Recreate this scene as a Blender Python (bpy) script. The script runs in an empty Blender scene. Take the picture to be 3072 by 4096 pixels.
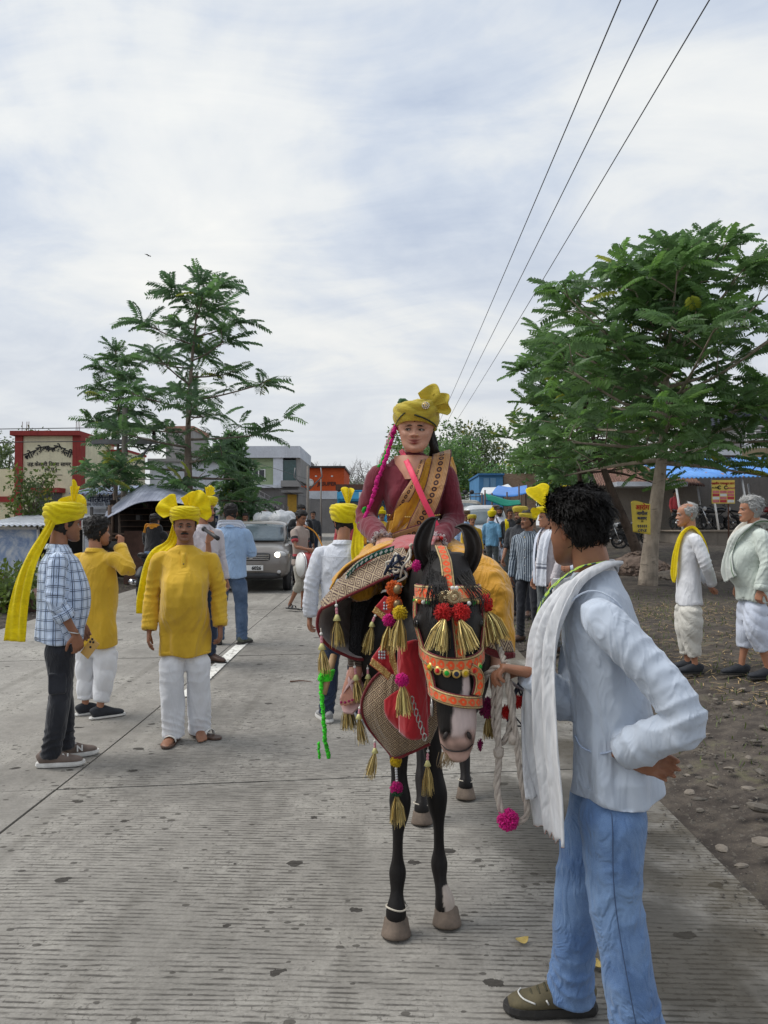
import bpy, math, random
import numpy as np
from mathutils import Vector, Matrix, Euler
R = math.radians
SC = bpy.context.scene
COL = SC.collection
random.seed(7)
RNG = np.random.default_rng(11)

# ---------------------------------------------------------------- camera
FPX, CX, CY = 770.0, 384.0, 512.0
CAM = Vector((0, 0, 1.53))
cd = bpy.data.cameras.new('camera')
camera = bpy.data.objects.new('camera', cd)
COL.objects.link(camera)
camera.location = CAM
camera.rotation_euler = (R(90 + 1.265), 0, R(0.446))
cd.sensor_fit = 'VERTICAL'
cd.sensor_height = 36.0
cd.lens = 36.0 * FPX / 1024.0
cd.clip_start = 0.05
cd.clip_end = 3000
SC.camera = camera

# ---------------------------------------------------------------- light
SUN_AZ, SUN_EL = -82.0, 56.0            # degrees right of the road direction, above the horizon
sl = bpy.data.lights.new('sun', 'SUN')
sun = bpy.data.objects.new('sun', sl)
COL.objects.link(sun)
sl.energy = 1.5
sl.angle = R(32)
sl.color = (1.0, 0.96, 0.9)
_d = Vector((math.sin(R(SUN_AZ)) * math.cos(R(SUN_EL)), math.cos(R(SUN_AZ)) * math.cos(R(SUN_EL)), math.sin(R(SUN_EL))))
sun.rotation_euler = (-_d).to_track_quat('-Z', 'Y').to_euler()
SC.view_settings.view_transform = 'Standard'
SC.view_settings.look = 'None'
SC.view_settings.gamma = 1
SC.view_settings.use_curve_mapping = False
SC.view_settings.exposure = 0.68
SC.cycles.max_bounces = 6
SC.cycles.transparent_max_bounces = 8


# ---------------------------------------------------------------- node expressions
class S:
    """a socket (or number) with arithmetic that makes Math nodes"""
    def __init__(s, nt, v): s.nt, s.v = nt, v
    def op(s, o, *a):
        n = s.nt.nodes.new('ShaderNodeMath'); n.operation = o
        for i, x in enumerate((s,) + a):
            x = x.v if isinstance(x, S) else x
            if isinstance(x, (int, float)): n.inputs[i].default_value = x
            else: s.nt.links.new(x, n.inputs[i])
        return S(s.nt, n.outputs[0])
    def __add__(s, o): return s.op('ADD', o)
    def __sub__(s, o): return s.op('SUBTRACT', o)
    def __rsub__(s, o): return S(s.nt, o).op('SUBTRACT', s)
    def __mul__(s, o): return s.op('MULTIPLY', o)
    __radd__ = __add__; __rmul__ = __mul__
    def __truediv__(s, o): return s.op('DIVIDE', o)
    def fr(s): return s.op('FRACT')
    def ab(s): return s.op('ABSOLUTE')
    def lt(s, o): return s.op('LESS_THAN', o)
    def gt(s, o): return s.op('GREATER_THAN', o)
    def mx(s, o): return s.op('MAXIMUM', o)
    def mn(s, o): return s.op('MINIMUM', o)
    def sin(s): return s.op('SINE')
    def sq(s): return s.op('SQRT')
    def pw(s, o): return s.op('POWER', o)
    def tri(s): return (s.fr() - 0.5).ab() * 2.0
    def ss(s, a, b):
        n = s.nt.nodes.new('ShaderNodeMapRange'); n.interpolation_type = 'SMOOTHSTEP'
        s.nt.links.new(s.v, n.inputs[0]); n.inputs[1].default_value = a; n.inputs[2].default_value = b
        return S(s.nt, n.outputs[0])


class MB:
    """material builder"""
    def __init__(b, name, world=None):
        if world is None:
            b.m = bpy.data.materials.new(name); b.m.use_nodes = True; b.nt = b.m.node_tree
            b.p = b.nt.nodes['Principled BSDF']
        else:
            b.nt = world.node_tree
        b.tc = b.nt.nodes.new('ShaderNodeTexCoord')
    def n(b, t, **k):
        x = b.nt.nodes.new(t)
        for a, v in k.items(): setattr(x, a, v)
        return x
    def ln(b, a, c):
        b.nt.links.new(a.v if isinstance(a, S) else a, c)
    def co(b, kind='Object', scale=(1, 1, 1), rot=(0, 0, 0), loc=(0, 0, 0)):
        if kind == 'World':
            g = b.n('ShaderNodeNewGeometry'); src = g.outputs['Position']
        else:
            src = b.tc.outputs[kind]
        mp = b.n('ShaderNodeMapping'); b.ln(src, mp.inputs[0])
        mp.inputs['Location'].default_value = loc
        mp.inputs['Rotation'].default_value = rot; mp.inputs['Scale'].default_value = scale
        return mp.outputs[0]
    def xyz(b, v):
        s = b.n('ShaderNodeSeparateXYZ'); b.ln(v, s.inputs[0])
        return [S(b.nt, o) for o in s.outputs]
    def noise(b, v, scale=5, detail=4, rough=.55, dist=0):
        n = b.n('ShaderNodeTexNoise'); b.ln(v, n.inputs['Vector'])
        n.inputs['Scale'].default_value = scale; n.inputs['Detail'].default_value = detail
        n.inputs['Roughness'].default_value = rough; n.inputs['Distortion'].default_value = dist
        return S(b.nt, n.outputs['Fac'])
    def vor(b, v, scale=5, feature='F1', out='Distance'):
        n = b.n('ShaderNodeTexVoronoi', feature=feature); b.ln(v, n.inputs['Vector'])
        n.inputs['Scale'].default_value = scale
        return S(b.nt, n.outputs[out])
    def mix(b, f, a, c, mode='MIX'):
        n = b.n('ShaderNodeMix', data_type='RGBA', blend_type=mode)
        for x, i in ((f, 0), (a, 6), (c, 7)):
            if isinstance(x, S): b.ln(x, n.inputs[i])
            elif isinstance(x, (int, float)): n.inputs[i].default_value = x
            elif isinstance(x, (tuple, list)): n.inputs[i].default_value = (*x[:3], 1)
            else: b.ln(x, n.inputs[i])
        return n.outputs[2]
    def ramp(b, f, stops, interp='LINEAR'):
        n = b.n('ShaderNodeValToRGB'); n.color_ramp.interpolation = interp; b.ln(f, n.inputs[0])
        e = n.color_ramp.elements
        while len(e) < len(stops): e.new(.5)
        for i, (p, c) in enumerate(stops): e[i].position = p; e[i].color = (*c[:3], 1)
        return n.outputs[0]
    def attr(b, name='Col'):
        n = b.n('ShaderNodeAttribute'); n.attribute_name = name
        return n.outputs['Color']
    def bump(b, h, strength=.3, dist=.01, prev=None):
        n = b.n('ShaderNodeBump'); n.inputs['Strength'].default_value = strength; n.inputs['Distance'].default_value = dist
        b.ln(h, n.inputs['Height'])
        if prev is not None: b.ln(prev, n.inputs['Normal'])
        b.ln(n.outputs[0], b.p.inputs['Normal']); return n.outputs[0]
    def set(b, color=None, rough=None, metal=None, sheen=None, trans=None, spec=None):
        for v, k in ((color, 'Base Color'), (rough, 'Roughness'), (metal, 'Metallic'), (sheen, 'Sheen Weight'), (spec, 'Specular IOR Level')):
            if v is None: continue
            if isinstance(v, (tuple, list)): b.p.inputs[k].default_value = (*v[:3], 1)
            elif isinstance(v, (int, float)): b.p.inputs[k].default_value = v
            else: b.ln(v, b.p.inputs[k])
        if trans:                                       # light passing through thin cloth or leaf
            t = b.n('ShaderNodeBsdfTranslucent'); mx = b.n('ShaderNodeMixShader'); mx.inputs[0].default_value = trans
            src = b.p.inputs['Base Color'].links
            if src: b.ln(src[0].from_socket, t.inputs[0])
            else: t.inputs[0].default_value = b.p.inputs['Base Color'].default_value
            out = [x for x in b.nt.nodes if x.type == 'OUTPUT_MATERIAL'][0]
            b.ln(b.p.outputs[0], mx.inputs[1]); b.ln(t.outputs[0], mx.inputs[2]); b.ln(mx.outputs[0], out.inputs[0])
        return b.m


def c8(r, g, b, k=1.0):
    """photo-like 8 bit colour to linear"""
    f = lambda v: ((v / 255 + .055) / 1.055) ** 2.4 if v > 10 else v / 255 / 12.92
    return (f(r) * k, f(g) * k, f(b) * k)


def mul(c, k): return tuple(min(1, max(0, x * k)) for x in c)


def plain(name, col, rough=.7, var=.25, vs=6, bump=.15, bs=60, metal=0, coord='Object', sheen=0, spec=None):
    """surface with uneven colour, uneven roughness and fine relief"""
    b = MB(name); v = b.co(coord)
    n1 = b.noise(v, vs, 5, .6); n2 = b.noise(v, vs * 7, 3)
    f = (n1 * .7 + n2 * .3).ss(.3, .7)
    b.set(color=b.mix(f, mul(col, 1 - var), mul(col, 1 + var * .6)), rough=(n2 * .25 + (rough - .12)), metal=metal, sheen=sheen, spec=spec)
    if bump: b.bump(b.noise(v, bs, 3), bump, .01)
    return b.m


def cloth(name, col, wr=.5, ws=9, sheen=.25, trans=0, rough=.85, var=.12, col2=None, stretch=(1, 1, .45)):
    """woven cloth: soft folds, weave, slight unevenness"""
    b = MB(name); v = b.co('Object'); w = b.co('Object', stretch)
    f1 = (b.noise(w, ws * .6, 2, .45, 1.4) - .5).ab().ss(.0, .12); f2 = (b.noise(w, ws * 1.9, 2, .5, 1.0) - .5).ab().ss(.0, .14)
    wv = b.noise(v, 420, 1)
    c = b.mix(b.noise(v, 4, 4).ss(.3, .7), mul(col, 1 - var), mul(col2 or col, 1 + var * .5))
    b.set(color=c, rough=rough, sheen=sheen, spec=.2)
    b.bump(wv * .03 - f1 * .6 - f2 * .25, wr * .8, .024)
    if trans: b.set(trans=trans)
    return b.m


# ---------------------------------------------------------------- geometry helpers
def Pv(px, py, Y):
    """world point seen at that pixel of the photograph on the upright plane y = Y"""
    v = camera.matrix_basis.to_3x3() @ Vector(((px - CX) / FPX, (CY - py) / FPX, -1))
    return CAM + v * (Y / v.y)
camera.matrix_basis = Matrix.Translation(CAM) @ Euler((R(90 + 1.265), 0, R(0.446))).to_matrix().to_4x4()


def sst(x, a, b):
    t = np.clip((np.asarray(x, float) - a) / (b - a), 0, 1)
    return t * t * (3 - 2 * t)


def zroad(y): return 0.022 * np.maximum(0, np.minimum(np.asarray(y, float), 75) - 5.0) * sst(y, 4, 9)


def zg(x, y):
    """height of the ground at a place"""
    x = np.asarray(x, float); y = np.asarray(y, float)
    z = zroad(y)
    r = sst(x, 1.5, 1.75) * -.07 + sst(x, 1.8, 4.0) * .20 + sst(x, 6, 12) * sst(y, 16, 28) * .25
    l = sst(-x, 5.45, 5.7) * -.06 + sst(-x, 5.8, 9) * .15
    return z + r + l


def Gp(px, py, lift=0):
    """world point of the ground seen at that pixel"""
    v = camera.matrix_basis.to_3x3() @ Vector(((px - CX) / FPX, (CY - py) / FPX, -1))
    v /= v.y; y = 1.5
    for i in range(4000):
        p = CAM + v * y
        if p.z <= float(zg(p.x, y)) + lift: break
        y += .02 if y < 40 else .1
    return Vector((p.x, p.y, float(zg(p.x, y))))


class G:
    """gathers vertices and faces, then links them as ONE mesh object"""
    def __init__(s): s.V, s.F, s.UV, s.C, s.MI, s.n = [], [], [], [], [], 0
    def add(s, V, F, mi=0, uv=None, col=None):
        V = np.asarray(V, float).reshape(-1, 3)
        for f in (F if isinstance(F, list) and len(F) and isinstance(F[0], np.ndarray) and F[0].ndim == 2 else [F]):
            f = np.asarray(f, int)
            if f.size == 0: continue
            if f.ndim == 1: f = f.reshape(1, -1)
            s.F.append(f + s.n); s.MI.append(np.full(len(f), mi))
        s.V.append(V); s.n += len(V)
        s.UV.append(np.zeros((len(V), 2)) if uv is None else np.asarray(uv, float))
        s.C.append(np.ones((len(V), 3)) if col is None else np.broadcast_to(np.asarray(col, float), (len(V), 3)))
        return s
    def box(s, lo, hi, mi=0, M=None, bev=0):
        (x0, y0, z0), (x1, y1, z1) = lo, hi
        V = np.array([(x, y, z) for z in (z0, z1) for y in (y0, y1) for x in (x0, x1)], float)
        if M is not None: V = xf(V, M)
        return s.add(V, np.array([(0, 2, 3, 1), (4, 5, 7, 6), (0, 1, 5, 4), (2, 6, 7, 3), (0, 4, 6, 2), (1, 3, 7, 5)]), mi)
    def tube(s, pts, rad, n=8, mi=0, k=0, side=None, cap=True, col=None, flat=False):
        V, F, uv = loft(pts, rad, n, k, side, cap, flat); return s.add(V, F, mi, uv, col)
    def arrays(s):
        return np.concatenate(s.V), s.F
    def mesh(s, name, mats, smooth=True, colattr=False):
        me = bpy.data.meshes.new(name)
        V = np.concatenate(s.V) if s.V else np.zeros((0, 3))
        me.vertices.add(len(V)); me.vertices.foreach_set('co', V.astype(np.float32).ravel())
        lv = np.concatenate([f.ravel() for f in s.F]); sz = np.concatenate([np.full(len(f), f.shape[1]) for f in s.F])
        me.loops.add(len(lv)); me.loops.foreach_set('vertex_index', lv.astype(np.int32))
        me.polygons.add(len(sz))
        st = np.concatenate([[0], np.cumsum(sz)[:-1]])
        me.polygons.foreach_set('loop_start', st.astype(np.int32))
        mats = mats if isinstance(mats, (list, tuple)) else [mats]
        for m in mats: me.materials.append(m)
        if len(mats) > 1: me.polygons.foreach_set('material_index', np.concatenate(s.MI).astype(np.int32))
        me.update(calc_edges=True)
        me.polygons.foreach_set('use_smooth', np.full(len(sz), bool(smooth)))
        if any(np.any(u) for u in s.UV):
            u = np.concatenate(s.UV)[lv]; l = me.uv_layers.new(name='UVMap'); l.data.foreach_set('uv', u.astype(np.float32).ravel())
        if colattr:
            a = me.attributes.new('Col', 'FLOAT_COLOR', 'POINT'); c = np.concatenate(s.C)
            a.data.foreach_set('color', np.concatenate([c, np.ones((len(c), 1))], 1).astype(np.float32).ravel())
        me.validate()
        return me
    def obj(s, name, mats, parent=None, smooth=True, colattr=False):
        o = bpy.data.objects.new(name, s.mesh(name, mats, smooth, colattr)); COL.objects.link(o)
        if parent is not None: o.parent = parent
        return o


def xf(V, M):
    A = np.array(M); return np.asarray(V, float) @ A[:3, :3].T + A[:3, 3]


def catmull(P, k):
    P = np.asarray(P, float)
    if k <= 0 or len(P) < 2: return P
    Q = np.vstack([2 * P[0] - P[1], P, 2 * P[-1] - P[-2]]); out = []
    for i in range(1, len(Q) - 2):
        for j in range(k + 1):
            t = j / (k + 1); a, b, c, d = Q[i - 1:i + 3]
            out.append(.5 * (2 * b + (c - a) * t + (2 * a - 5 * b + 4 * c - d) * t * t + (3 * b - a - 3 * c + d) * t ** 3))
    out.append(Q[-2]); return np.array(out)


def loft(pts, rad, n=8, k=0, side=None, cap=True, flat=False):
    """tube through points; radius a number or (across side, across other); side = hint of the first cross axis"""
    m = len(pts); P = np.asarray([tuple(p) for p in pts], float)
    Rr = np.array([(r, r) if np.isscalar(r) else tuple(r) for r in rad], float)
    A = catmull(np.hstack([P, Rr]), k); P, Rr = A[:, :3], np.maximum(A[:, 3:], 1e-4); m = len(P)
    T = np.gradient(P, axis=0); T /= np.linalg.norm(T, axis=1)[:, None] + 1e-12
    if side is None: side = (1, 0, 0) if abs(T[0][0]) < .8 else (0, 1, 0)
    s = np.asarray(side, float); V = []; uv = []
    ang = np.arange(n) / n * 2 * math.pi; L = 0
    for i in range(m):
        s = s - T[i] * (s @ T[i]); s /= np.linalg.norm(s) + 1e-12; u = np.cross(T[i], s)
        if flat: s, u = np.array((1., 0, 0)), np.array((0, 1. if T[i][2] > 0 else -1., 0))
        V.append(P[i] + np.outer(np.cos(ang) * Rr[i, 0], s) + np.outer(np.sin(ang) * Rr[i, 1], u))
        if i: L += np.linalg.norm(P[i] - P[i - 1])
        uv.append(np.stack([ang / (2 * math.pi) * 6.28 * Rr[i].mean(), np.full(n, L)], 1))
    V = np.concatenate(V); uv = np.concatenate(uv)
    i = np.arange(m - 1)[:, None] * n; j = np.arange(n)[None]; j2 = (j + 1) % n
    F = [np.stack([i + j, i + j2, i + n + j2, i + n + j], -1).reshape(-1, 4)]
    if cap: F += [np.arange(n)[::-1].reshape(1, -1).copy(), (np.arange(n) + (m - 1) * n).reshape(1, -1)]
    return V, F, uv


def ell(c, r, n=14, m=9, M=None):
    """ellipsoid"""
    th = np.linspace(-math.pi / 2, math.pi / 2, m)[1:-1]; ph = np.arange(n) / n * 2 * math.pi
    V = [(0, 0, -1)] + [(math.cos(t) * math.cos(p), math.cos(t) * math.sin(p), math.sin(t)) for t in th for p in ph] + [(0, 0, 1)]
    V = np.array(V) * np.asarray(r, float)
    if M is not None: V = V @ np.array(M)[:3, :3].T
    V = V + np.asarray(tuple(c), float); q = []
    for i in range(m - 3):
        for j in range(n): q.append((1 + i * n + j, 1 + i * n + (j + 1) % n, 1 + (i + 1) * n + (j + 1) % n, 1 + (i + 1) * n + j))
    t = [(0, 1 + (j + 1) % n, 1 + j) for j in range(n)]; b = 1 + (m - 3) * n; e = len(V) - 1
    t += [(e, b + j, b + (j + 1) % n) for j in range(n)]
    return V, [np.array(q), np.array(t)]


def grid(fn, nu, nv, closed_u=False):
    """surface of fn(u, v) arrays in 0..1"""
    u = np.linspace(0, 1, nu + 1)[:nu if closed_u else nu + 1]; v = np.linspace(0, 1, nv + 1)
    U, W = np.meshgrid(u, v); V = fn(U.ravel(), W.ravel()); w = len(u)
    i = np.arange(nv)[:, None] * w; j = np.arange(nu if closed_u else w - 1)[None]; j2 = (j + 1) % w
    return np.asarray(V, float), np.stack([i + j, i + j2, i + w + j2, i + w + j], -1).reshape(-1, 4), np.stack([U.ravel(), W.ravel()], 1)


def patch(rows, nu=24, nv=24):
    """smooth sheet through a net of control points; returns grid arrays (V, F, uv in metres)"""
    A = np.array([[tuple(p) for p in r] for r in rows], float)
    ku = max(1, nu // (A.shape[1] - 1)); kv = max(1, nv // (A.shape[0] - 1))
    B = np.stack([catmull(r, ku - 1) for r in A]); C = np.stack([catmull(B[:, j], kv - 1) for j in range(B.shape[1])], 1)
    h, w = C.shape[:2]
    du = np.concatenate([np.zeros((h, 1)), np.cumsum(np.linalg.norm(np.diff(C, axis=1), axis=2), 1)], 1)
    dv = np.concatenate([np.zeros((1, w)), np.cumsum(np.linalg.norm(np.diff(C, axis=0), axis=2), 0)], 0)
    i = np.arange(h - 1)[:, None] * w; j = np.arange(w - 1)[None]
    F = np.stack([i + j, i + w + j, i + w + j + 1, i + j + 1], -1).reshape(-1, 4)
    return C.reshape(-1, 3), F, np.stack([du.ravel(), dv.ravel()], 1), (h, w)


def normals(V, F):
    N = np.zeros_like(V)
    for f in (F if isinstance(F, list) else [F]):
        a = np.cross(V[f[:, 1]] - V[f[:, 0]], V[f[:, 2]] - V[f[:, 0]])
        for c in range(f.shape[1]): np.add.at(N, f[:, c], a)
    return N / (np.linalg.norm(N, axis=1)[:, None] + 1e-12)


def solid(V, F, t):
    """give a sheet a thickness"""
    N = normals(V, F); n = len(V); E = {}
    for q in F:
        for a, b in zip(q, np.roll(q, -1)):
            if (b, a) in E: del E[(b, a)]
            else: E[(a, b)] = 1
    e = np.array([(b, a, a + n, b + n) for a, b in E]) if E else np.zeros((0, 4), int)
    return np.vstack([V + N * t / 2, V - N * t / 2]), [F, (F + n)[:, ::-1].copy(), e]


def wnoise(V, seed, freq, n=5, warp=1.5):
    """smooth pseudo-noise of position, about -1..1"""
    r = np.random.default_rng(seed); f = np.zeros(len(V)); freq = np.asarray(freq, float) * np.ones(3)
    for i in range(n):
        k = r.normal(size=3) * freq; q = r.normal(size=3) * freq * .6
        f += np.sin(V @ k + r.uniform(0, 6.3) + warp * np.sin(V @ q + r.uniform(0, 6.3)))
    return f / n ** .5


TMP = bpy.data.scenes.new('build')
def ev_mesh(o):
    TMP.collection.objects.link(o); vl = TMP.view_layers[0]; vl.update()
    me = bpy.data.meshes.new_from_object(o.evaluated_get(vl.depsgraph))
    TMP.collection.objects.unlink(o); return me


def remesh(g, vox, it=4, fac=.5):
    """fuse overlapping solids into one continuous surface"""
    me = g.mesh('tmp', []); o = bpy.data.objects.new('tmp', me)
    m = o.modifiers.new('r', 'REMESH'); m.mode = 'VOXEL'; m.voxel_size = vox
    if it: s = o.modifiers.new('s', 'SMOOTH'); s.factor = fac; s.iterations = it
    r = ev_mesh(o); n = len(r.vertices); V = np.empty(n * 3, np.float32); r.vertices.foreach_get('co', V)
    q = np.empty(len(r.loops), np.int32); r.loops.foreach_get('vertex_index', q)
    sz = np.empty(len(r.polygons), np.int32); r.polygons.foreach_get('loop_total', sz)
    F = []
    st = np.concatenate([[0], np.cumsum(sz)[:-1]])
    for k in np.unique(sz):
        i = st[sz == k]; F.append(q[i[:, None] + np.arange(k)])
    bpy.data.objects.remove(o); bpy.data.meshes.remove(me); bpy.data.meshes.remove(r)
    return V.reshape(-1, 3).astype(float), F


def tag(o, label=None, cat=None, group=None, kind=None):
    for k, v in (('label', label), ('category', cat), ('group', group), ('kind', kind)):
        if v: o[k] = v
    return o


def empty(name, loc=(0, 0, 0), rz=0, label=None, cat=None, group=None):
    o = bpy.data.objects.new(name, None); COL.objects.link(o); o.empty_display_size = .1
    o.location = tuple(loc); o.rotation_euler = (0, 0, rz); return tag(o, label, cat, group)


def copy_tree(o, parent=None):
    c = o.copy(); COL.objects.link(c); c.parent = parent
    for ch in list(o.children): copy_tree(ch, c)
    return c


def text(name, body, size, mat, M, parent=None, bold=0, ext=.003, align='CENTER'):
    t = bpy.data.curves.new('tmp', 'FONT'); t.body = body; t.size = size; t.align_x = align
    t.offset = bold; t.extrude = ext; t.resolution_u = 3
    o = bpy.data.objects.new('tmp', t); me = ev_mesh(o); bpy.data.objects.remove(o)
    me.materials.clear(); me.materials.append(mat); me.name = name
    ob = bpy.data.objects.new(name, me); COL.objects.link(ob)
    if parent is not None: ob.parent = parent
    ob.matrix_local = M
    return ob
UPR = Matrix.Rotation(R(90), 4, 'X')            # text standing upright, readable from -Y
# ---------------------------------------------------------------- sky
w = bpy.data.worlds.new('World'); SC.world = w; w.use_nodes = True
b = MB('', w); nt = w.node_tree; bg = nt.nodes['Background']
sky = b.n('ShaderNodeTexSky', sky_type='NISHITA'); sky.sun_disc = False
sky.sun_elevation = R(SUN_EL); sky.sun_rotation = R(SUN_AZ)
skym = b.mix(1.0, sky.outputs[0], (0.10, 0.10, 0.10), 'MULTIPLY')
dv = b.tc.outputs['Generated']
x, y, z = b.xyz(dv)
# cloud deck: directions carried to a flat layer overhead, so clouds shrink towards the horizon
zz = z.mx(0.0) + 0.16
u, v_ = x / zz, y / zz
cv = b.n('ShaderNodeCombineXYZ'); b.ln(u * 1.0, cv.inputs[0]); b.ln(v_ * .75, cv.inputs[1]); cv.inputs[2].default_value = 3.7
n1 = b.noise(cv.outputs[0], .85, 7, .55, .7)
cv2 = b.n('ShaderNodeCombineXYZ'); b.ln(u * .8 + v_ * .25, cv2.inputs[0]); b.ln(v_ * 1.3, cv2.inputs[1]); cv2.inputs[2].default_value = 9.1
n2 = b.noise(cv2.outputs[0], 2.3, 6, .6, .9)
m = n1 * .74 + n2 * .26
cl = b.ramp(m, [(.30, (.235, .285, .385)), (.42, (.315, .365, .455)), (.50, (.42, .46, .52)), (.57, (.54, .555, .56)), (.68, (.64, .635, .605))])
# thin bright haze low in the sky
low = (z - .02).ss(.46, .0)
cl = b.mix(low * .60, cl, (.545, .53, .495))
mixed = b.mix(.93, skym, cl)
b.ln(mixed, bg.inputs[0]); bg.inputs[1].default_value = 1.0

# ---------------------------------------------------------------- ground materials
def soil_mat():
    b = MB('soil'); v = b.co('World')
    n1 = b.noise(v, .6, 6, .6); n2 = b.noise(v, 7, 6, .65); n3 = b.noise(v, 60, 3); pb = b.vor(v, 26); pb2 = b.vor(v, 70)
    c = b.ramp((n1 * .45 + n2 * .55), [(.34, c8(52, 47, 44)), (.5, c8(76, 70, 65)), (.66, c8(106, 98, 89))])
    peb = pb.lt(.17) * n3.gt(.48)
    c = b.mix(peb * .6, c, c8(128, 119, 108)); c = b.mix(pb2.lt(.2) * n2.gt(.5) * .5, c, c8(122, 111, 96))
    moss = (n1.ss(.55, .68)) * (n2.ss(.5, .6)); c = b.mix(moss * .5, c, c8(96, 100, 66))
    b.set(color=c, rough=.95, spec=.15); b.bump(n2 * .6 + n3 * .25 + peb * .3, .8, .05)
    return b.m
SOIL = soil_mat()


def concrete_mat():
    b = MB('brushed_concrete'); v = b.co('World'); x, y, z = b.xyz(v)
    n0 = b.noise(v, .35, 4); n1 = b.noise(v, 1.6, 6, .6); n2 = b.noise(v, 9, 5, .65); n3 = b.noise(v, 70, 3)
    wob = b.noise(b.co('World', (.5, 3, 1)), 1.2, 2)
    g = ((y + x * .03 + wob * .06) * 33.0)
    line = g.tri()
    # groove broken into dashes and patches where the brush bit
    dash = b.noise(b.co('World', (6, 34, 1)), 1.6, 3, .7); patchy = b.noise(b.co('World', (1.4, .5, 1)), 1.5, 4, .6)
    groove = line.ss(.40, .9) * dash.ss(.42, .58) * patchy.ss(.28, .54)
    sm = (x + 1.97).ss(.0, .25)                         # other lane is trowelled smoother
    groove = groove * (sm * .85 + .1)
    c = b.ramp(n0 * .35 + n1 * .4 + n2 * .25, [(.33, c8(110, 107, 101)), (.5, c8(145, 141, 134)), (.67, c8(176, 172, 163))])
    # wear streaks along the traffic, stains
    st = b.noise(b.co('World', (4.5, .16, 1)), 1.3, 4, .6); c = b.mix(st.ss(.5, .72) * .35, c, c8(100, 96, 88))
    st2 = b.noise(b.co('World', (2.2, .12, 1), loc=(7, 3, 0)), 1.1, 3); c = b.mix(st2.ss(.55, .75) * .3, c, c8(205, 201, 190))
    c = b.mix(groove * .85, c, c8(50, 46, 42)); pit = b.noise(b.co('World', (1.6, 1, 1)), 30, 3, .7); c = b.mix((pit.ss(.56, .66)) * (n1.ss(.4, .6)) * .6, c, c8(62, 58, 53))
    spot = b.vor(b.co('World', (1.0, 1.35, 1)), 3.1); sz = b.noise(v, 4.3, 2); c = b.mix((spot + n2 * .34).lt(sz * .36 + .075) * .9, c, c8(44, 40, 36))
    spot2 = b.vor(b.co('World', (1.0, 1.5, 1), loc=(3, 1, 0)), 9.5); c = b.mix((spot2 + n2 * .3).lt(n1 * .5 + .03) * .75, c, c8(56, 52, 47))
    edge = (x - .3).ss(.0, 1.2) * n1.ss(.42, .6); c = b.mix(edge * .75, c, c8(80, 71, 55)); dirt_shade = b.noise(b.co('World', (1, .8, 1), loc=(2.3, .7, 0)), 1.1, 5, .6); c = b.mix((dirt_shade.ss(.46, .58)) * ((x - .1).ss(.0, .7)) * .65, c, c8(54, 49, 41))  # right side darker: dirt stains, plus the soft shade there painted into the colour
    c = b.mix(n3.ss(.35, .7) * .25, c, mul(c8(120, 116, 108), .6))
    b.set(color=c, rough=.85, spec=.3); b.bump(n2 * .25 + n3 * .15 - groove * .8, .55, .012)
    return b.m
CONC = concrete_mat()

# ---------------------------------------------------------------- ground sheet
def axis(lo, hi, cuts):
    return np.unique(np.concatenate([np.arange(a, b, s) for a, b, s in cuts] + [[lo, hi]]))
gx = axis(-400, 400, [(-400, -30, 30), (-30, -12, 2), (-12, -5, .35), (-5, 1.4, .8), (1.4, 6, .16), (6, 14, .5), (14, 30, 2), (30, 400, 30)])
gy = axis(-30, 900, [(-30, 0, 3), (0, 10, .2), (10, 40, .8), (40, 100, 5), (100, 900, 60)])
X, Yg = np.meshgrid(gx, gy)
Z = zg(X, Yg)
off = np.maximum(sst(X, 1.55, 2.2), sst(-X, 5.5, 6.2))
V0 = np.stack([X.ravel(), Yg.ravel(), np.zeros(X.size)], 1)
Z = Z + off * (wnoise(V0, 3, (2.2, 2.2, 0)) * .018 + wnoise(V0, 4, (.5, .5, 0)) * .03).reshape(X.shape)
Z = Z - .02 - (1 - off) * .12                            # under the slabs the soil lies lower
V0[:, 2] = Z.ravel(); wd = len(gx)
i = np.arange(len(gy) - 1)[:, None] * wd; j = np.arange(wd - 1)[None]
o = G().add(V0, np.stack([i + j, i + j + 1, i + wd + j + 1, i + wd + j], -1).reshape(-1, 4)).obj('ground', SOIL)
tag(o, kind='structure')

# ---------------------------------------------------------------- concrete road of separate slabs
JX, EX, LX = -1.97, 1.53, -5.47
road = empty('road'); tag(road, kind='structure')
SKEW = .132
def slab(x0, x1, y0, y1, sk, seed):
    g = G(); nx, ny = 6, 12
    r = np.random.default_rng(seed); gap = .007
    def top(u, v):
        xx = x0 + gap + (x1 - x0 - 2 * gap) * u
        yy = y0 + gap + (y1 - y0 - 2 * gap) * v + sk * (xx - JX)
        zz = zroad(yy) + r.uniform(-.002, .003)
        e = np.minimum.reduce([u * (x1 - x0), (1 - u) * (x1 - x0), v * (y1 - y0), (1 - v) * (y1 - y0)])
        return np.stack([xx, yy, zz - .006 * (e < .004)], 1)
    V, F, uv = grid(top, nx, ny); n = len(V)
    W = V - np.array([0, 0, .2]); w1 = nx + 1
    ring = list(range(w1)) + [w1 * (k + 1) + nx for k in range(ny)] + [w1 * ny + nx - 1 - k for k in range(nx)] + [w1 * (ny - 1 - k) for k in range(ny)]
    ring = list(dict.fromkeys(ring)); s = [(ring[k], ring[k] + n, ring[(k + 1) % len(ring)] + n, ring[(k + 1) % len(ring)]) for k in range(len(ring))]
    g.add(np.vstack([V, W]), [F, np.array(s)])
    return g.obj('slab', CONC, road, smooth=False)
ys = [-9.0, -3.9, .38, 4.56] + [4.56 + 4.25 * k for k in range(1, 17)]
for k in range(len(ys) - 1):
    slab(JX, EX, ys[k], ys[k + 1], SKEW, 100 + k); slab(LX, JX, ys[k], ys[k + 1], SKEW, 300 + k)
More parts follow.
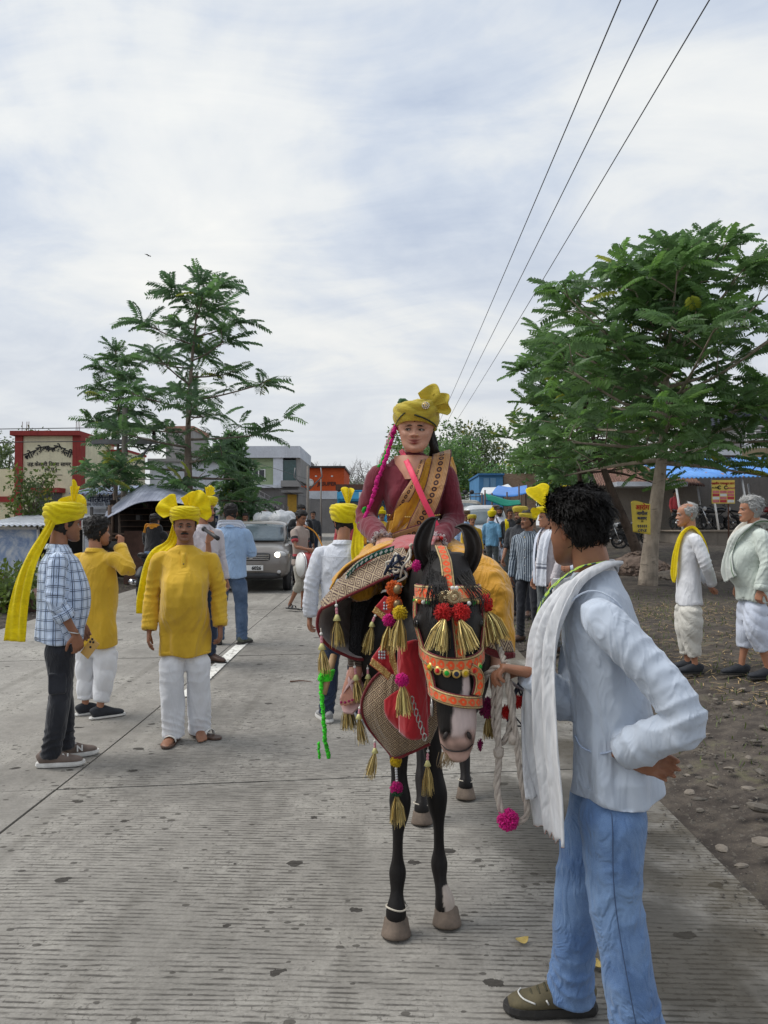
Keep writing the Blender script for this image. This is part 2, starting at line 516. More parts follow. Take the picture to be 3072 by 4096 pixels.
joint = plain('joint_filler', c8(42, 40, 38), .9)
g = G()
for xx in (LX, JX): g.box((xx - .012, -9, -.2), (xx + .012, 4.9, -.009))
# far road beyond the slabs
far = grid(lambda u, v: np.stack([LX + (EX - LX) * u, ys[-1] + .5 + (420 - ys[-1]) * v, zroad(ys[-1] + .5 + (420 - ys[-1]) * v) + .0], 1), 6, 40)
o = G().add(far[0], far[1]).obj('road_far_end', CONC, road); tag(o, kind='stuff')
# painted centre dashes
PAINT = MB('road_paint'); v = PAINT.co('World'); nn = PAINT.noise(v, 14, 5, .7)
PAINT.set(color=PAINT.mix(nn.ss(.38, .5), c8(150, 146, 138), c8(226, 224, 216)), rough=.8); PAINT = PAINT.m
for y0 in (6.9, 15.9, 24.9, 33.9):
    V, F, uv = grid(lambda u, v: np.stack([-1.90 + .13 * u, y0 + 3.0 * v, zroad(y0 + 3 * v) + .007], 1), 1, 14)
    o = G().add(V, F).obj('lane_dash', PAINT, road)
# ---------------------------------------------------------------- trees
def leaf_mat(name, col, hue=(1.25, 1.15, .6), trans=.35):
    b = MB(name); a = b.attr(); v = b.co('World'); n = b.noise(v, 1.3, 3)
    c = b.mix(n.ss(.3, .7), mul(col, .72), (col[0] * hue[0], col[1] * hue[1], col[2] * hue[2]))
    c = b.mix(1.0, c, a, 'MULTIPLY')
    b.set(color=c, rough=.45, spec=.5); b.set(trans=trans); return b.m
LEAF = leaf_mat('ailanthus_leaf', (.13, .235, .10), (1.15, 1.15, .85), .5)
LEAF_L = leaf_mat('hanging_leaf', (.11, .20, .105), (1.1, 1.1, .9), .5)
LEAF_D = leaf_mat('dark_leaf', (.10, .19, .075), trans=.45)
LEAF_FAR = leaf_mat('distant_leaf', (.10, .15, .085))
LEAF_SHRUB = leaf_mat('shrub_leaf', (.11, .165, .06))
def bark_mat(name, col, k=1.0):
    b = MB(name); v = b.co('World', (1, 1, .3)); n = b.noise(v, 9, 6, .65); r = b.noise(b.co('World', (1, 1, 3)), 6, 4, .6); s = b.noise(b.co('World'), 2.2, 4)
    c = b.ramp(n * .5 + s * .5, [(.32, mul(col, .5)), (.5, col), (.66, mul(col, 1.45))])
    c = b.mix(r.ss(.58, .7) * .6, c, mul(col, .35)); b.set(color=c, rough=.92, spec=.15); b.bump(n * .6 + r * .6, .8, .03); return b.m
BARK = bark_mat('pale_bark', c8(158, 146, 132)); BARK_D = bark_mat('dark_bark', c8(84, 72, 64)); BARK_M = bark_mat('grey_bark', c8(124, 112, 102))


def pinnate(pairs, L, ll, lw, droop):
    """a compound leaf along +X: midrib and pairs of leaflets"""
    V, F = [], []
    f = lambda t: (L * t, 0, -droop * L * t * t + .10 * L * t)
    for t0, t1 in zip(np.linspace(0, 1, 5)[:-1], np.linspace(0, 1, 5)[1:]):
        a, b_ = f(t0), f(t1); k = len(V)
        V += [(a[0], -.006, a[2]), (a[0], .006, a[2]), (b_[0], .005, b_[2]), (b_[0], -.005, b_[2])]; F.append((k, k + 1, k + 2, k + 3))
    for i in range(pairs):
        t = .14 + .86 * i / (pairs - 1); p = np.array(f(t)); sz = math.sin(math.pi * (.22 + .62 * (i / pairs))) ** .7
        for s in (-1, 1):
            d = np.array((.38, s * .92, -.36 - .2 * t)); d /= np.linalg.norm(d); w = np.array((.92, -s * .36, .12)); l = ll * sz
            k = len(V); V += [p, p + d * l * .42 + w * lw * .5, p + d * l + np.array((0, 0, -.18 * l)), p + d * l * .42 - w * lw * .5]; F.append((k, k + 1, k + 2, k + 3))
    return np.array([tuple(q) for q in V]), np.array(F)


def sprig(n, r, ll, lw, seed=0):
    """a small bunch of simple leaves"""
    rg = np.random.default_rng(seed); V, F = [], []
    for i in range(n):
        d = rg.normal(size=3); d[2] -= .25; d /= np.linalg.norm(d); p = d * r * rg.uniform(.15, 1)
        e = d + rg.normal(size=3) * .5; e /= np.linalg.norm(e); w = np.cross(e, rg.normal(size=3)); w /= np.linalg.norm(w)
        k = len(V); V += [p, p + e * ll * .45 + w * lw * .5, p + e * ll, p + e * ll * .45 - w * lw * .5]; F.append((k, k + 1, k + 2, k + 3))
    return np.array(V), np.array(F)


class Tree:
    def __init__(s, name, label, base, group=None, seed=1):
        s.root = empty(name, base, 0, label, 'tree', group); s.rg = np.random.default_rng(seed); s.w = G(); s.L = []
    def limb(s, pts, r0, r1, n=7, k=2):
        m = len(pts); s.w.tube(pts, [r0 + (r1 - r0) * (i / (m - 1)) ** .8 for i in range(m)], n, k=k)
    def leaf(s, p, d, up=(0, 0, 1), sc=1.0): s.L.append((tuple(p), tuple(d), tuple(up), sc))
    def rosette(s, p, axis, n, sc=1.0, el=(-.35, .95)):
        a0 = s.rg.uniform(0, 6.3); axis = np.asarray(axis, float)
        for i in range(n):
            a = a0 + i * 2.4; e = s.rg.uniform(*el)
            d = np.array((math.cos(a) * math.cos(e), math.sin(a) * math.cos(e), math.sin(e))) + axis * .45
            s.leaf(np.asarray(p) + s.rg.normal(size=3) * .04 * sc, d, (0, 0, 1), sc * s.rg.uniform(.72, 1.15))
    def done(s, tpl, bark, leaf, trunk='trunk', crown='crown', yellow=.02):
        s.w.obj(trunk, bark, s.root)
        TV, TF = tpl; n = len(s.L); P = np.array([l[0] for l in s.L]); D = np.array([l[1] for l in s.L]); U = np.array([l[2] for l in s.L])
        sc = np.array([l[3] for l in s.L])
        D /= np.linalg.norm(D, axis=1)[:, None]; W = np.cross(U, D); W /= np.linalg.norm(W, axis=1)[:, None] + 1e-9; U = np.cross(D, W)
        roll = s.rg.normal(size=n) * .45; W, U = W * np.cos(roll)[:, None] + U * np.sin(roll)[:, None], U * np.cos(roll)[:, None] - W * np.sin(roll)[:, None]
        M = np.stack([D, W, U], 2) * sc[:, None, None]
        V = np.einsum('nij,mj->nmi', M, TV) + P[:, None]
        V += s.rg.normal(size=V.shape) * .006
        F = TF[None] + (np.arange(n) * len(TV))[:, None, None]
        sh = s.rg.uniform(.75, 1.25, n)[:, None] * np.ones(3)
        yl = s.rg.uniform(size=n) < yellow; sh[yl] = (2.8, 1.7, .7)
        gr = s.rg.uniform(size=n) < .22; sh[gr] *= (1.25, 1.3, .9)
        Cc = np.repeat(sh[:, None], len(TV), 1)
        G().add(V.reshape(-1, 3), F.reshape(-1, TF.shape[1]), 0, None, Cc.reshape(-1, 3)).obj(crown, leaf, s.root, smooth=False, colattr=True)
        return s.root


def big_tree(name, label, base, H, z0, rad, nl, bark, leaf, seed, r0=.22, tpl=None, group=None, lean=(0, 0), dens=9, upk=1.0, low=.0, xs=1.0, yellow=.02, tw=5, r1=.12):
    t = Tree(name, label, base, group, seed); rg = t.rg
    tr = lambda f: np.array((lean[0] * f + .10 * math.sin(f * 5 + seed), lean[1] * f + .06 * math.cos(f * 4), H * .93 * f))
    f = np.linspace(0, 1, 9); t.w.tube([tr(q) - (0, 0, .15 * (q == 0)) for q in f], [r0 * 1.35, r0 * 1.02, r0 * .9, r0 * .75, r0 * .55, r0 * .42, r0 * .3, r0 * .18, .02], 10, k=2)
    for i in range(nl):
        q = (i + .5) / nl; h = z0 + (H * .9 - z0) * q ** 1.05; a = i * 2.399 + rg.uniform(-.3, .3)
        prof = math.sin(math.pi * min(1, .34 + .62 * q)) ** .7
        Lh = rad * prof * rg.uniform(.72, 1.12); rise = (r1 + .62 * q * upk) * Lh + low * (1 - q)
        p0 = tr(h / (H * .93)); dx = np.array((math.cos(a) * xs, math.sin(a), 0))
        pts = [p0, p0 + dx * Lh * .35 + (0, 0, rise * .22), p0 + dx * Lh * .7 + (0, 0, rise * .6), p0 + dx * Lh + (0, 0, rise)]
        t.limb(pts, r0 * .34 * (1 - q * .6), .012)
        C = catmull(pts, 5)
        for m in range(tw):
            c = C[int(len(C) * (.26 + .72 * m / max(1, tw - 1))) - 1]; b_ = a + (-1) ** m * rg.uniform(.5, 1.2); l = Lh * rg.uniform(.12, .30)
            e = c + np.array((math.cos(b_) * l * xs, math.sin(b_) * l, l * rg.uniform(.1, .7)))
            t.w.tube([c, (c + e) / 2 + (0, 0, .02), e], [.014, .011, .007], 5)
            t.rosette(e, (math.cos(a) * .6, math.sin(a) * .6, .25), dens, rg.uniform(.75, 1.1))
        t.rosette(C[-1], (math.cos(a), math.sin(a), .4), dens + 2, 1.0, (-.2, .9))
    t.rosette(tr(1.0), (0, 0, 1), dens + 5, .9, (.0, 1.2))
    return t.done(tpl, bark, leaf, yellow=yellow)
PIN = pinnate(11, .60, .17, .072, .42); PIN_L = pinnate(11, .62, .17, .06, .50); PIN_S = pinnate(9, .45, .14, .05, .50)
def gz(x, y): return (x, y, float(zg(x, y)))
p = Pv(653, 590, 16); big_tree('ailanthus_tree', 'large leafy tree with thick pale trunk and yellow poster on it', gz(p.x, 16), 6.7, 2.5, 2.6, 46, BARK, LEAF, 5, r0=.165, tpl=PIN, lean=(.3, 0), dens=5, low=-.6, upk=1.7, tw=5)
p = Pv(641, 540, 24); big_tree('ailanthus_tree', 'leafy tree with dark slim trunk behind the pale trunked one', gz(p.x, 24), 6.9, 2.7, 2.5, 28, BARK_D, LEAF, 9, r0=.15, tpl=PIN, lean=(-2.4, 0), dens=6, low=-.7, tw=4, upk=1.3)
p = Pv(586, 500, 27); big_tree('ailanthus_tree', 'roadside tree with long side boughs reaching over the road', gz(p.x, 27), 5.8, 2.8, 3.2, 17, BARK_D, LEAF_D, 14, r0=.15, tpl=pinnate(9, .5, .14, .07, .3), lean=(-.3, 0), dens=6, upk=.7, tw=4)
p = Pv(188, 490, 20); big_tree('ailanthus_tree', 'tall sparse tree with layered drooping fronds behind tarpaulin stall', gz(p.x, 20), 8.2, 1.9, 1.9, 27, BARK_M, LEAF_L, 21, r0=.13, tpl=PIN_L, lean=(.2, 0), dens=4, upk=.5, low=-.3, tw=4)
p = Pv(118, 480, 21.5); big_tree('ailanthus_tree', 'shorter sparse tree with drooping fronds beside utility pole', gz(p.x, 21.5), 6.6, 3.4, .95, 15, BARK_M, LEAF_L, 23, r0=.08, tpl=PIN_S, lean=(-.1, 0), dens=5, upk=.4, low=-.2, tw=3)
p = Pv(236, 500, 24); big_tree('leafy_tree', 'dense round leaved tree before the green painted building', gz(p.x, 24), 4.3, 1.5, .5, 14, BARK_M, LEAF_L, 31, r0=.09, tpl=sprig(14, .30, .2, .1, 3), dens=4, upk=.7, tw=3)
p = Pv(116, 500, 19); big_tree('leafy_tree', 'low leaning young tree with drooping fronds near bus shelter', gz(p.x, 19.0), 3.1, 2.0, .75, 7, BARK_M, LEAF_L, 37, r0=.05, tpl=PIN_S, dens=4, upk=.4, tw=3)


def cloud_tree(name, label, base, H, rx, ry, rz, n, leaf, bark, seed, size=.35, group=None, low=.35, r0=.15, cat='tree'):
    t = Tree(name, label, base, group, seed); rg = t.rg; t.root['category'] = cat
    t.w.tube([(0, 0, -.2), (rg.normal() * .1, 0, H * .35), (rg.normal() * .2, 0, H * .8)], [r0 * 1.2, r0, r0 * .3], 8, k=2)
    K = 9; cs = []
    for k in range(K):
        a = k * 2.4; q = (k + .5) / K; cs.append(np.array((math.cos(a) * rx * .62 * rg.uniform(.5, 1.1), math.sin(a) * ry * .6, H - rz + (q - .5) * 1.5 * rz)))
        t.limb([(0, 0, H * rg.uniform(low, .6)), cs[-1] * .6 + np.array((0, 0, H * .2)), cs[-1]], r0 * .4, .02, 6)
    for i in range(n):
        c = cs[rg.integers(K)]; d = rg.normal(size=3); d /= np.linalg.norm(d); rr = rg.uniform(.25, 1) ** .5 * .62
        t.leaf(c + d * rr * np.array((rx, ry, rz)) * .8, rg.normal(size=3) + (0, 0, .05), (0, 0, 1), rg.uniform(.7, 1.3))
    return t.done(sprig(12, size, size * .62, size * .34, seed), bark, leaf)
gB = 'green trees along the far road'
for px, Y, H, rx, rz, n, lf, lab in (
    (424, 58, 8.2, 3.6, 3.0, 520, LEAF_D, 'dark green tree far behind the rider'), (447, 52, 6.6, 2.6, 2.3, 420, LEAF, 'green tree behind far parked vehicles'),
    (476, 60, 8.2, 3.4, 3.2, 520, LEAF_FAR, 'feathery pale green tree above the blue shop'), (548, 44, 5.4, 3.6, 2.1, 520, LEAF, 'round leafed tree above the brick wall'),
    (596, 46, 5.2, 2.8, 2.0, 380, LEAF, 'leafy tree beside grey concrete hut'), (760, 46, 9.2, 2.6, 2.8, 380, LEAF_FAR, 'pale tree rising behind the balcony house'),
    (6, 70, 9.0, 4.0, 3.4, 480, LEAF_FAR, 'hazy green tree beyond the cream building'), (352, 95, 6.5, 4, 2.2, 420, LEAF_FAR, 'hazy bush beside orange building')):
    p = Pv(px, 500, Y); cloud_tree('leafy_tree', lab, gz(p.x, Y), H, rx, rx, rz, n, lf, BARK_D, int(px), .42, gB)
# shrubs on the left verge
for px, Y, H, rx, n, lab in ((30, 19.5, 2.75, .62, 150, 'loose roadside shrub before the cream building window'), (14, 14.5, .7, .7, 70, 'low weedy bush under the painted billboard'), (6, 13.2, .5, .5, 70, 'small weed clump at verge edge')):
    p = Pv(px, 560, Y); cloud_tree('shrub', lab, gz(p.x, Y), H, rx, rx * .8, H * .42, n, LEAF_SHRUB, BARK_M, int(px) + 3, .17, None, .12, .035, 'shrub')
p = Pv(272, 516, 24.5); cloud_tree('shrub', 'grey green shrub with pale flowers behind the car', gz(p.x - 1.2, 24.5), 1.5, 1.2, .8, .6, 260, leaf_mat('dusty_leaf', (.2, .22, .15)), BARK_M, 77, .16, None, .12, .03, 'shrub')

# leafless trees far behind
BARE = plain('distant_bark', (.30, .29, .285), .95, .2)
def bare_tree(px, Y, H, seed):
    p = Pv(px, 500, Y); root = empty('bare_tree', gz(p.x, Y), 0, 'leafless grey tree far behind the orange building', 'tree', 'leafless trees on the skyline'); rg = np.random.default_rng(seed); g = G(); t = G()
    g.tube([(0, 0, -.3), (0, 0, H * .3), (rg.normal() * .3, 0, H * .6)], [.22, .17, .08], 6)
    def grow(p, d, l, r, dep):
        e = p + d * l; t.tube([p, (p + e) / 2 + rg.normal(size=3) * l * .06, e], [r, r * .8, r * .55], 4)
        if dep:
            for _ in range(3):
                q = d + rg.normal(size=3) * .55; q[2] += .12; grow(p + d * l * rg.uniform(.5, 1), q / np.linalg.norm(q), l * .66, r * .55, dep - 1)
    for k in range(6):
        a = k * 2.4; d = np.array((math.cos(a) * .7, math.sin(a) * .7, rg.uniform(.5, 1.1))); grow(np.array((0, 0, H * (.25 + .06 * k))), d / np.linalg.norm(d), H * .28, .085, 3)
    g.obj('trunk', BARE, root); t.obj('crown', BARE, root)
for k, (px, Y, H) in enumerate(((285, 105, 8.4), (305, 100, 8.8), (326, 110, 9.2), (343, 95, 8.4), (358, 90, 8.0), (372, 86, 8.8), (388, 92, 9.3), (318, 90, 7.4))): bare_tree(px, Y, H, 50 + k)
# hills of scrub behind the cream building
g = G(); V, F, uv = grid(lambda u, v: np.stack([-160 + 105 * u, 150 + 40 * v, 2 + 15 * np.sin(np.pi * np.clip(u * 1.0 + .15, 0, 1)) * np.sin(np.pi * v * .5 + .1) + np.sin(u * 37) * .5], 1), 40, 12); g.add(V, F)
b = MB('scrub_hill'); v = b.co('World'); n = b.noise(v, .35, 6, .7); b.set(color=b.ramp(n, [(.35, c8(112, 116, 108)), (.65, c8(166, 166, 158))]), rough=1); b.bump(n, 1, 2)
tag(g.obj('hill', b.m), kind='structure')
# ---------------------------------------------------------------- buildings
def paint(name, col, stain=.5, sc=1.0):
    b = MB(name); v = b.co('World'); n = b.noise(v, 1.1 * sc, 6, .65); n2 = b.noise(v, 12, 4); dr = b.noise(b.co('World', (5, 5, .35)), 1.2, 5, .65)
    c = b.mix((n * .6 + n2 * .4).ss(.35, .68), mul(col, .84), mul(col, 1.06)); c = b.mix(dr.ss(.52, .75) * stain, c, mul(col, .45)); b.set(color=c, rough=.88, spec=.2)
    b.bump(n2, .25, .02); return b.m
CREAM = paint('cream_wall', c8(226, 219, 188), .3); REDP = paint('red_trim', c8(150, 66, 62), .4); GREYC = paint('bare_concrete', c8(150, 148, 146), .5); DGREY = paint('dark_cement', c8(134, 131, 130), .4)
WHITEW = paint('whitewash', c8(208, 212, 220), .35); GREENW = paint('green_wall', c8(158, 172, 138), .25); ORANGE = paint('orange_wall', c8(206, 92, 52), .25); BLUEW = paint('blue_wall', c8(88, 138, 182), .3)
RUST = plain('rusty_iron', c8(96, 66, 52), .85, .4); IRON = plain('grey_iron', c8(120, 120, 122), .6, .2, metal=.5); WOOD = plain('old_wood', c8(96, 78, 66), .85, .3, 9)
GLASSD = plain('dark_glass', (.02, .026, .035), .12, .2, bump=0); BLACK = plain('black_paint', (.018, .018, .02), .5, .2); INK = plain('black_lettering', (.02, .02, .02), .7, .1)
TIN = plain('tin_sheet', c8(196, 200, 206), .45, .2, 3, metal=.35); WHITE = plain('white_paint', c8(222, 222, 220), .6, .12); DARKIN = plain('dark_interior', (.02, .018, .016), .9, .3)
def brick_mat(name, c1, c2, mort):
    b = MB(name); n = b.n('ShaderNodeTexBrick'); b.ln(b.co('World', (1, 1, 1), (R(90), 0, 0)), n.inputs['Vector']); n.inputs['Scale'].default_value = 4.2; n.inputs['Mortar Size'].default_value = .02
    for k, c in (('Color1', c1), ('Color2', c2), ('Mortar', mort)): n.inputs[k].default_value = (*c, 1)
    b.set(color=n.outputs[0], rough=.95); b.bump(S(b.nt, n.outputs['Fac']), .5, .02); return b.m
BRICK = brick_mat('brick', c8(150, 100, 82), c8(172, 130, 108), c8(160, 150, 140))


def rc(px0, px1, py0, py1, Y):
    a, b_ = Pv(px0, py0, Y), Pv(px1, py1, Y); return a.x, b_.x, b_.z, a.z      # x0, x1, zlow, zhigh
def wall(name, mat, par, px0, px1, py0, py1, Y, dep=.2, proud=0, z0=None):
    x0, x1, zl, zh = rc(px0, px1, py0, py1, Y); zl = zl if z0 is None else z0; o = par.location
    return G().box((x0 - o.x, Y - proud - o.y, zl - o.z), (x1 - o.x, Y + dep - o.y, zh - o.z)).obj(name, mat, par, smooth=False)
def house(name, label, px, Y, cat='building'):
    p = Pv(px, 500, Y); return empty(name, gz(p.x, Y), 0, label, cat)
def window(par, px0, px1, py0, py1, Y, bars=4, frame=WHITE, glass=GLASSD, fw=.06):
    w = wall('window', glass, par, px0, px1, py0, py1, Y, .02, .02); x0, x1, zl, zh = rc(px0, px1, py0, py1, Y); o = par.location; g = G()
    for a in ((x0, zl, x1, zl + fw), (x0, zh - fw, x1, zh), (x0, zl + fw, x0 + fw, zh - fw), (x1 - fw, zl + fw, x1, zh - fw), ((x0 + x1) / 2 - fw / 2, zl + fw, (x0 + x1) / 2 + fw / 2, zh - fw)):
        g.box((a[0] - o.x, Y - .07 - o.y, a[1] - o.z), (a[2] - o.x, Y - .025 - o.y, a[3] - o.z))
    f = g.obj('frame', frame, par, smooth=False); f.parent = w
    for k in range(bars):
        z = zl + (zh - zl) * (k + .7) / (bars + .4); b_ = G().box((x0 + fw - o.x, Y - .055 - o.y, z - .012 - o.z), (x1 - fw - o.x, Y - .03 - o.y, z + .012 - o.z)).obj('bar', IRON, par, smooth=False); b_.parent = w
    return w
def wtext(body, size, mat, px, py, Y, par, rz=0, bold=0, roll=0, name='lettering'):
    p = Pv(px, py, Y) - par.location; return text(name, body, size, mat, Matrix.Translation(p) @ Matrix.Rotation(R(roll), 4, 'Y') @ Matrix.Rotation(rz, 4, 'Z') @ UPR, par, bold)

# cream government hall with red trim and painted lettering
Y = 40; h = house('office_building', 'cream painted office building with red pillars and large black lettering', 48, Y); zb = h.location.z - .3
wall('wall', CREAM, h, 17, 79, 434, 530, Y, 5, z0=zb)
for a, b_ in ((16, 22.5), (73.5, 81)): wall('pillar', REDP, h, a, b_, 436, 530, Y, .5, .12, z0=zb)
wall('parapet_cap', REDP, h, 13, 82, 431.5, 436, Y, 5.3, .35)
wall('side_wing', CREAM, h, -60, 16, 469, 530, Y + 2, 4, z0=zb); wall('red_band', REDP, h, -60, 16, 496.5, 502, Y + 2, .1, .1)
window(h, 36, 62, 493, 523, Y, 6, IRON); wall('sunshade', REDP, h, 32.5, 65.5, 488.5, 493, Y, .1, .75)
wx = [81.2, 102, 124, 150]; wall('back_wing', CREAM, h, 81.5, 128, 452, 530, Y + 4, 3, z0=zb)
wall('red_band', REDP, h, 81.5, 128, 500, 504.5, Y + 4, .1, .14)
wall('parapet_cap', REDP, h, 81, 129, 450, 452.3, Y + 4, 3.2, .25)
for a in (100, 113): wall('pilaster', REDP, h, a, a + 2.0, 478, 530, Y + 4, .05, .09, z0=zb)
for px in (22, 26.5, 28.5, 76, 77.8, 79.5):
    p = Pv(px, 432, Y + .4) - h.location; G().tube([p, p + Vector((.02, 0, .55))], [.016, .016], 5).obj('reinforcing_bar', RUST, h)
for s_, px, py, sz, rl in (('लोक', 32.6, 457.0, .46, -22), ('सेवा', 43.0, 452.3, .46, -9), ('केन्द', 50.8, 450.6, .25, 0), ('के', 56.6, 451.2, .46, 8), ('स', 61.2, 453.0, .46, 14), ('ली', 66.8, 456.2, .46, 21)): wtext(s_, sz, INK, px, py, Y - .03, h, bold=.014, roll=rl)
wtext('•', .5, INK, 26.8, 460.5, Y - .03, h); wtext('•', .5, INK, 73, 457.6, Y - .03, h)
wtext('तह.केसली िजला सागर', .28, INK, 49, 466, Y - .03, h, bold=.006); wtext('(म.प.)', .30, INK, 50.8, 471.3, Y - .03, h, bold=.006)
p = Pv(52.2, 471.4, Y - .035) - h.location; G().box((p.x - .02, p.y, p.z), (p.x + .1, p.y + .01, p.z + .03)).obj('lettering', INK, h)
p = Pv(50.5, 475, Y - .035) - h.location; G().box((p.x - .62, p.y, p.z - .012), (p.x + .62, p.y + .01, p.z + .012)).obj('lettering', INK, h); wtext('*', .3, INK, 50.5, 477, Y - .04, h)

# bus shelter
Y = 23; h = house('bus_shelter', 'low bus shelter with white name board and tin roof', 110, Y); zb = h.location.z - .1
wall('back_wall', WHITEW, h, 84, 160, 505, 560, Y + 1.6, .15, z0=zb)
for k in range(7): wall('louvre', IRON if k % 2 else WHITEW, h, 92, 106, 509 + k * 5, 513 + k * 5, Y + .4, .05, .03 * (k % 2))
for a in (81.5, 90, 106.5, 109.5, 124, 150): wall('post', DGREY if a != 81.5 else WHITE, h, a, a + 1.9, 505, 560, Y + .1, .08, z0=zb)
wall('name_board', plain('board_white', c8(205, 212, 224), .5, .08), h, 76, 150, 495, 507, Y, .05)
x0, x1, zl, zh = rc(74, 160, 490, 496, Y); o = h.location
V, F, uv = grid(lambda u, v: np.stack([x0 + (x1 - x0) * u - o.x, Y - .35 + 2.4 * v - o.y, zl + .05 + .35 * v + .03 * np.sin(u * 130) - o.z], 1), 130, 3); V, F = solid(V, F, .02); G().add(V, F).obj('roof_sheet', plain('blue_tin', c8(150, 162, 186), .5), h)
NAVY = plain('navy_lettering', c8(58, 66, 92), .7)
wtext('यात', .26, NAVY, 93, 502.2, Y - .02, h, bold=.006); wtext('री', .26, NAVY, 100.3, 502.2, Y - .02, h, bold=.006); wtext('पतीक', .26, NAVY, 110.5, 502.2, Y - .02, h, bold=.006)
for px, py in ((97.8, 501.6), (106.4, 501.6)):
    p = Pv(px, py, Y - .025) - h.location; G().add([p + Vector(q) for q in ((-.045, 0, -.045), (-.03, 0, -.055), (.03, 0, .02), (.015, 0, .03))], [[0, 1, 2, 3]]).obj('lettering', NAVY, h)
wtext('गाम पंचायत केसली', .13, NAVY, 100, 506, Y - .02, h)
wtext('•••', .25, plain('teal_lettering', c8(60, 120, 130)), 81, 503, Y - .02, h)

# tarpaulin stall
Y = 18; h = house('tarpaulin_stall', 'dark roadside stall under a sagging grey tarpaulin roof', 155, Y, 'stall'); zb = h.location.z - .05; o = h.location
b = MB('grey_tarpaulin'); v = b.co('World'); x_, y_, z_ = b.xyz(v); ck = ((x_ * 9).tri().gt(.82)).mx((z_ * 9 + y_ * 9).tri().gt(.82)); n = b.noise(v, 2.2, 5)
b.set(color=b.mix(ck * .5, b.mix(n.ss(.3, .7), c8(118, 124, 142), c8(172, 178, 194)), c8(96, 102, 122)), rough=.5); b.bump(b.noise(v, 5, 4, .6, .8), .6, .06); TARP = b.m
rows = [[Pv(a, b_, 19.9) for a, b_ in ((110, 512), (130, 493), (150, 487), (178, 491), (207, 504))], [Pv(a, b_, 18.9) for a, b_ in ((107, 511), (128, 493.5), (147, 484.5), (174, 488.5), (207, 501))],
        [Pv(a, b_, 17.9) for a, b_ in ((105, 516), (120, 506), (140, 496), (168, 495), (206, 504))], [Pv(a, b_, 17.5) for a, b_ in ((103.5, 519.5), (117, 512.5), (138, 503), (166, 501), (206, 509))]]
V, F, uv, hw = patch(rows, 32, 18); V = V - np.array(o); V[:, 2] += wnoise(V, 5, 3.5) * .018 ; V, F = solid(V, F, .012); G().add(V, F).obj('tarpaulin', TARP, h)
V, F, uv, hw = patch([[Pv(103.5, 518, 17.55), Pv(105.5, 516.5, 17.5), Pv(107, 515.5, 17.4)], [Pv(103, 521, 17.6), Pv(105, 520, 17.5), Pv(107.5, 519, 17.42)], [Pv(103.8, 523.5, 17.6), Pv(105, 523, 17.5), Pv(106.5, 521, 17.45)]], 6, 6); V, F = solid(V - np.array(o), F, .02); G().add(V, F).obj('tarpaulin_flap', TARP, h)
for a, Y1 in ((108.5, 17.7), (112, 19.8), (201, 17.7), (204, 19.7), (150, 19.8)):
    p = Pv(a, 500, Y1); G().tube([(p.x - o.x, p.y - o.y, -.1), (p.x - o.x + .03, p.y - o.y, p.z - o.z - .12)], [.05, .045], 6).obj('post', WOOD, h)
wall('back_wall', plain('dark_board', c8(52, 44, 40), .9, .4), h, 110, 206, 500, 560, 19.8, .06, z0=zb)  # dark brown boards across the back of the stall
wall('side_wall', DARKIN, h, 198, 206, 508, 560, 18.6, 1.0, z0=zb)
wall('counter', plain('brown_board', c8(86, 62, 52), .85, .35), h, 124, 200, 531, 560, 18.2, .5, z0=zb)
for k in range(4): wall('shelf', WOOD, h, 118, 190, 508 + 6 * k, 508.9 + 6 * k, 19.5, .25)
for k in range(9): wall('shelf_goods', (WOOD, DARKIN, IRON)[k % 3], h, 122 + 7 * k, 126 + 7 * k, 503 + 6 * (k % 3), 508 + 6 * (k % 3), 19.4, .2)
for k, pyb in enumerate((533, 537, 541, 545)): wall('crate_board', WOOD, h, 109, 124, pyb, pyb + 1.7, 17.9, .04)

# painted low hoarding at the left
Y = 17.5; h = house('hoarding', 'weathered blue and white painted hoarding on low kiosk', 28, Y, 'billboard'); zb = h.location.z
b = MB('weathered_poster'); v = b.co('World', (1, 1, 1)); n = b.noise(v, 2.4, 6, .7, .6); b.set(color=b.ramp(n, [(.3, c8(86, 112, 160)), (.48, c8(150, 166, 192)), (.62, c8(205, 208, 210))]), rough=.8)
wall('poster_panel', b.m, h, -12, 38, 529.5, 556, Y, .04, z0=zb + .08)
for a in (-12, 37.3): wall('frame_post', WHITE, h, a, a + 1.4, 527, 560, Y, .05, .03, z0=zb - .1)
wall('top_rail', WHITE, h, -12, 38.7, 527, 529.5, Y, .05, .03); wall('kiosk_side', DARKIN, h, 38.8, 62, 529.5, 560, Y + .4, 1.2, z0=zb - .1)
x0, x1, zl, zh = rc(-14, 66, 524, 527, Y); o = h.location
V, F, uv = grid(lambda u, v: np.stack([x0 + (x1 - x0) * u - o.x, Y - .3 + 2.0 * v - o.y, zl + .03 + .25 * v + .02 * np.sin(u * 90) - o.z], 1), 110, 3); V, F = solid(V, F, .02); G().add(V, F).obj('roof_sheet', TIN, h)

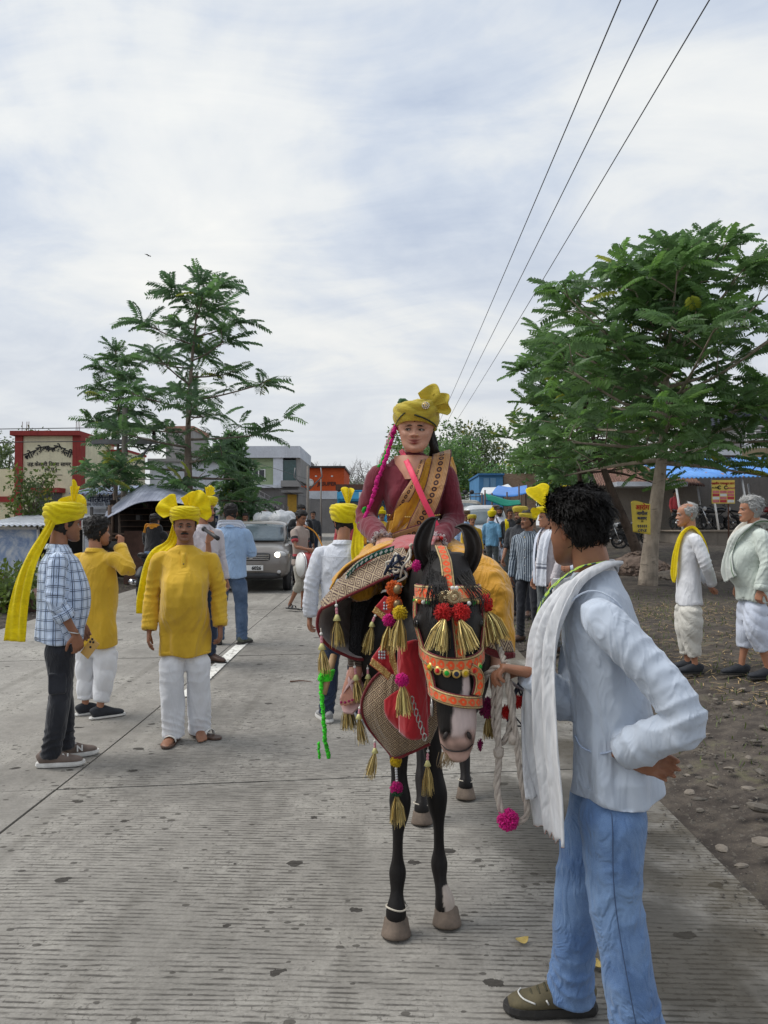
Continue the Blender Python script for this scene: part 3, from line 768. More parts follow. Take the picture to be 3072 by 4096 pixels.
# bank sign
Y = 20; h = house('bank_sign', 'blue and white bank direction sign behind the car', 212, Y, 'sign')
wall('panel', plain('sign_blue', c8(44, 72, 128), .5, .1), h, 205, 219, 515, 531.5, Y, .04); wall('post', IRON, h, 211, 212.2, 531.5, 545, Y, .04, z0=h.location.z - .1)
x0, x1, zl, zh = rc(204.6, 219.4, 514.6, 531.9, Y); o = h.location; g = G()
for a in ((x0, zl, x1, zl + .03), (x0, zh - .03, x1, zh), (x0, zl + .03, x0 + .03, zh - .03), (x1 - .03, zl + .03, x1, zh - .03)): g.box((a[0] - o.x, Y - .03 - o.y, a[1] - o.z), (a[2] - o.x, Y - .004 - o.y, a[3] - o.z))
g.obj('border', WHITE, h, smooth=False); wtext('सटेट बैंक', .15, WHITE, 212.3, 523.5, Y - .02, h, bold=.004); wtext('केसली', .15, WHITE, 212, 530, Y - .02, h, bold=.004)

# green two storey building with outside stair
Y = 45; h = house('shop_house', 'two storey green and grey house with outside staircase', 270, Y); zb = h.location.z - .3; o = h.location
wall('lower_wall', DGREY, h, 243, 298, 485, 520, Y, 6, z0=zb); wall('upper_wall', GREENW, h, 243, 273.5, 458, 485, Y, 6); wall('parapet', WHITEW, h, 241, 300.5, 446.5, 458, Y, 6, .25)
wall('white_column', WHITEW, h, 273.5, 283, 458, 485, Y, 6, .12); wall('glass_bay', plain('green_glass', c8(58, 84, 84), .1, .3, bump=0), h, 283, 296, 460, 481, Y, 5, .04); wall('bay_sill', GREYC, h, 282, 300, 481, 487, Y, .5, .5); wall('corner_wall', GREYC, h, 296, 300.5, 458, 481, Y, 5)
wall('floor_slab', WHITEW, h, 241, 283, 485, 488, Y, .3, .35); window(h, 252, 265.5, 469, 481, Y, 0); wall('recess_panel', plain('olive_trim', c8(138, 152, 116)), h, 247, 272, 459.5, 461, Y, .05, .05)
pts = [Pv(243, 488, Y - .6), Pv(284, 510.5, Y - .6)]
for k in range(13):
    f = k / 12; p = pts[0].lerp(pts[1], f) - o; G().box((p.x, -1.5, p.z - .30), (p.x + .26, -.4, p.z)).obj('step', GREYC, h, smooth=False)
a, b_ = Pv(243, 490, Y - 1.5) - o, Pv(284, 512.5, Y - 1.5) - o
G().add([a, b_, b_ + Vector((0, .12, 0)), a + Vector((0, .12, 0)), a - Vector((0, 0, .45)), b_ - Vector((0, 0, .45)), b_ + Vector((0, .12, -.45)), a + Vector((0, .12, -.45))], [[0, 1, 2, 3], [4, 7, 6, 5], [0, 4, 5, 1], [1, 5, 6, 2], [2, 6, 7, 3], [3, 7, 4, 0]]).obj('stair_string', GREYC, h, smooth=False)
a, b_ = Pv(255, 488.2, Y - 1.5) - o, Pv(288, 507, Y - 1.5) - o
for dz in (0, -.25, -.5, -.75): G().tube([a + Vector((0, 0, dz)), b_ + Vector((0, 0, dz))], [.02, .02], 5).obj('hand_rail', IRON, h)
for k in range(8): q = a.lerp(b_, k / 7); G().tube([q, q - Vector((0, 0, .95))], [.02, .02], 5).obj('baluster', IRON, h)
wall('shutter', plain('yellow_shutter', c8(196, 152, 52), .6, .15), h, 287.5, 296.5, 494.5, 512, Y - .1, .05); wall('awning', DGREY, h, 284, 304, 491, 493.5, Y, .1, 1.2)
wall('brick_heap', BRICK, h, 262, 276, 506, 516, Y - .8, .3)
h2 = house('white_house', 'long whitewashed house with dark cement base behind trees', 196, 47); zb = h2.location.z - .3
wall('wall', WHITEW, h2, 150, 242.5, 462, 492, 47, 6); wall('base_wall', DGREY, h2, 150, 242.5, 492, 520, 47, 6, .15, z0=zb); wall('roof_room', GREYC, h2, 166, 193, 430, 462, 48.5, 4); wall('brick_top', BRICK, h2, 165, 194, 426, 430, 48.4, 4.2); wall('roof_edge', GREYC, h2, 149, 243, 459, 462, 47, 6, .3)
p = Pv(213, 507, 44) - h2.location; V, F = ell((p.x, p.y, p.z), (.45, .12, .45)); G().add(V, F).obj('dish_antenna', WHITE, h2)

# orange shop building
Y = 60; h = house('orange_building', 'flat roofed orange building with black cornice and lettering', 320, Y); zb = h.location.z - .3
wall('wall', ORANGE, h, 293, 344, 468, 491, Y, 8); wall('cornice', BLACK, h, 290, 345.5, 466.3, 468, Y, 8, .4); wall('lower_wall', WHITEW, h, 293, 352, 491, 499, Y, 8, .05); wall('ground_floor', DGREY, h, 290, 352, 499, 520, Y, 8, .02, z0=zb)
wtext('JKSUPER', .40, plain('dark_brown_lettering', c8(70, 40, 34)), 327, 485.5, Y - .05, h, bold=.012)
for px in (315, 331): wall('vent', WHITE, h, px, px + 2, 475.5, 476.8, Y, .05, .03)
for px, py in ((298, 481), (310, 482.5)):
    p = Pv(px, py, Y - .1) - h.location; V, F = ell((p.x, p.y, p.z), (.3, .05, .3)); G().add(V, F).obj('round_badge', WHITE, h)
wall('roof_room', BRICK, h, 292, 300, 459.5, 466, Y + 2, 3); wall('roof_room', GREYC, h, 300, 311, 461.5, 466, Y + 2, 3); wtext('TESOL', .35, WHITE, 301, 506, Y - .2, h)
wall('shop_front', BLACK, h, 296, 306, 501, 512, Y, .1, .1)

# right side: blue shop, brick wall, hut
Y = 42; h = house('blue_shop', 'small blue painted shop with double doors beside brick wall', 492, Y); zb = h.location.z - .2
wall('wall', BLUEW, h, 479, 503, 474.5, 510, Y, 5, z0=zb); wall('roof_edge', paint('blue_trim', c8(70, 116, 160)), h, 478, 504, 473.5, 475.5, Y, 5, .2)
for a in (483.5, 490.3): wall('door', paint('pale_door', c8(120, 158, 190)), h, a, a + 5.6, 478, 500, Y, .03, .05)
h = house('brick_wall', 'unplastered brick wall beside the blue shop', 520, 42.5, 'wall'); wall('bricks', brick_mat('pale_brick', c8(158, 126, 104), c8(176, 148, 126), c8(150, 142, 132)), h, 503.5, 536, 473.5, 510, 42.5, .3, z0=h.location.z - .2)
h = house('concrete_hut', 'plain grey concrete hut behind the tree trunks', 600, 44); wall('wall', GREYC, h, 582, 612, 473, 520, 44, 4, z0=h.location.z - .2); wall('roof_edge', GREYC, h, 581, 613, 470.5, 473, 44, 4, .2)
BTARP = cloth('blue_tarpaulin', c8(70, 130, 205), .5, 3); WTARP = cloth('white_tarpaulin', c8(205, 208, 210), .4, 3); GTARP = cloth('green_cloth', c8(40, 160, 138), .5, 4, trans=.3)
def tarp(name, label, mat, pts, Y0, Y1, posts=()):
    h = house(name, label, (pts[0][0] + pts[1][0]) / 2, Y0, 'awning'); o = h.location
    rows = [[Pv(*pts[0], Y1), (Pv(*pts[0], Y1) + Pv(*pts[1], Y1)) / 2 - Vector((0, 0, .06)), Pv(*pts[1], Y1)], [Pv(*pts[3], Y0), (Pv(*pts[3], Y0) + Pv(*pts[2], Y0)) / 2 - Vector((0, 0, .1)), Pv(*pts[2], Y0)]]
    V, F, uv, hw = patch(rows, 16, 6); V = V - np.array(o); V[:, 2] += wnoise(V, 2, 2.5) * .03; V, F = solid(V, F, .02); G().add(V, F).obj('sheet', mat, h)
    for px, py, Y in posts:
        p = Pv(px, py, Y) - o; G().tube([(p.x, p.y, float(zg(p.x + o.x, Y)) - o.z - .1), p], [.035, .03], 6).obj('post', WOOD, h)
tarp('tarpaulin_awning', 'sloping blue tarpaulin shelter behind the crowd', BTARP, ((498, 486), (527, 485.5), (527, 493), (490, 494.5)), 30, 33, ((492, 493, 30), (507, 492, 30), (519, 484, 30), (526, 492, 32)))
tarp('tarpaulin_awning', 'long white sheet roof beside blue tarpaulin shelter', WTARP, ((483, 488), (508, 484), (512, 487), (480, 494)), 34, 37, ((482, 493, 34), (510, 488, 34)))
tarp('cloth_screen', 'green cloth screen hung between poles behind crowd', GTARP, ((485, 492.5), (521, 501), (521, 505), (488, 500)), 29.0, 29.3, ((485, 490, 29.1), (521, 495, 29.1)))

# tiled house behind the trees
Y = 36; h = house('tiled_house', 'low house with brown clay tile roof behind the trees', 650, Y); zb = h.location.z - .3; o = h.location
wall('wall', paint('mud_wall', c8(150, 142, 132)), h, 596, 700, 484, 520, Y + 1.2, 4, z0=zb)
x0, x1, zl, zh = rc(596, 704, 464, 486, Y)
def tl(u, v):
    ed = .9 * (1 - u) * v
    return np.stack([x0 + (x1 - x0) * u + ed - o.x, -.2 + 4.5 * v, zl - o.z + (zh - zl + .25) * v * (1 - .12 * (1 - u)) + .045 * np.sin(u * 260) + .06 * ((v * 11) % 1) + .03 * np.sin(u * 23 + v * 9)], 1)
V, F, uv = grid(tl, 240, 44); b = MB('clay_tiles'); v = b.co('World'); n = b.noise(v, 5, 4, .7); b.set(color=b.ramp(n, [(.32, c8(70, 54, 48)), (.5, c8(118, 86, 74)), (.68, c8(146, 120, 106))]), rough=.95); G().add(V, F).obj('tile_roof', b.m, h, smooth=False)
wall('tin_eave', TIN, h, 608, 676, 483.5, 488, Y - 1, .05, 1.4)

# blue sheet shelter with motorcycles, raised platform
Y = 32; h = house('parking_shelter', 'open shelter with blue corrugated roof over parked motorcycles', 720, Y, 'shelter'); zb = h.location.z; o = h.location
x0 = Pv(668, 470, Y).x; x1 = x0 + 9; zf = Pv(700, 478.5, Y).z
b = MB('blue_corrugated_sheet'); v = b.co('World'); n = b.noise(b.co('World', (2, .6, 1)), 1.5, 5, .7); b.set(color=b.mix(n.ss(.62, .7), b.mix(b.noise(v, 1.2, 4).ss(.3, .7), c8(62, 124, 198), c8(96, 156, 222)), c8(150, 110, 80)), rough=.5); BSHEET = b.m
V, F, uv = grid(lambda u, v: np.stack([x0 + 9 * u - o.x, -.1 + 4.5 * v, zf - o.z + 1.15 * v + .03 * np.sin(u * 9 / .18 * 6.28) + .18 * u], 1), 300, 4); V, F = solid(V, F, .015); G().add(V, F).obj('roof_sheet', BSHEET, h)
PL = Pv(703, 531, 30).z
g = G(); g.box((Pv(699, 531, 30).x - o.x, 30 - Y, -.6), (Pv(699, 531, 30).x + 11 - o.x, 38 - Y, PL - o.z - .02)); g.obj('platform', paint('old_cement', c8(128, 120, 110), .6), h, smooth=False)
g = G(); g.box((Pv(699, 531, 30).x - .1 - o.x, 29.92 - Y, PL - .02 - o.z), (Pv(699, 531, 30).x + 11.1 - o.x, 38.1 - Y, PL + .04 - o.z)); g.obj('platform_top', paint('worn_cement', c8(152, 140, 126), .5), h, smooth=False)
for px, Y1 in ((675, 32.2), (697, 36), (711, 32.2), (742, 32.2), (748, 36), (772, 32.2)):
    p = Pv(px, 480, Y1); g = G().tube([(p.x - o.x + .35, p.y - o.y, PL - o.z - .3), (p.x - o.x, p.y - o.y, zf + .02 - o.z)], [.045, .045], 7).obj('post', WHITE, h)
wall('back_wall', paint('grime_wall', c8(138, 134, 130), .6), h, 664, 800, 476, 530, 37.5, .2, z0=PL - .2); wall('door', DARKIN, h, 676, 690, 484, 516, 37.4, .05)
h = house('balcony_house', 'upper storey house with dark flat roof and balcony railing', 770, 42); o = h.location
wall('wall', paint('grey_plaster', c8(168, 166, 164)), h, 742, 830, 405, 520, 43, 5, z0=h.location.z - .2); wall('roof_slab', paint('dark_slab', c8(74, 78, 92)), h, 738, 830, 404, 417, 42, 5, .8); wall('balcony_floor', WHITEW, h, 740, 830, 443, 448, 41, 1.5); wall('thatch', paint('straw_roof', c8(150, 136, 112)), h, 736, 830, 448, 458, 40.5, 1.5)
for k in range(5): wall('hand_rail', WHITE, h, 744, 830, 421 + 4.5 * k, 421.7 + 4.5 * k, 41, .04)
for k in range(8): wall('baluster', WHITE, h, 746 + 9 * k, 747 + 9 * k, 420, 443, 41.05, .04)
wall('lower_roof', TIN, h, 694, 742, 450, 455, 40, 3); wall('lower_wall', DGREY, h, 703, 742, 438, 462, 41, 2)

# notice board on a post
Y = 24; h = house('notice_board', 'yellow and pink printed notice board on rusty post', 727, Y, 'sign'); o = h.location
wall('post', RUST, h, 728.2, 729.8, 504, 565, Y + .03, .05, z0=o.z - .1); NB = plain('board_yellow', c8(226, 198, 92), .6, .08); wall('panel', NB, h, 711.8, 735, 480, 503.5, Y, .03)
PINK = plain('board_pink', c8(214, 120, 120), .6); 
for r in range(4):
    for c in range(3): wall('print_block', (PINK, plain('board_red', c8(190, 60, 66)), WHITE)[(r + c) % 3] if r else PINK, h, 712.6 + c * 7.4, 719.3 + c * 7.4, 490.6 + r * 3.1, 493.2 + r * 3.1, Y, .01, .006)
wtext('C  C', .16, INK, 722.5, 489.2, Y - .012, h, bold=.006); wtext('मालवीय कमपयूटर वरक', .085, plain('red_lettering', c8(170, 40, 40)), 723, 484.3, Y - .012, h, bold=.003); wtext('फोटोकापी', .07, plain('pink_lettering', c8(190, 50, 110)), 731, 489, Y - .012, h)
wtext('उप-तैसील', .07, INK, 715.5, 488.5, Y - .012, h)
# yellow poster on the pale trunk
p = Pv(645, 519, 15.74); h = empty('poster', p, R(12), 'curling yellow poster with red and blue letters on tree trunk', 'poster'); YP = plain('yellow_paper', c8(232, 206, 84), .7, .1)
V, F, uv = grid(lambda u, v: np.stack([-.30 + .40 * u - .10 * v * (1 - u) * 1.2, -.02 - .10 * (u - .6) ** 2 - .14 * (1 - u) ** 3 * v, -.32 + .66 * v + .06 * (1 - u) * (1 - v) + .03 * np.sin(u * 5) * v], 1), 12, 14); V, F = solid(V, F, .004); G().add(V, F).obj('sheet', YP, h)
for s_, sz, z, m_ in (('आरोग', .14, .19, plain('poster_red', c8(196, 52, 40))), ('नागौल', .10, .08, NAVY), ('बनवाए', .08, -.01, NAVY), ('=', .09, -.08, INK), ('११२२२', .08, -.17, NAVY), ('८२५४', .09, -.26, NAVY)): text('lettering', s_, sz, m_, Matrix.Translation((-.10, -.065, z)) @ UPR, h, .003)

# ---------------------------------------------------------------- poles and wires
CEM = paint('cement_pole', c8(132, 126, 120), .4)
def pole(label, px, pyb, pyt, Y, r=.11, arm=True):
    p = Pv(px, pyt, Y); z0 = float(zg(p.x, Y)); t = empty('utility_pole', (p.x, Y, z0), 0, label, 'utility pole'); H = p.z - z0
    G().tube([(0, 0, -.3), (0, 0, H * .5), (0, 0, H)], [r, r * .85, r * .7], 8).obj('shaft', CEM, t)
    if arm:
        G().box((-.9, -.06, H * .78), (.9, .06, H * .78 + .12)).obj('cross_arm', IRON, t, smooth=False); G().tube([(.0, -.07, H * .55), (.75, -.07, H * .78)], [.03, .03], 5).obj('brace', IRON, t)
        for k in (-.8, 0, .8):
            g = G()
            for q in range(4): V, F = ell((k, 0, H * .78 + .16 + q * .06), (.06, .06, .035), 10, 6); g.add(V, F)
            g.obj('insulator', plain('brown_porcelain', (.03, .02, .02), .3, .1, bump=0), t)
    return t, H
t, H = pole('cement power pole with dark cross arm among left trees', 125, 545, 408, 21)
t2, H2 = pole('slim pole with v shaped arms near the orange building', 308, 512, 466, 30, .07, False)
for s in (-1, 1): G().tube([(0, 0, H2 * .72), (s * .55, 0, H2 * .88), (s * .5, 0, H2 * .98)], [.03, .03, .03], 5).obj('arm', IRON, t2)
pole('white far pole beside the blue bus', 321, 505, 479, 40, .05, False)
WIRE = plain('dark_wire', (.06, .06, .065), .6, .1)
def wire(label, pts, r=.012):
    o = G().tube(pts, [r] * len(pts), 5, k=3).obj('power_line', WIRE); tag(o, label, 'power line', 'overhead wires')
def span(x0, z0, x1, z1, ya, yb, sag=.5): return [(x0 + (x1 - x0) * f, ya + (yb - ya) * f, z0 + (z1 - z0) * f - 4 * sag * f * (1 - f)) for f in np.linspace(0, 1, 13)]
for x0, x1 in ((3.12, 3.1), (3.62, 3.7), (4.38, 4.3)): wire('overhead power line running along the road', span(x0, 9.0, x1 + .6, 9.6, -4, 66, .25), .011)
for k, (x0, px) in enumerate(((3.7, 444), (4.3, 449), (4.9, 456))):
    p = Pv(px, 440, 66); z0 = float(zg(p.x, 66)); t = empty('utility_pole', (x0, 66, z0), 0, 'slim far post carrying the overhead lines', 'utility pole', 'far line posts'); G().tube([(0, 0, -.3), (0, 0, 9.6 - z0)], [.1, .07], 6).obj('shaft', DGREY, t)
pp = Pv(125, 432, 21)
for dz, zz in ((0, .12), (.45, -.25)): wire('thin cable strung across the cream building', [(pp.x - 30, 24, pp.z + zz + .6), (pp.x - 12, 22, pp.z + zz + .05), (pp.x - .5, 21, pp.z + zz)], .012)
wire('thin cable sloping down towards the green house', [(pp.x, 21, pp.z - .3), (-6.5, 34, 4.6), (-4.6, 46, 4.4)], .012); wire('thin cable sloping down towards the green house', [(pp.x, 21, pp.z - 1.3), (-6.3, 34, 3.6), (-4.2, 46, 3.2)], .012)
# ---------------------------------------------------------------- people: materials
def skin_mat(name, col):
    b = MB(name); v = b.co('Object'); n = b.noise(v, 30, 4); n2 = b.noise(v, 5, 3)
    c = b.mix((n * .5 + n2 * .5).ss(.3, .7), mul(col, .85), mul(col, 1.1)); c = b.mix(1.0, c, b.attr(), 'MULTIPLY')
    b.set(color=c, rough=.48, spec=.4); b.p.inputs['Subsurface Weight'].default_value = .06; b.p.inputs['Subsurface Radius'].default_value = (.01, .004, .002); b.bump(n, .12, .004); return b.m
SK_D = skin_mat('dark_brown_skin', c8(146, 102, 78)); SK_M = skin_mat('brown_skin', c8(172, 122, 95)); SK_L = skin_mat('light_brown_skin', c8(196, 146, 122))
def hair_mat(name, col):
    b = MB(name); v = b.co('Object'); n = b.noise(v, 90, 3, .7); b.set(color=b.mix(n, mul(col, .5), mul(col, 1.8)), rough=.55, spec=.3); b.bump(n, .8, .006); return b.m
HAIR = hair_mat('black_hair', (.013, .011, .010)); HAIR_G = hair_mat('grey_hair', (.30, .30, .29)); HAIR_W = hair_mat('white_hair', (.62, .62, .60))
EYE_W = plain('eye_white', (.36, .33, .31), .3, .05, bump=0); EYE_B = plain('dark_iris', (.015, .01, .008), .15, .1, bump=0)
def turban_mat(name, col, tr=.25):
    b = MB(name); v = b.co('Object'); n = b.noise(v, 14, 4, .6, 1.0); f = b.noise(b.co('Object', (1, 1, 3.2)), 26, 3, .5, .6)
    b.set(color=b.mix((n * .6 + f * .4).ss(.3, .7), mul(col, .82), mul(col, 1.08)), rough=.75, sheen=.3, spec=.2); b.bump(f * .8 + n * .5, .45, .012); b.set(trans=tr); return b.m
YEL = turban_mat('bright_yellow_cloth', (.95, .77, .010), .3); YEL_P = turban_mat('soft_yellow_cloth', (.70, .56, .07), .3)
KURTA_Y = cloth('mustard_yellow_cotton', (.66, .41, .035), .4, 6); WHITE_C = cloth('white_cotton', (.72, .73, .76), .35, 7); WHITE_B = cloth('bluish_white_cotton', (.62, .67, .78), .35, 7)
SHIRT_W = cloth('crisp_white_cotton', (.70, .73, .80), .55, 7); DHOTI = cloth('cream_dhoti_cotton', (.62, .60, .54), .35, 9, stretch=(1, 1, .8)); MINT = cloth('pale_mint_cotton', (.60, .66, .60), .5, 7)
DENIM_B = cloth('black_denim', (.016, .017, .022), .35, 10, col2=(.03, .032, .04)); BLACK_C = cloth('black_cotton', (.018, .018, .02), .5, 9); GREY_DK = cloth('charcoal_cotton', (.04, .042, .048), .5, 9)
BLUE_C = cloth('sky_blue_cotton', (.33, .47, .68), .6, 8); BLUE_D = cloth('dusty_blue_cotton', (.16, .36, .56), .6, 8); PINKISH = cloth('pale_pinkish_cotton', (.56, .52, .54), .5, 8); BEIGE = cloth('beige_jersey', (.36, .29, .25), .5, 8); KHAKI = cloth('khaki_cotton', (.33, .31, .26), .6, 10)
RED_C = cloth('red_cotton', (.45, .06, .07), .5, 8); ORANGE_C = cloth('orange_scarf', (.75, .32, .03), .5, 10); GREY_J = cloth('grey_denim', (.10, .115, .12), .7, 11); OLIVE_T = cloth('olive_cotton', (.10, .11, .08), .6, 10)
def denim(name, col, fade):
    b = MB(name); v = b.co('Object'); n = b.noise(v, 5, 4, .6); f = (b.noise(b.co('Object', (1, 1, .6)), 9, 3, .6, 1.0) - .5).ab().ss(0, .13); wv = b.noise(b.co('Object', (1, 1, 4)), 300, 2)
    c = b.mix((n * .65 + wv * .35).ss(.34, .66), col, fade); b.set(color=c, rough=.85, sheen=.15, spec=.2); b.bump(wv * .08 - f * .6, .55, .014); return b.m
JEANS = denim('light_blue_denim', (.085, .16, .33), (.20, .31, .50)); JEANS_M = denim('mid_blue_denim', (.05, .085, .15), (.12, .17, .26)); JEANS_D = denim('navy_denim', (.014, .022, .045), (.03, .045, .08))
def uvmat(name, fn, trans=0, rough=.85):
    """patterned cloth: fn(builder, u, v in metres) -> colour"""
    b = MB(name); x, y, z = b.xyz(b.tc.outputs['UV']); b.set(color=fn(b, x, y), rough=rough, sheen=.2, spec=.2)
    f = (b.noise(b.co('Object', (1, 1, .5)), 6, 3, .5, 1.2) - .5).ab().ss(0, .12); b.bump(1 - f, .4, .015)
    if trans: b.set(trans=trans)
    return b.m
def _plaid(b, u, v):
    a = (u / .05).fr(); c = (v / .062).fr(); base = (.60, .70, .86)
    l1 = (a - .5).ab().lt(.055); l2 = (a - .72).ab().lt(.03); l3 = (c - .5).ab().lt(.04); l4 = (c - .68).ab().lt(.022); sh = (a - .5).ab().lt(.26) * .35; sh2 = (c - .5).ab().lt(.2) * .3
    col = b.mix(sh, base, (.30, .42, .62)); col = b.mix(sh2, col, (.36, .46, .64)); return b.mix((l1.mx(l2).mx(l3).mx(l4)) * .9, col, (.02, .03, .07))
PLAID = uvmat('blue_plaid_cotton', _plaid)
def _strp(b, u, v):
    a = (u / .036).fr(); col = b.mix(a.lt(.42), (.24, .29, .34), (.03, .045, .075)); return b.mix((a - .7).ab().lt(.05), col, (.5, .55, .6))
STRIPED = uvmat('navy_striped_cotton', _strp)
def _tee(b, u, v): return b.mix(((v - .215).ab().lt(.02)), b.mix(((v - .17).ab().lt(.025)), (.36, .29, .25), (.03, .028, .03)), (.42, .06, .07))
SOLE_W = plain('white_rubber', (.68, .67, .64), .6, .15, 20); SOLE_D = plain('dark_rubber', (.03, .028, .026), .7, .3, 20)
SHOE_BR = plain('brown_suede', c8(112, 98, 90), .85, .25, 20); SHOE_BL = plain('black_canvas', (.025, .028, .035), .85, .3, 20); SHOE_GN = plain('olive_suede', c8(92, 84, 62), .85, .3, 16); LEATH = plain('brown_leather', (.09, .05, .035), .45, .3, 16); SHOE_GY = plain('grey_mesh', c8(150, 150, 150), .8, .2, 20); STRAPW = plain('white_leather', (.65, .64, .6), .4, .1)
METAL = plain('silver_metal', (.6, .6, .6), .3, .1, metal=.9, bump=0); PHONE_B = plain('black_phone', (.012, .012, .014), .2, .1, bump=0); GOLD = plain('gold_metal', (.72, .50, .16), .35, .25, 40, metal=.8)

# ---------------------------------------------------------------- head surface
_T = np.array([  # z, half width, front y, back y
    (-.118, .012, -.076, -.05), (-.110, .030, -.088, -.03), (-.098, .041, -.094, -.012), (-.080, .051, -.094, .012), (-.058, .0575, -.092, .04), (-.032, .064, -.090, .066),
    (0, .069, -.087, .086), (.03, .0725, -.090, .096), (.058, .0725, -.084, .097), (.084, .0645, -.066, .086), (.102, .048, -.040, .064), (.112, .028, -.014, .040), (.116, .006, .006, .016)])
_TS = catmull(_T, 6)
def head_pts(u, v, d=0.0, wide=1.0):
    """u: -1..1 round the head, 0 = front; v: 0 chin .. 1 crown; d: outward offset"""
    z = -.118 + .234 * v; i = lambda c: np.interp(z, _TS[:, 0], _TS[:, c])
    w, yf, yb = i(1) * wide + d, i(2) - d, i(3) + d; yc, hd = (yf + yb) / 2, (yb - yf) / 2; ph = math.pi * u
    e = .88; sx = np.sign(np.sin(ph)) * np.abs(np.sin(ph)) ** e; cy = np.sign(np.cos(ph)) * np.abs(np.cos(ph)) ** e
    return np.stack([w * sx, yc - hd * cy, z + d * (2 * v - 1) * .8], 1)
def gs(x, c, s): return np.exp(-((x - c) / s) ** 2)
def make_head(face, fem=False):
    ti = np.linspace(-1, 1, 81)[:-1]; us = np.sign(ti) * np.abs(ti) ** 1.45; n = len(us)
    vs = np.concatenate([np.linspace(0, .58, 46), np.linspace(.6, 1, 16)]); U, Vv = np.meshgrid(us, vs)
    P = head_pts(U.ravel(), Vv.ravel(), 0, face.get('wide', 1.0)); x, y, z = P.T.copy(); ax = np.abs(x); fr = (y < -.02)
    k = face.get('nose', 1.0); sh = np.clip((.022 - z) / .05, 0, 1) * np.clip((z + .043) / .013, 0, 1)
    dy = -.024 * k * gs(x, 0, .0105 + .003 * (z < -.02)) * sh - .009 * gs(ax, .0135, .007) * gs(z, -.031, .008)
    dy += .011 * gs(ax, .031, .016) * gs(z, .0, .011) - .005 * gs(z, .019, .008) * gs(x, 0, .05) - .006 * gs(ax, .042, .018) * gs(z, -.024, .018)
    z = z - face.get('smile', 0) * x * x * 12
    dy += -.0065 * gs(x, 0, .020) * gs(z, -.0575, .006) - .0075 * gs(x, 0, .017) * gs(z, -.0705, .0065) + .004 * gs(x, 0, .024) * gs(z, -.0642, .0025) + .003 * gs(x, 0, .03) * gs(z, -.082, .007) - .005 * gs(x, 0, .018) * gs(z, -.1, .012)
    P[:, 1] += dy * fr; P[:, 0] *= 1 + face.get('cheek', 0) * gs(z, -.045, .03)
    m = len(vs); i = np.arange(m - 1)[:, None] * n; j = np.arange(n)[None]; j2 = (j + 1) % n
    F = [np.stack([i + j, i + j2, i + n + j2, i + n + j], -1).reshape(-1, 4), np.arange(n)[::-1].reshape(1, -1).copy(), (np.arange(n) + (m - 1) * n).reshape(1, -1)]
    C = np.ones((len(P), 3)); lip = np.clip(gs(x, 0, .021) * (gs(z, -.0575, .0055) + gs(z, -.0705, .006)) * 1.3, 0, 1) * fr
    C = C * (1 - lip[:, None]) + np.array(face.get('lip', (.72, .5, .5))) * lip[:, None]
    st = face.get('stubble', 0) * np.clip((-.038 - z) / .02, 0, 1) * (y < .02) * (1 - lip); C *= (1 - st[:, None] * np.array((.55, .5, .42)))
    ey = gs(ax, .031, .017) * gs(z, -.002, .011) * fr * .35; C *= (1 - ey[:, None]); nl = gs(ax, .007, .004) * gs(z, -.041, .003) * fr * .6; C *= (1 - nl[:, None])
    if face.get('kajal'): C *= (1 - (gs(ax, .031, .014) * gs(z, .004, .006) * fr * .4)[:, None])
    return P, F, C


def hand_g(g, wr, d, nrm, thumb, curl=.35, sp=1.0, grip=None):
    """palm and five fingers. d: where fingers point, nrm: out of the palm, thumb: +-1 side"""
    d = Vector(d).normalized(); nrm = Vector(nrm); nrm = (nrm - d * nrm.dot(d)).normalized(); b_ = d.cross(nrm) * thumb; wr = Vector(wr)
    g.add(*loft([wr - d * .03, wr, wr + d * .035, wr + d * .08, wr + d * .098], [(.024, .021), (.026, .020), (.038, .017), (.041, .014), (.036, .011)], 10, 1, tuple(b_))[:2])
    for o, L, r, k in ((.030, .072, .0088, 1.0), (.0105, .080, .009, 1.05), (-.0095, .074, .0087, 1.12), (-.028, .058, .0077, 1.2)):
        p = wr + d * (.088 - abs(o) * .12) + b_ * o; dd = d.copy() + b_ * o * 1.2 * sp; dd.normalize(); pts = [p - d * .02, p]; a = 0
        for s_, ca in ((.46, 62), (.30, 78), (.24, 45)):
            a += R(ca) * curl * k; q = dd * math.cos(a) + nrm * math.sin(a); p = p + q * L * s_; pts.append(p)
        g.add(*loft(pts, [r * 1.05, r * 1.05, r, r * .92, r * .7], 8, 1)[:2])
    p = wr + d * .022 + b_ * .026; t = (d * .62 + b_ * .75 + nrm * .25 * (1 + curl)).normalized(); t2 = (d * .85 + b_ * (.45 - .5 * curl) + nrm * (.15 + .6 * curl)).normalized()
    g.add(*loft([p - t * .01, p + t * .035, p + t * .042 + t2 * .03, p + t * .042 + t2 * .055], [.0135, .0115, .010, .007], 8, 1)[:2])


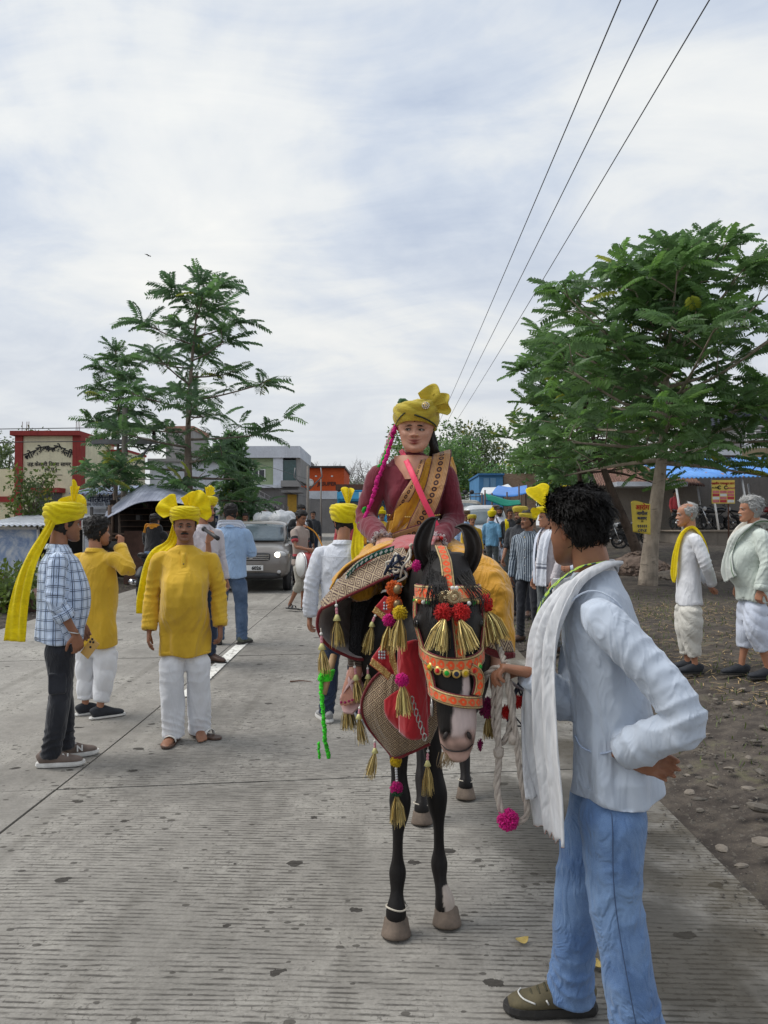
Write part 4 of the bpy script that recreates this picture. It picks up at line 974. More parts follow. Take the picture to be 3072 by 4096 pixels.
class Person:
    J0 = dict(pelvis=(0, 0, .93), chest=(0, 0, 1.24), neck=(0, .012, 1.43), head=(0, -.018, 1.585), shl=(.175, .01, 1.385), shr=(-.175, .01, 1.385), ell=(.235, .03, 1.10), elr=(-.235, .03, 1.10),
              wrl=(.255, -.04, .865), wrr=(-.255, -.04, .865), hil=(.09, 0, .90), hir=(-.09, 0, .90), knl=(.10, -.02, .49), knr=(-.10, -.02, .49), anl=(.11, .03, .085), anr=(-.11, .03, .085))
    def __init__(s, label, loc, rot=0, H=1.70, skin=SK_M, J=None, head=(0, 0, 0), group=None, vox=.009, seed=1, lod=0):
        s.root = empty('person', loc, R(rot), label, 'person', group); s.s = H / 1.70; s.root.scale = (s.s,) * 3; s.skin, s.vox, s.seed, s.lod = skin, vox, seed, lod
        s.J = {k: Vector(v) for k, v in {**s.J0, **(J or {})}.items()}
        s.HM = Matrix.Translation(s.J['head']) @ Matrix.Rotation(R(head[0]), 4, 'Z') @ Matrix.Rotation(R(head[1]), 4, 'X') @ Matrix.Rotation(R(head[2]), 4, 'Y')
    def W(s, p):                                                     # local to world
        r = s.root; return Matrix.LocRotScale(r.location, r.rotation_euler, r.scale) @ Vector(p)
    def loc(s, p):
        r = s.root; return Matrix.LocRotScale(r.location, r.rotation_euler, r.scale).inverted() @ Vector(p)
    def put(s, name, g, mats, smooth=True, col=False): return g.obj(name, mats, s.root, smooth, col)
    def sp(s, z):
        a, b_, c = s.J['pelvis'], s.J['chest'], s.J['neck']
        if z < b_.z: t = (z - a.z) / (b_.z - a.z); return a.lerp(b_, t)
        return b_.lerp(c, (z - b_.z) / (c.z - b_.z))
    def body(s, hands=None, face=None, bare=(0, 0), eyes=True, brow=True, legs=1, fat=1.0):
        J = s.J; face = face or {}; g = G(); S_ = s.sp
        g.add(*loft([S_(z) for z in (.86, .93, 1.05, 1.2, 1.33, 1.40)], [(.09, .06), (.115, .075), (.10, .065), (.12, .075), (.115, .06), (.06, .05)], 14, 2, (1, 0, 0))[:2])
        nk = J['neck']; hd = s.HM @ Vector((0, .03, -.02)); g.add(*loft([nk - Vector((0, 0, .10)), nk - Vector((0, 0, .03)), nk.lerp(hd, .45), hd], [(.085 * fat, .06), (.062 * fat, .06), (.052 * fat, .056), .05], 12, 2, (1, 0, 0))[:2])
        for q in 'lr':
            a, e, w_ = J['sh' + q], J['el' + q], J['wr' + q]; m1 = a.lerp(e, .45); m2 = e.lerp(w_, .3)
            g.add(*loft([a.lerp(e, .06) + Vector((-a.x * .12, 0, -.03)), m1, e, m2, e.lerp(w_, .7), w_], [.026, .034, .027, .034, .029, .0255], 10, 2)[:2])
            if legs:
                h, k, n_ = J['hi' + q], J['kn' + q], J['an' + q]; g.add(*loft([h, h.lerp(k, .5), k, k.lerp(n_, .3) + Vector((0, .012, 0)), k.lerp(n_, .75), n_, n_ - Vector((0, 0, .05))], [.045, .055, .048, .05, .034, .031, .03], 10, 2)[:2])
                if bare[0 if q == 'l' else 1]: s.foot_g(g, q)
        V, F = remesh(g, s.vox, 3); out = G().add(V, F, 0, None, (1, 1, 1))
        for q in 'lr':
            hs = {**dict(d=None, n=None, curl=.35), **((hands or {}).get(q) or {})}
            if hs.get('off'): continue
            d = Vector(hs['d']) if hs['d'] else (J['wr' + q] - J['el' + q]).normalized(); n_ = hs['n'] or ((-1, 0, 0) if q == 'l' else (1, 0, 0)); th = hs.get('th', 1 if q == 'l' else -1)
            hg = G(); hand_g(hg, J['wr' + q], d, n_, th, hs['curl']); V, F = remesh(hg, (.0042, .006, .009)[s.lod], 2); out.add(V, F, 0, None, (.95, .93, .92))
        P, F, C = make_head(face); P = xf(P, s.HM); out.add(P, F, 0, None, C)
        for q in (-1, 1):                                            # ears
            for c, r in (((q * .072, .016, -.008), (.008, .019, .031)), ((q * .078, .020, .004), (.007, .016, .02))):
                V, F = ell(c, r, 10, 8, Matrix.Rotation(R(q * -18), 3, 'Z')); out.add(xf(V, s.HM), F, 0, None, (.9, .82, .8))
        s.b = s.put('body', out, s.skin, True, True)
        if eyes:
            gz_ = face.get('gaze', 0)
            for q in (-1, 1):
                c = (q * .0305, -.0705, .0005); V, F = ell(c, (.0135, .0125, .0105), 14, 10); e = G().add(xf(V, s.HM), F)
                V, F = ell((q * .0305 + gz_ * .005, -.0795, .0000), (.0056, .0042, .0062), 10, 8); e.add(xf(V, s.HM), F, 1); s.put('eye', e, [EYE_W, EYE_B])
                lid = G(); V, F, uv = grid(lambda u, v: np.stack([c[0] + (u - .5) * .033, -.0705 - np.sqrt(np.clip(1 - ((u - .5) * 1.7) ** 2, .05, 1)) * .0142 + .001, .0045 + .0075 * v - .006 * (2 * u - 1) ** 2 * (1 - v)], 1), 10, 3); V, F = solid(V, F, .002)
                lid.add(xf(V, s.HM), F); ln = [(c[0] + t * .0165, -.0705 - math.sqrt(max(.05, 1 - (t * .85) ** 2)) * .0145, .0042 - .006 * t * t) for t in np.linspace(-1, 1, 7)]
                lid.add(xf(loft(ln, [.0012, .0018, .002, .002, .002, .0018, .001], 5)[0], s.HM), loft(ln, [.001] * 7, 5)[1], 1); lid.C = [np.full((len(v), 3), .8) for v in lid.V]; s.put('eyelid', lid, [s.skin, EYE_B], True, True)
        if brow and eyes:
            for q in (-1, 1):
                bt = face.get('brow', 1.0); ln = [(q * (.0125 + .037 * t), -.0955 + .0235 * t * t + .004 * t, .0195 + .0075 * t - .0095 * t * t) for t in np.linspace(0, 1, 6)]; V, F, _ = loft(ln, [(.0012, .002 * bt), (.0018, .0037 * bt), (.0018, .0037 * bt), (.0018, .003 * bt), (.0015, .0022 * bt), (.001, .001)], 6, 1, (0, 1, 0)); s.put('eyebrow', G().add(xf(V, s.HM), F), face.get('hairmat', HAIR))
        if face.get('mustache'):
            k = face['mustache']; ln = [(t * .029, -.1005 + .0115 * t * t, -.0495 - .0055 * abs(t) ** 2) for t in np.linspace(-1, 1, 9)]; V, F, _ = loft(ln, [(.001, .0012 * k)] + [(.0035, .0052 * k)] * 3 + [(.003, .0038 * k)] + [(.0035, .0052 * k)] * 3 + [(.001, .0012 * k)], 6, 1, (0, 1, 0)); s.put('mustache', G().add(xf(V, s.HM), F), face.get('hairmat', HAIR))
        if face.get('beard'):
            V, F, uv = grid(lambda u, v: head_pts((u - .5) * 1.1, .02 + .30 * v + .16 * np.abs(u - .5) * 2 * v, .009 - .006 * v + .004 * wnoise(np.stack([u * 9, v * 9, u], 1), 3, 2)), 30, 12); V[:, 2] -= .01; s.put('beard', G().add(xf(V, s.HM), F), face.get('hairmat', HAIR))
        return s
    def foot_g(s, g, q, k=1.0):
        a = s.J['an' + q]; yw = R(getattr(s, 'fy', {}).get(q, 12 if q == 'l' else -12)); f = Vector((math.sin(yw), -math.cos(yw), 0)); sd = Vector((math.cos(yw), math.sin(yw), 0)); b0 = Vector((a.x, a.y, a.z - .085))
        P = lambda y, z, x=0: b0 + f * y + sd * x + Vector((0, 0, z))
        g.add(*loft([P(-.065, .035), P(-.045, .034), P(0, .04), P(.07, .038), P(.12, .026), P(.165, .018), P(.185, .016)], [(.02, .02), (.032, .030), (.034, .038), (.038, .032), (.043, .022), (.040, .015), (.03, .01)], 12, 1, tuple(sd))[:2])
        for i, (x, L) in enumerate(((.028, .215), (.010, .212), (-.006, .203), (-.02, .19), (-.032, .175))): x = x * (-1 if q == 'l' else 1); g.add(*loft([P(.14, .014, x), P(L - .02, .014, x), P(L, .011, x)], [.0105, .010, .006], 7)[:2])
    def shoes(s, kind, mat, sole=SOLE_D, fy=None, name=None, k=1.0):
        s.fy = fy or {}
        for q in 'lr':
            a = s.J['an' + q]; yw = R(s.fy.get(q, 12 if q == 'l' else -12)); f = Vector((math.sin(yw), -math.cos(yw), 0)); sd = Vector((math.cos(yw), math.sin(yw), 0)); b0 = Vector((a.x, a.y, a.z - .085)); P = lambda y, z, x=0: b0 + f * y + sd * x + Vector((0, 0, z))
            o = [(-.085, .012), (-.075, .03), (-.03, .038), (.05, .040), (.12, .047), (.17, .043), (.20, .03), (.213, .010)]; top = [P(y, 0, w_) for y, w_ in o] + [P(y, 0, -w_) for y, w_ in o[::-1]]; st = .03 if kind == 'sneaker' else .018
            A = np.array([tuple(p) for p in top]); n = len(A); ctr = A.mean(0); sc = lambda A_, k_, z: (A_ - ctr) * k_ + ctr + np.array((0, 0, z)); R_ = np.vstack([sc(A, .97, .001), sc(A, 1.03, st * .4), sc(A, 1.01, st)])
            F = [np.array([(r * n + i, r * n + (i + 1) % n, (r + 1) * n + (i + 1) % n, (r + 1) * n + i) for r in range(2) for i in range(n)]), np.arange(n)[::-1].reshape(1, -1).copy(), (np.arange(n) + 2 * n).reshape(1, -1)]
            sl_ = G().add(R_, F)
            if kind == 'sandal':
                o_ = s.put(name or 'sandal', sl_, sole, False)
                for y0, y1, zt in ((.10, .13, .062), (.02, -.02, .088)):
                    rib = [(-.046, .018), (-.038, .045), (0, zt), (.038, .045), (.046, .018)]; V, F, uv, _ = patch([[P(y0 - .012, z + .004, x) for x, z in rib], [P(y0 + .016, z + .004, x) for x, z in rib]], 12, 2); V, F = solid(V, F, .004); so = G().add(V, F).obj('strap', mat, s.root); so.parent = o_
                continue
            g = G(); h = .075 if kind == 'slip' else .09
            g.add(*loft([P(-.075, .045), P(-.06, .05), P(0, .055), P(.06, .05), (P(.12, .04)), P(.17, .034), P(.2, .03)], [(.022, .03), (.036, .045), (.040, .052), (.042, .044), (.046, .03), (.041, .024), (.024, .014)], 14, 2, tuple(sd))[:2])
            g.add(*loft([P(-.02, .05), P(-.015, h + .015)], [(.040, .05), (.038, .048)], 12, 0, tuple(sd))[:2])
            V, F = remesh(g, .006 if s.lod < 1 else .01, 2); V[:, 2] = np.maximum(V[:, 2], b0.z + st * .7); o_ = s.put(name or 'shoe', G().add(V, F), mat)
            q_ = sl_.obj('sole', sole, s.root, False); q_.parent = o_
            if kind == 'sneaker' and s.lod == 0:
                for i in range(4): y = .035 + .025 * i; ln = [P(y, .098 - i * .012, -.022), P(y + .004, .104 - i * .012, 0), P(y, .098 - i * .012, .022)]; la = G().tube(ln, [.004] * 3, 5).obj('lace', sole, s.root); la.parent = o_
        return s
    def shirt(s, mat, hem=.80, w=(.185, .172, .155, .175), d=(.112, .105, .115), belly=0., sl=(.066, .052, .043), long=(1, 1), collar=1, amp=.006, uv=False, seed=None, crs=1.0, extra=(), name='shirt', open_=0, tuck=False, cuffs=True, hemwave=.01, vox=None, collar_mat=None, slit=False):
        J = s.J; g = G(); seed = seed or s.seed; S_ = s.sp; vx = vox or s.vox
        zs = [hem, hem + .04, .5 * (hem + 1.03), 1.03, 1.14, 1.25, 1.335, 1.385, 1.42, 1.445]; wd = [w[3], w[3], (w[3] + w[2]) / 2, w[2], (w[2] + w[1]) / 2 + .004, w[1], w[0] - .008, w[0] - .035, .10, .06]; dp = [d[2], d[2], (d[2] + d[1]) / 2, d[1], d[1] * 1.02, d[0], d[0] * .86, .082, .072, .06]
        pts = []
        for z, de in zip(zs, dp):
            p = S_(z) if z > .8 else S_(.8) + (S_(.8) - S_(.93)) * ((.8 - z) / .13) * .35; p = Vector((p.x, p.y, z)); pts.append(p - Vector((0, belly * math.exp(-((z - 1.07) / .14) ** 2), 0)))
        dp = [q + belly * math.exp(-((z - 1.07) / .14) ** 2) * .9 for z, q in zip(zs, dp)]; tm = (J['shl'] + J['shr']) / 2; sdv = (J['shl'] - J['shr']); sdv.z = 0
        g.add(*loft(pts, list(zip(wd, dp)), 26, 2, tuple(sdv))[:2]); cr = []
        for q, lg in zip('lr', long):
            a, e, w_ = J['sh' + q], J['el' + q], J['wr' + q]; c = S_(1.33); ins = a.lerp(Vector((c.x, c.y, a.z - .03)), .45)
            end = {1: w_ + (e - w_).normalized() * .0, 2: e.lerp(w_, .52), 3: a.lerp(e, .72), 4: e.lerp(w_, .22)}[lg]
            P_ = [ins - Vector((0, 0, .035)), a.lerp(e, .08) - Vector((0, 0, .022)), a.lerp(e, .5)] + ([e, e.lerp(end, .55), end] if lg != 3 else [end]); r = [sl[0] * .78, sl[0] * .9, sl[0] * .9] + ([sl[1], sl[1] * .96, sl[2]] if lg != 3 else [sl[0] * .95]); g.add(*loft(P_, r, 16, 2)[:2])
            if lg != 3: cr += [(e, (w_ - a).normalized(), .0065, .085, 130), (e.lerp(w_, .75), (w_ - e).normalized(), .004, .07, 170), (a.lerp(e, .5), (e - a).normalized() + Vector((.4, .3, 0)), .003, .09, 90)]
            cr.append((a.lerp(S_(1.25), .35), Vector((.5 if q == 'r' else -.5, 0, .8)), .006, .09, 80))
        for c_, r_ in extra: g.add(*ell(c_, r_))
        V, F = remesh(g, vx, 5); N = normals(V, F); D = amp * 1.5 * (.8 - np.abs(wnoise(V, seed, (11, 11, 6))) * .75 - np.abs(wnoise(V, seed + 9, (24, 24, 13))) * .4) * (.5 + .5 * sst(V[:, 2], 1.40, 1.2))
        ang = np.arctan2(V[:, 1], V[:, 0]); D += amp * 1.0 * sst(V[:, 2], 1.05, hem) * (np.hypot(V[:, 0], V[:, 1]) < .26) * np.sin(ang * 7 + seed + 1.5 * np.sin(V[:, 2] * 7 + ang * 2))
        for c, ax_, am, rad, fq in cr:
            dd = V - np.array(c); D += am * crs * np.exp(-(dd ** 2).sum(1) / rad ** 2) * (1.0 - 1.9 * np.abs(np.sin(fq * .5 * (dd @ np.array(ax_)) + 1.3 * np.sin(dd @ np.array((13., 17., 5.))))) ** .75)
        D *= np.clip((1.46 - V[:, 2]) / .06, 0, 1)
        N[:, 2] *= sst(V[:, 2], hem + .02, hem + .12); V = V + N * D[:, None]; lowm = V[:, 2] < hem + .035; ang = np.arctan2(V[:, 1], V[:, 0]); V[lowm, 2] += hemwave * np.sin(ang[lowm] * 3 + seed)
        U = None
        if uv:
            U = np.zeros((len(V), 2)); best = np.full(len(V), 1e9); segs = [(np.array(S_(.75)), np.array(S_(1.43)), .155, 0)]
            for q in 'lr': segs += [(np.array(J['sh' + q]), np.array(J['el' + q]), .06, 0), (np.array(J['el' + q]), np.array(J['wr' + q]), .05, (J['el' + q] - J['sh' + q]).length)]
            for a, b_, rr, L0 in segs:
                ab = b_ - a; L = np.linalg.norm(ab); t = np.clip((V - a) @ ab / L ** 2, 0, 1); q = V - (a + t[:, None] * ab); dist = np.linalg.norm(q, axis=1) - rr
                ax_ = ab / L; e1 = np.cross(ax_, (0, 1, 0)); e1 /= np.linalg.norm(e1); e2 = np.cross(ax_, e1); an = np.arctan2(q @ e2, q @ e1); i = dist < best; best[i] = dist[i]; U[i, 0] = an[i] * rr + 10; U[i, 1] = t[i] * L + L0 + (0 if rr < .1 else .013)
        s.top = s.put(name, G().add(V, F, 0, U), mat); s.hem = hem
        if collar:
            nk = S_(1.425); cm = collar_mat or mat
            def cf(u, v):
                th = (u - .5) * 2 * 2.75 + math.pi / 2; r = np.where(v < .5, .066 - .006 * v, .060 + .034 * (v - .5)); z = np.where(v < .5, .078 * v, .039 - .075 * (v - .5) * (1 + .4 * np.abs(2 * u - 1) ** 3)); fl = .02 * np.abs(2 * u - 1) ** 4
                return np.stack([nk.x + np.cos(th) * (r + .012), nk.y + .004 + np.sin(th) * (r + .004) - fl * (v > .5), nk.z - .012 + z * (1 if collar == 1 else .55) - .025 * np.abs(2 * u - 1) ** 3], 1)
            V, F, uvv = grid(cf, 30, 8); V, F = solid(V, F, .004); c_ = G().add(V, F, 0, np.vstack([uvv, uvv]) * np.array((.36, .05)) + 10).obj('collar', cm, s.root); c_.parent = s.top
        if cuffs:
            for q, lg in zip('lr', long):
                if lg in (1, 2):
                    e, w_ = J['el' + q], J['wr' + q]; p = w_ if lg == 1 else e.lerp(w_, .52); dr = (w_ - e).normalized(); r = sl[2] * (1.02 if lg == 1 else 1.16)
                    V, F, uvv = loft([p - dr * .055, p - dr * .05, p + dr * .004, p + dr * .006], [r * .97, r * 1.06, r * 1.04, r * .8], 16, 0, cap=False); c_ = G().add(V, F, 0, uvv + 10).obj('cuff', mat, s.root); c_.parent = s.top
        return s
    def buttons(s, mat, zs, d=.118, x=0, r=.006):
        for z in zs:
            p = s.sp(min(z, 1.40)); V, F = ell((p.x + x, p.y - d(z) if callable(d) else p.y - d, z), (r, .003, r), 8, 6); o = s.put('button', G().add(V, F), mat); o.parent = s.top
    def pants(s, mat, r=(.088, .066, .058), hem=.06, hip=(.165, .115), top=1.0, amp=.006, name='trousers', stack=1.0, seed=None, kn=None):
        J = s.J; g = G(); seed = seed or s.seed + 5; S_ = s.sp; m = (J['hil'] + J['hir']) / 2
        g.add(*loft([Vector((m.x, m.y, .80)), Vector((m.x, m.y, .88)), S_(.95), S_(top)], [(hip[0] * .75, hip[1] * .8), hip, (hip[0] * .98, hip[1] * .97), (hip[0] * .93, hip[1] * .9)], 20, 2, (1, 0, 0))[:2]); cr = []
        for q in 'lr':
            h, k, n_ = J['hi' + q], J['kn' + q], J['an' + q]; t = (k.z - hem) / max(.01, (k.z - n_.z + .0)) if k.z > n_.z else 1; e = k.lerp(n_, min(1.1, t)) if hem > .1 else Vector((n_.x, n_.y, n_.z - .085 + hem))
            g.add(*loft([h + Vector((0, 0, .02)), h.lerp(k, .35), h.lerp(k, .75), k, k.lerp(e, .45), k.lerp(e, .85), e], [r[0] * .98, r[0], (r[0] * .4 + r[1] * .6), r[1], (r[1] + r[2]) / 2, r[2], r[2] * 1.02], 18, 2)[:2])
            cr += [(k, (n_ - k).normalized(), .006, .09, 80), (Vector((n_.x, n_.y, hem + .09)), Vector((.25, .1, 1)), .010 * stack, .085, 120), (h + Vector((0, -.06, -.02)), Vector((.5 if q == 'r' else -.5, 0, 1)), .006, .09, 75)]
        V, F = remesh(g, s.vox, 4); N = normals(V, F); D = amp * 1.5 * (.8 - np.abs(wnoise(V, seed, (12, 12, 6))) * .7 - np.abs(wnoise(V, seed + 3, (26, 26, 14))) * .4)
        for c, ax_, am, rad, fq in cr:
            dd = V - np.array(c); D += am * np.exp(-(dd ** 2).sum(1) / rad ** 2) * (1.0 - 1.9 * np.abs(np.sin(fq * .5 * (dd @ np.array(ax_)) + 1.3 * np.sin(dd @ np.array((15., 19., 7.))))) ** .75)
        s.bot = s.put(name, G().add(s.tuckin(V + N * D[:, None]), F), mat); return s
    def tuckin(s, V):
        """what lies under the shirt stays inside it"""
        h = getattr(s, 'hem', 9); c = s.sp(.9); k = 1 - .27 * sst(V[:, 2], h - .06, h + .05); V[:, 0] = c.x + (V[:, 0] - c.x) * k; V[:, 1] = c.y + (V[:, 1] - c.y) * k; return V
    def dhoti(s, mat, hem=.20, seed=None, wide=1.0):
        J = s.J; g = G(); seed = seed or s.seed + 4; S_ = s.sp; m = (J['hil'] + J['hir']) / 2
        g.add(*loft([Vector((m.x, m.y - .01, .52)), Vector((m.x, m.y, .66)), Vector((m.x, m.y, .84)), S_(.95), S_(1.0)], [(.12 * wide, .09), (.15 * wide, .105), (.145, .095), (.13, .085), (.12, .08)], 24, 2, (1, 0, 0))[:2])
        for q in 'lr':
            h, k, n_ = J['hi' + q], J['kn' + q], J['an' + q]; e = k.lerp(n_, (k.z - hem) / (k.z - n_.z)); g.add(*loft([h, h.lerp(k, .5), k + Vector((0, .01, -.02)), k.lerp(e, .55), e], [.07, .092 * wide, .098 * wide, .085, .066], 18, 2)[:2])
        V, F = remesh(g, s.vox, 4); N = normals(V, F); ang = np.arctan2(V[:, 1] - m.y, V[:, 0] - m.x); f = np.abs(np.sin(V[:, 2] * 26 + ang * 3.0 + 1.3 * np.sin(V[:, 0] * 19 + seed) + 1.1 * np.sin(V[:, 2] * 9)))
        D = .010 * (f - .5) * sst(V[:, 2], .85, .6) + .003 * wnoise(V, seed, (22, 22, 14)); s.bot = s.put('dhoti', G().add(s.tuckin(V + N * D[:, None]), F), mat); return s
    def hair(s, mat=HAIR, thick=.018, line=.72, side=.42, back=.18, bald=0, rough=.006, tufts=0, tl=.03, seed=3, tw=.0032):
        ti = np.linspace(-1, 1, 65)[:-1]; vs = np.linspace(.08, 1, 44); U, Vv = np.meshgrid(ti, vs); u, v = U.ravel(), Vv.ravel(); au = np.abs(u)
        hl = np.interp(au, [0, .22, .34, .42, .5, .6, .75, 1], [line, line, line - .04, side + .06, side, side - .10, back + .05, back]); m = sst(v - hl, -.015, .07)
        P0 = head_pts(u, v); nz = wnoise(P0, seed, 95, 5, 1.2); d = m * (thick * (1 + .35 * sst(v, .6, 1)) + rough * nz) - (1 - m) * .006
        if bald: d = np.where((v > .80) & (au < .75), -.003, d)
        P = head_pts(u, v, 0) + (P0 - np.array((0, .005, 0))) / (np.linalg.norm(P0 - np.array((0, .005, 0)), axis=1)[:, None]) * d[:, None]; n = len(ti); i = np.arange(len(vs) - 1)[:, None] * n; j = np.arange(n)[None]; j2 = (j + 1) % n
        g = G().add(xf(P, s.HM), [np.stack([i + j, i + j2, i + n + j2, i + n + j], -1).reshape(-1, 4), (np.arange(n) + (len(vs) - 1) * n).reshape(1, -1)])
        if tufts:
            rg = np.random.default_rng(seed); ok = np.where((m > .6))[0]; pick = rg.choice(ok, tufts); nrm = P / np.linalg.norm(P, axis=1)[:, None]; tv, tf = [], []
            for q in pick:
                b0 = P[q] + rg.normal(size=3) * .004; n_ = nrm[q]; t = np.array((P[q][0] * 3, 1.0, -.25 - 1.6 * max(0, P[q][1] * 9))) + rg.normal(size=3) * .5; t -= n_ * (t @ n_); t /= np.linalg.norm(t); sd = np.cross(n_, t); l = tl * rg.uniform(.6, 1.3); dn = np.array((0, .25, -.55))
                p1 = b0 + n_ * l * .16 + t * l * .3; p2 = b0 + n_ * l * .2 + t * l * .65; p3 = b0 + n_ * l * .08 + t * l * 1.0; w_ = tw; k = len(tv)
                tv += [b0 - sd * w_, b0 + sd * w_, p1 - sd * w_, p1 + sd * w_, p2 - sd * w_ * .7, p2 + sd * w_ * .7, p3]; tf += [(k, k + 1, k + 3, k + 2), (k + 2, k + 3, k + 5, k + 4), (k + 4, k + 5, k + 6, k + 6)]
            g.add(xf(np.array(tv), s.HM), np.array(tf))
        s.put('hair', g, mat); return s
    def turban(s, mat=YEL, k=1.0, rim=(.056, -.018), top=.146, ph=0, folds=5.2, fan=(), tail=None, lean=0., name='turban', band=None, open_=False):
        def tb(u, v):
            th = 2 * math.pi * u; cf = np.cos(th)                            # th = 0 front
            zr = rim[1] + (rim[0] - rim[1]) * (.5 + .5 * cf); zt = top + lean * np.sin(th); t = v; z = zr + (zt - zr) * np.sin(t * math.pi / 2) ** .9
            bul = .085 + .020 * np.sin(np.clip(t * 1.25, 0, 1) * math.pi) ** .8; cl = np.sqrt(np.clip(1 - np.clip((t - .62) / .38, 0, 1) ** 2.4, 0, 1)); ph_ = folds * t + .85 * np.sin(th + ph) + .45 * np.sin(2 * th + ph * 1.7) + .15 * np.sin(5 * th)
            rid = np.abs(np.sin(math.pi * ph_)) ** .6; r = (bul * k * (1 - .0) + .011 * rid * k * (1 - .5 * t)) * cl; return np.stack([np.sin(th) * r * .98, -np.cos(th) * r * 1.18 + .004, z + .006 * rid * t], 1)
        nu, nv = ((72, 44), (48, 28), (28, 16))[s.lod]; V, F, uv = grid((lambda u, v: tb(u, v * .6)) if open_ else tb, nu, nv, True); g = G().add(xf(V, s.HM), F)
        o = s.put(name, g, mat)
        for (kx, ky, kz), az, el, L, A, N_, curl, *fc in fan:                      # knot position, azimuth, elevation, length, half spread, pleats, curl
            ax_ = np.array((math.sin(R(az)) * math.cos(R(el)), -math.cos(R(az)) * math.cos(R(el)), math.sin(R(el)))); sd = np.cross(ax_, fc[0] if fc else ((0, -1, .05) if abs(ax_[1]) < .9 else (0, -.1, 1))); sd /= np.linalg.norm(sd); nn = np.cross(ax_, sd)
            def fa(u, v):
                a = (u - .5) * 2 * A; r = v ** .9; Lr = L * (1 - .16 * np.abs(2 * u - 1) ** 2 + .07 * np.sin(u * 9 + az)); pl = (.016 * np.sin(u * N_ * 6.28 + az) + .012 * np.sin(u * 11 + az)) * r ** 1.3 * (L / .15)
                return np.array((kx, ky, kz)) + (np.outer(np.cos(a) * r * Lr, ax_) + np.outer(np.sin(a) * r * Lr, sd)) + np.outer(pl + curl * r ** 2 * L * np.cos((u - .5) * 3), nn)
            V, F, uv = grid(fa, 48 if s.lod == 0 else 20, 12); V, F = solid(V, F, .0022); f_ = G().add(xf(V, s.HM), F).obj('turban_fan', mat, s.root); f_.parent = o
        if tail:
            t_ = s.ribbon('turban_tail', mat, *tail); t_.parent = o
        s.tur = o; return s
    def ribbon(s, name, mat, path, widths, side=(1, 0, 0), folds=3, amp=.012, n=(16, 40), th=.003, fray=0, uvs=False, sides=None):
        P = catmull([tuple(p) for p in path], 12); W_ = np.interp(np.linspace(0, 1, len(P)), np.linspace(0, 1, len(widths)), widths); T = np.gradient(P, axis=0); T /= np.linalg.norm(T, axis=1)[:, None]
        SD = np.array(sides if sides is not None else [side] * 2, float); tt = np.linspace(0, 1, len(P)); SD = np.stack([np.interp(tt, np.linspace(0, 1, len(SD)), SD[:, c]) for c in range(3)], 1); SD -= T * (SD * T).sum(1)[:, None]; SD /= np.linalg.norm(SD, axis=1)[:, None]; NN = np.cross(T, SD)
        Ln = np.concatenate([[0], np.cumsum(np.linalg.norm(np.diff(P, axis=0), axis=1))])
        def f(u, v):
            x = v * (len(P) - 1); i = np.minimum(x.astype(int), len(P) - 2); q = (x - i)[:, None]; L = lambda A: A[i] * (1 - q) + A[i + 1] * q
            c, sd, nn, w_ = L(P), L(SD), L(NN), (L(W_[:, None]))[:, 0]; fo = amp * np.sin(u * folds * 6.28 + 1.3 * np.sin(v * 5 + folds)) * (.6 + .4 * np.sin(v * 9 + u * 4)); e = np.zeros_like(u)
            if fray: e = (v > .999) * fray * np.sin(u * 91) * np.cos(u * 37)
            return c + sd * ((u - .5) * w_)[:, None] + nn * fo[:, None] + np.array((0, 0, 1.)) * e[:, None]
        V, F, uv = grid(f, *n); V2, F2 = solid(V, F, th); uvm = np.stack([(uv[:, 0] - .5) * np.mean(widths), uv[:, 1] * Ln[-1]], 1)
        return G().add(V2, F2, 0, np.vstack([uvm, uvm])).obj(name, mat, s.root)
def wr_item(name, label, cat, W, g, mats, group=None, smooth=True):
    o = g.obj(name, mats, None, smooth); return tag(o, label, cat, group)
# ---------------------------------------------------------------- the men on the road
def V3(*a): return Vector(a)
# man in mustard kurta
A = Person('man in mustard yellow kurta and white trousers wearing large yellow turban', Gp(184, 741), 8, 1.66, SK_D, dict(elr=(-.24, .03, 1.09), wrr=(-.245, -.05, .83), ell=(.245, .03, 1.09), wrl=(.26, -.03, .85), anr=(-.075, .0, .085), anl=(.10, .12, .085), knr=(-.085, -.03, .49), knl=(.10, .02, .49)), (6, 2, 0), vox=.0085, seed=3)
A.body(dict(l=dict(n=(-1, .2, 0), curl=.45), r=dict(n=(1, .2, 0), curl=.3)), dict(mustache=1.15, stubble=.35, wide=1.06, cheek=.05, nose=1.15, brow=1.2), bare=(1, 1), fat=1.15)
A.shirt(KURTA_Y, .63, (.188, .175, .17, .188), (.118, .115, .125), belly=.06, sl=(.068, .056, .05), collar=2, amp=.010, crs=1.3, name='kurta', seed=21)
A.pants(WHITE_C, (.10, .088, .082), .035, amp=.006); A.shoes('sandal', STRAPW, LEATH, fy=dict(r=-8, l=50))
A.hair(HAIR, .010, .9, .40, .2)
A.turban(YEL, 1.04, ph=.5, fan=(((-.045, -.02, .10), -70, 30, .15, .85, 2.5, .45), ((.03, -.01, .11), 62, 30, .165, 1.0, 2.6, .4), ((.02, .03, .11), 60, 62, .14, .9, 2.2, .3)),
    tail=([A.HM @ V3(-.06, .09, .02), A.HM @ V3(-.10, .10, -.12), V3(-.20, .06, 1.38), V3(-.245, .075, 1.25), V3(-.27, .07, 1.05), V3(-.275, .07, .93)], (.06, .08, .12, .16, .18, .18), (1, -.25, 0), 3, .012))
pk = G()
for z0 in (1.12, 1.30): pass
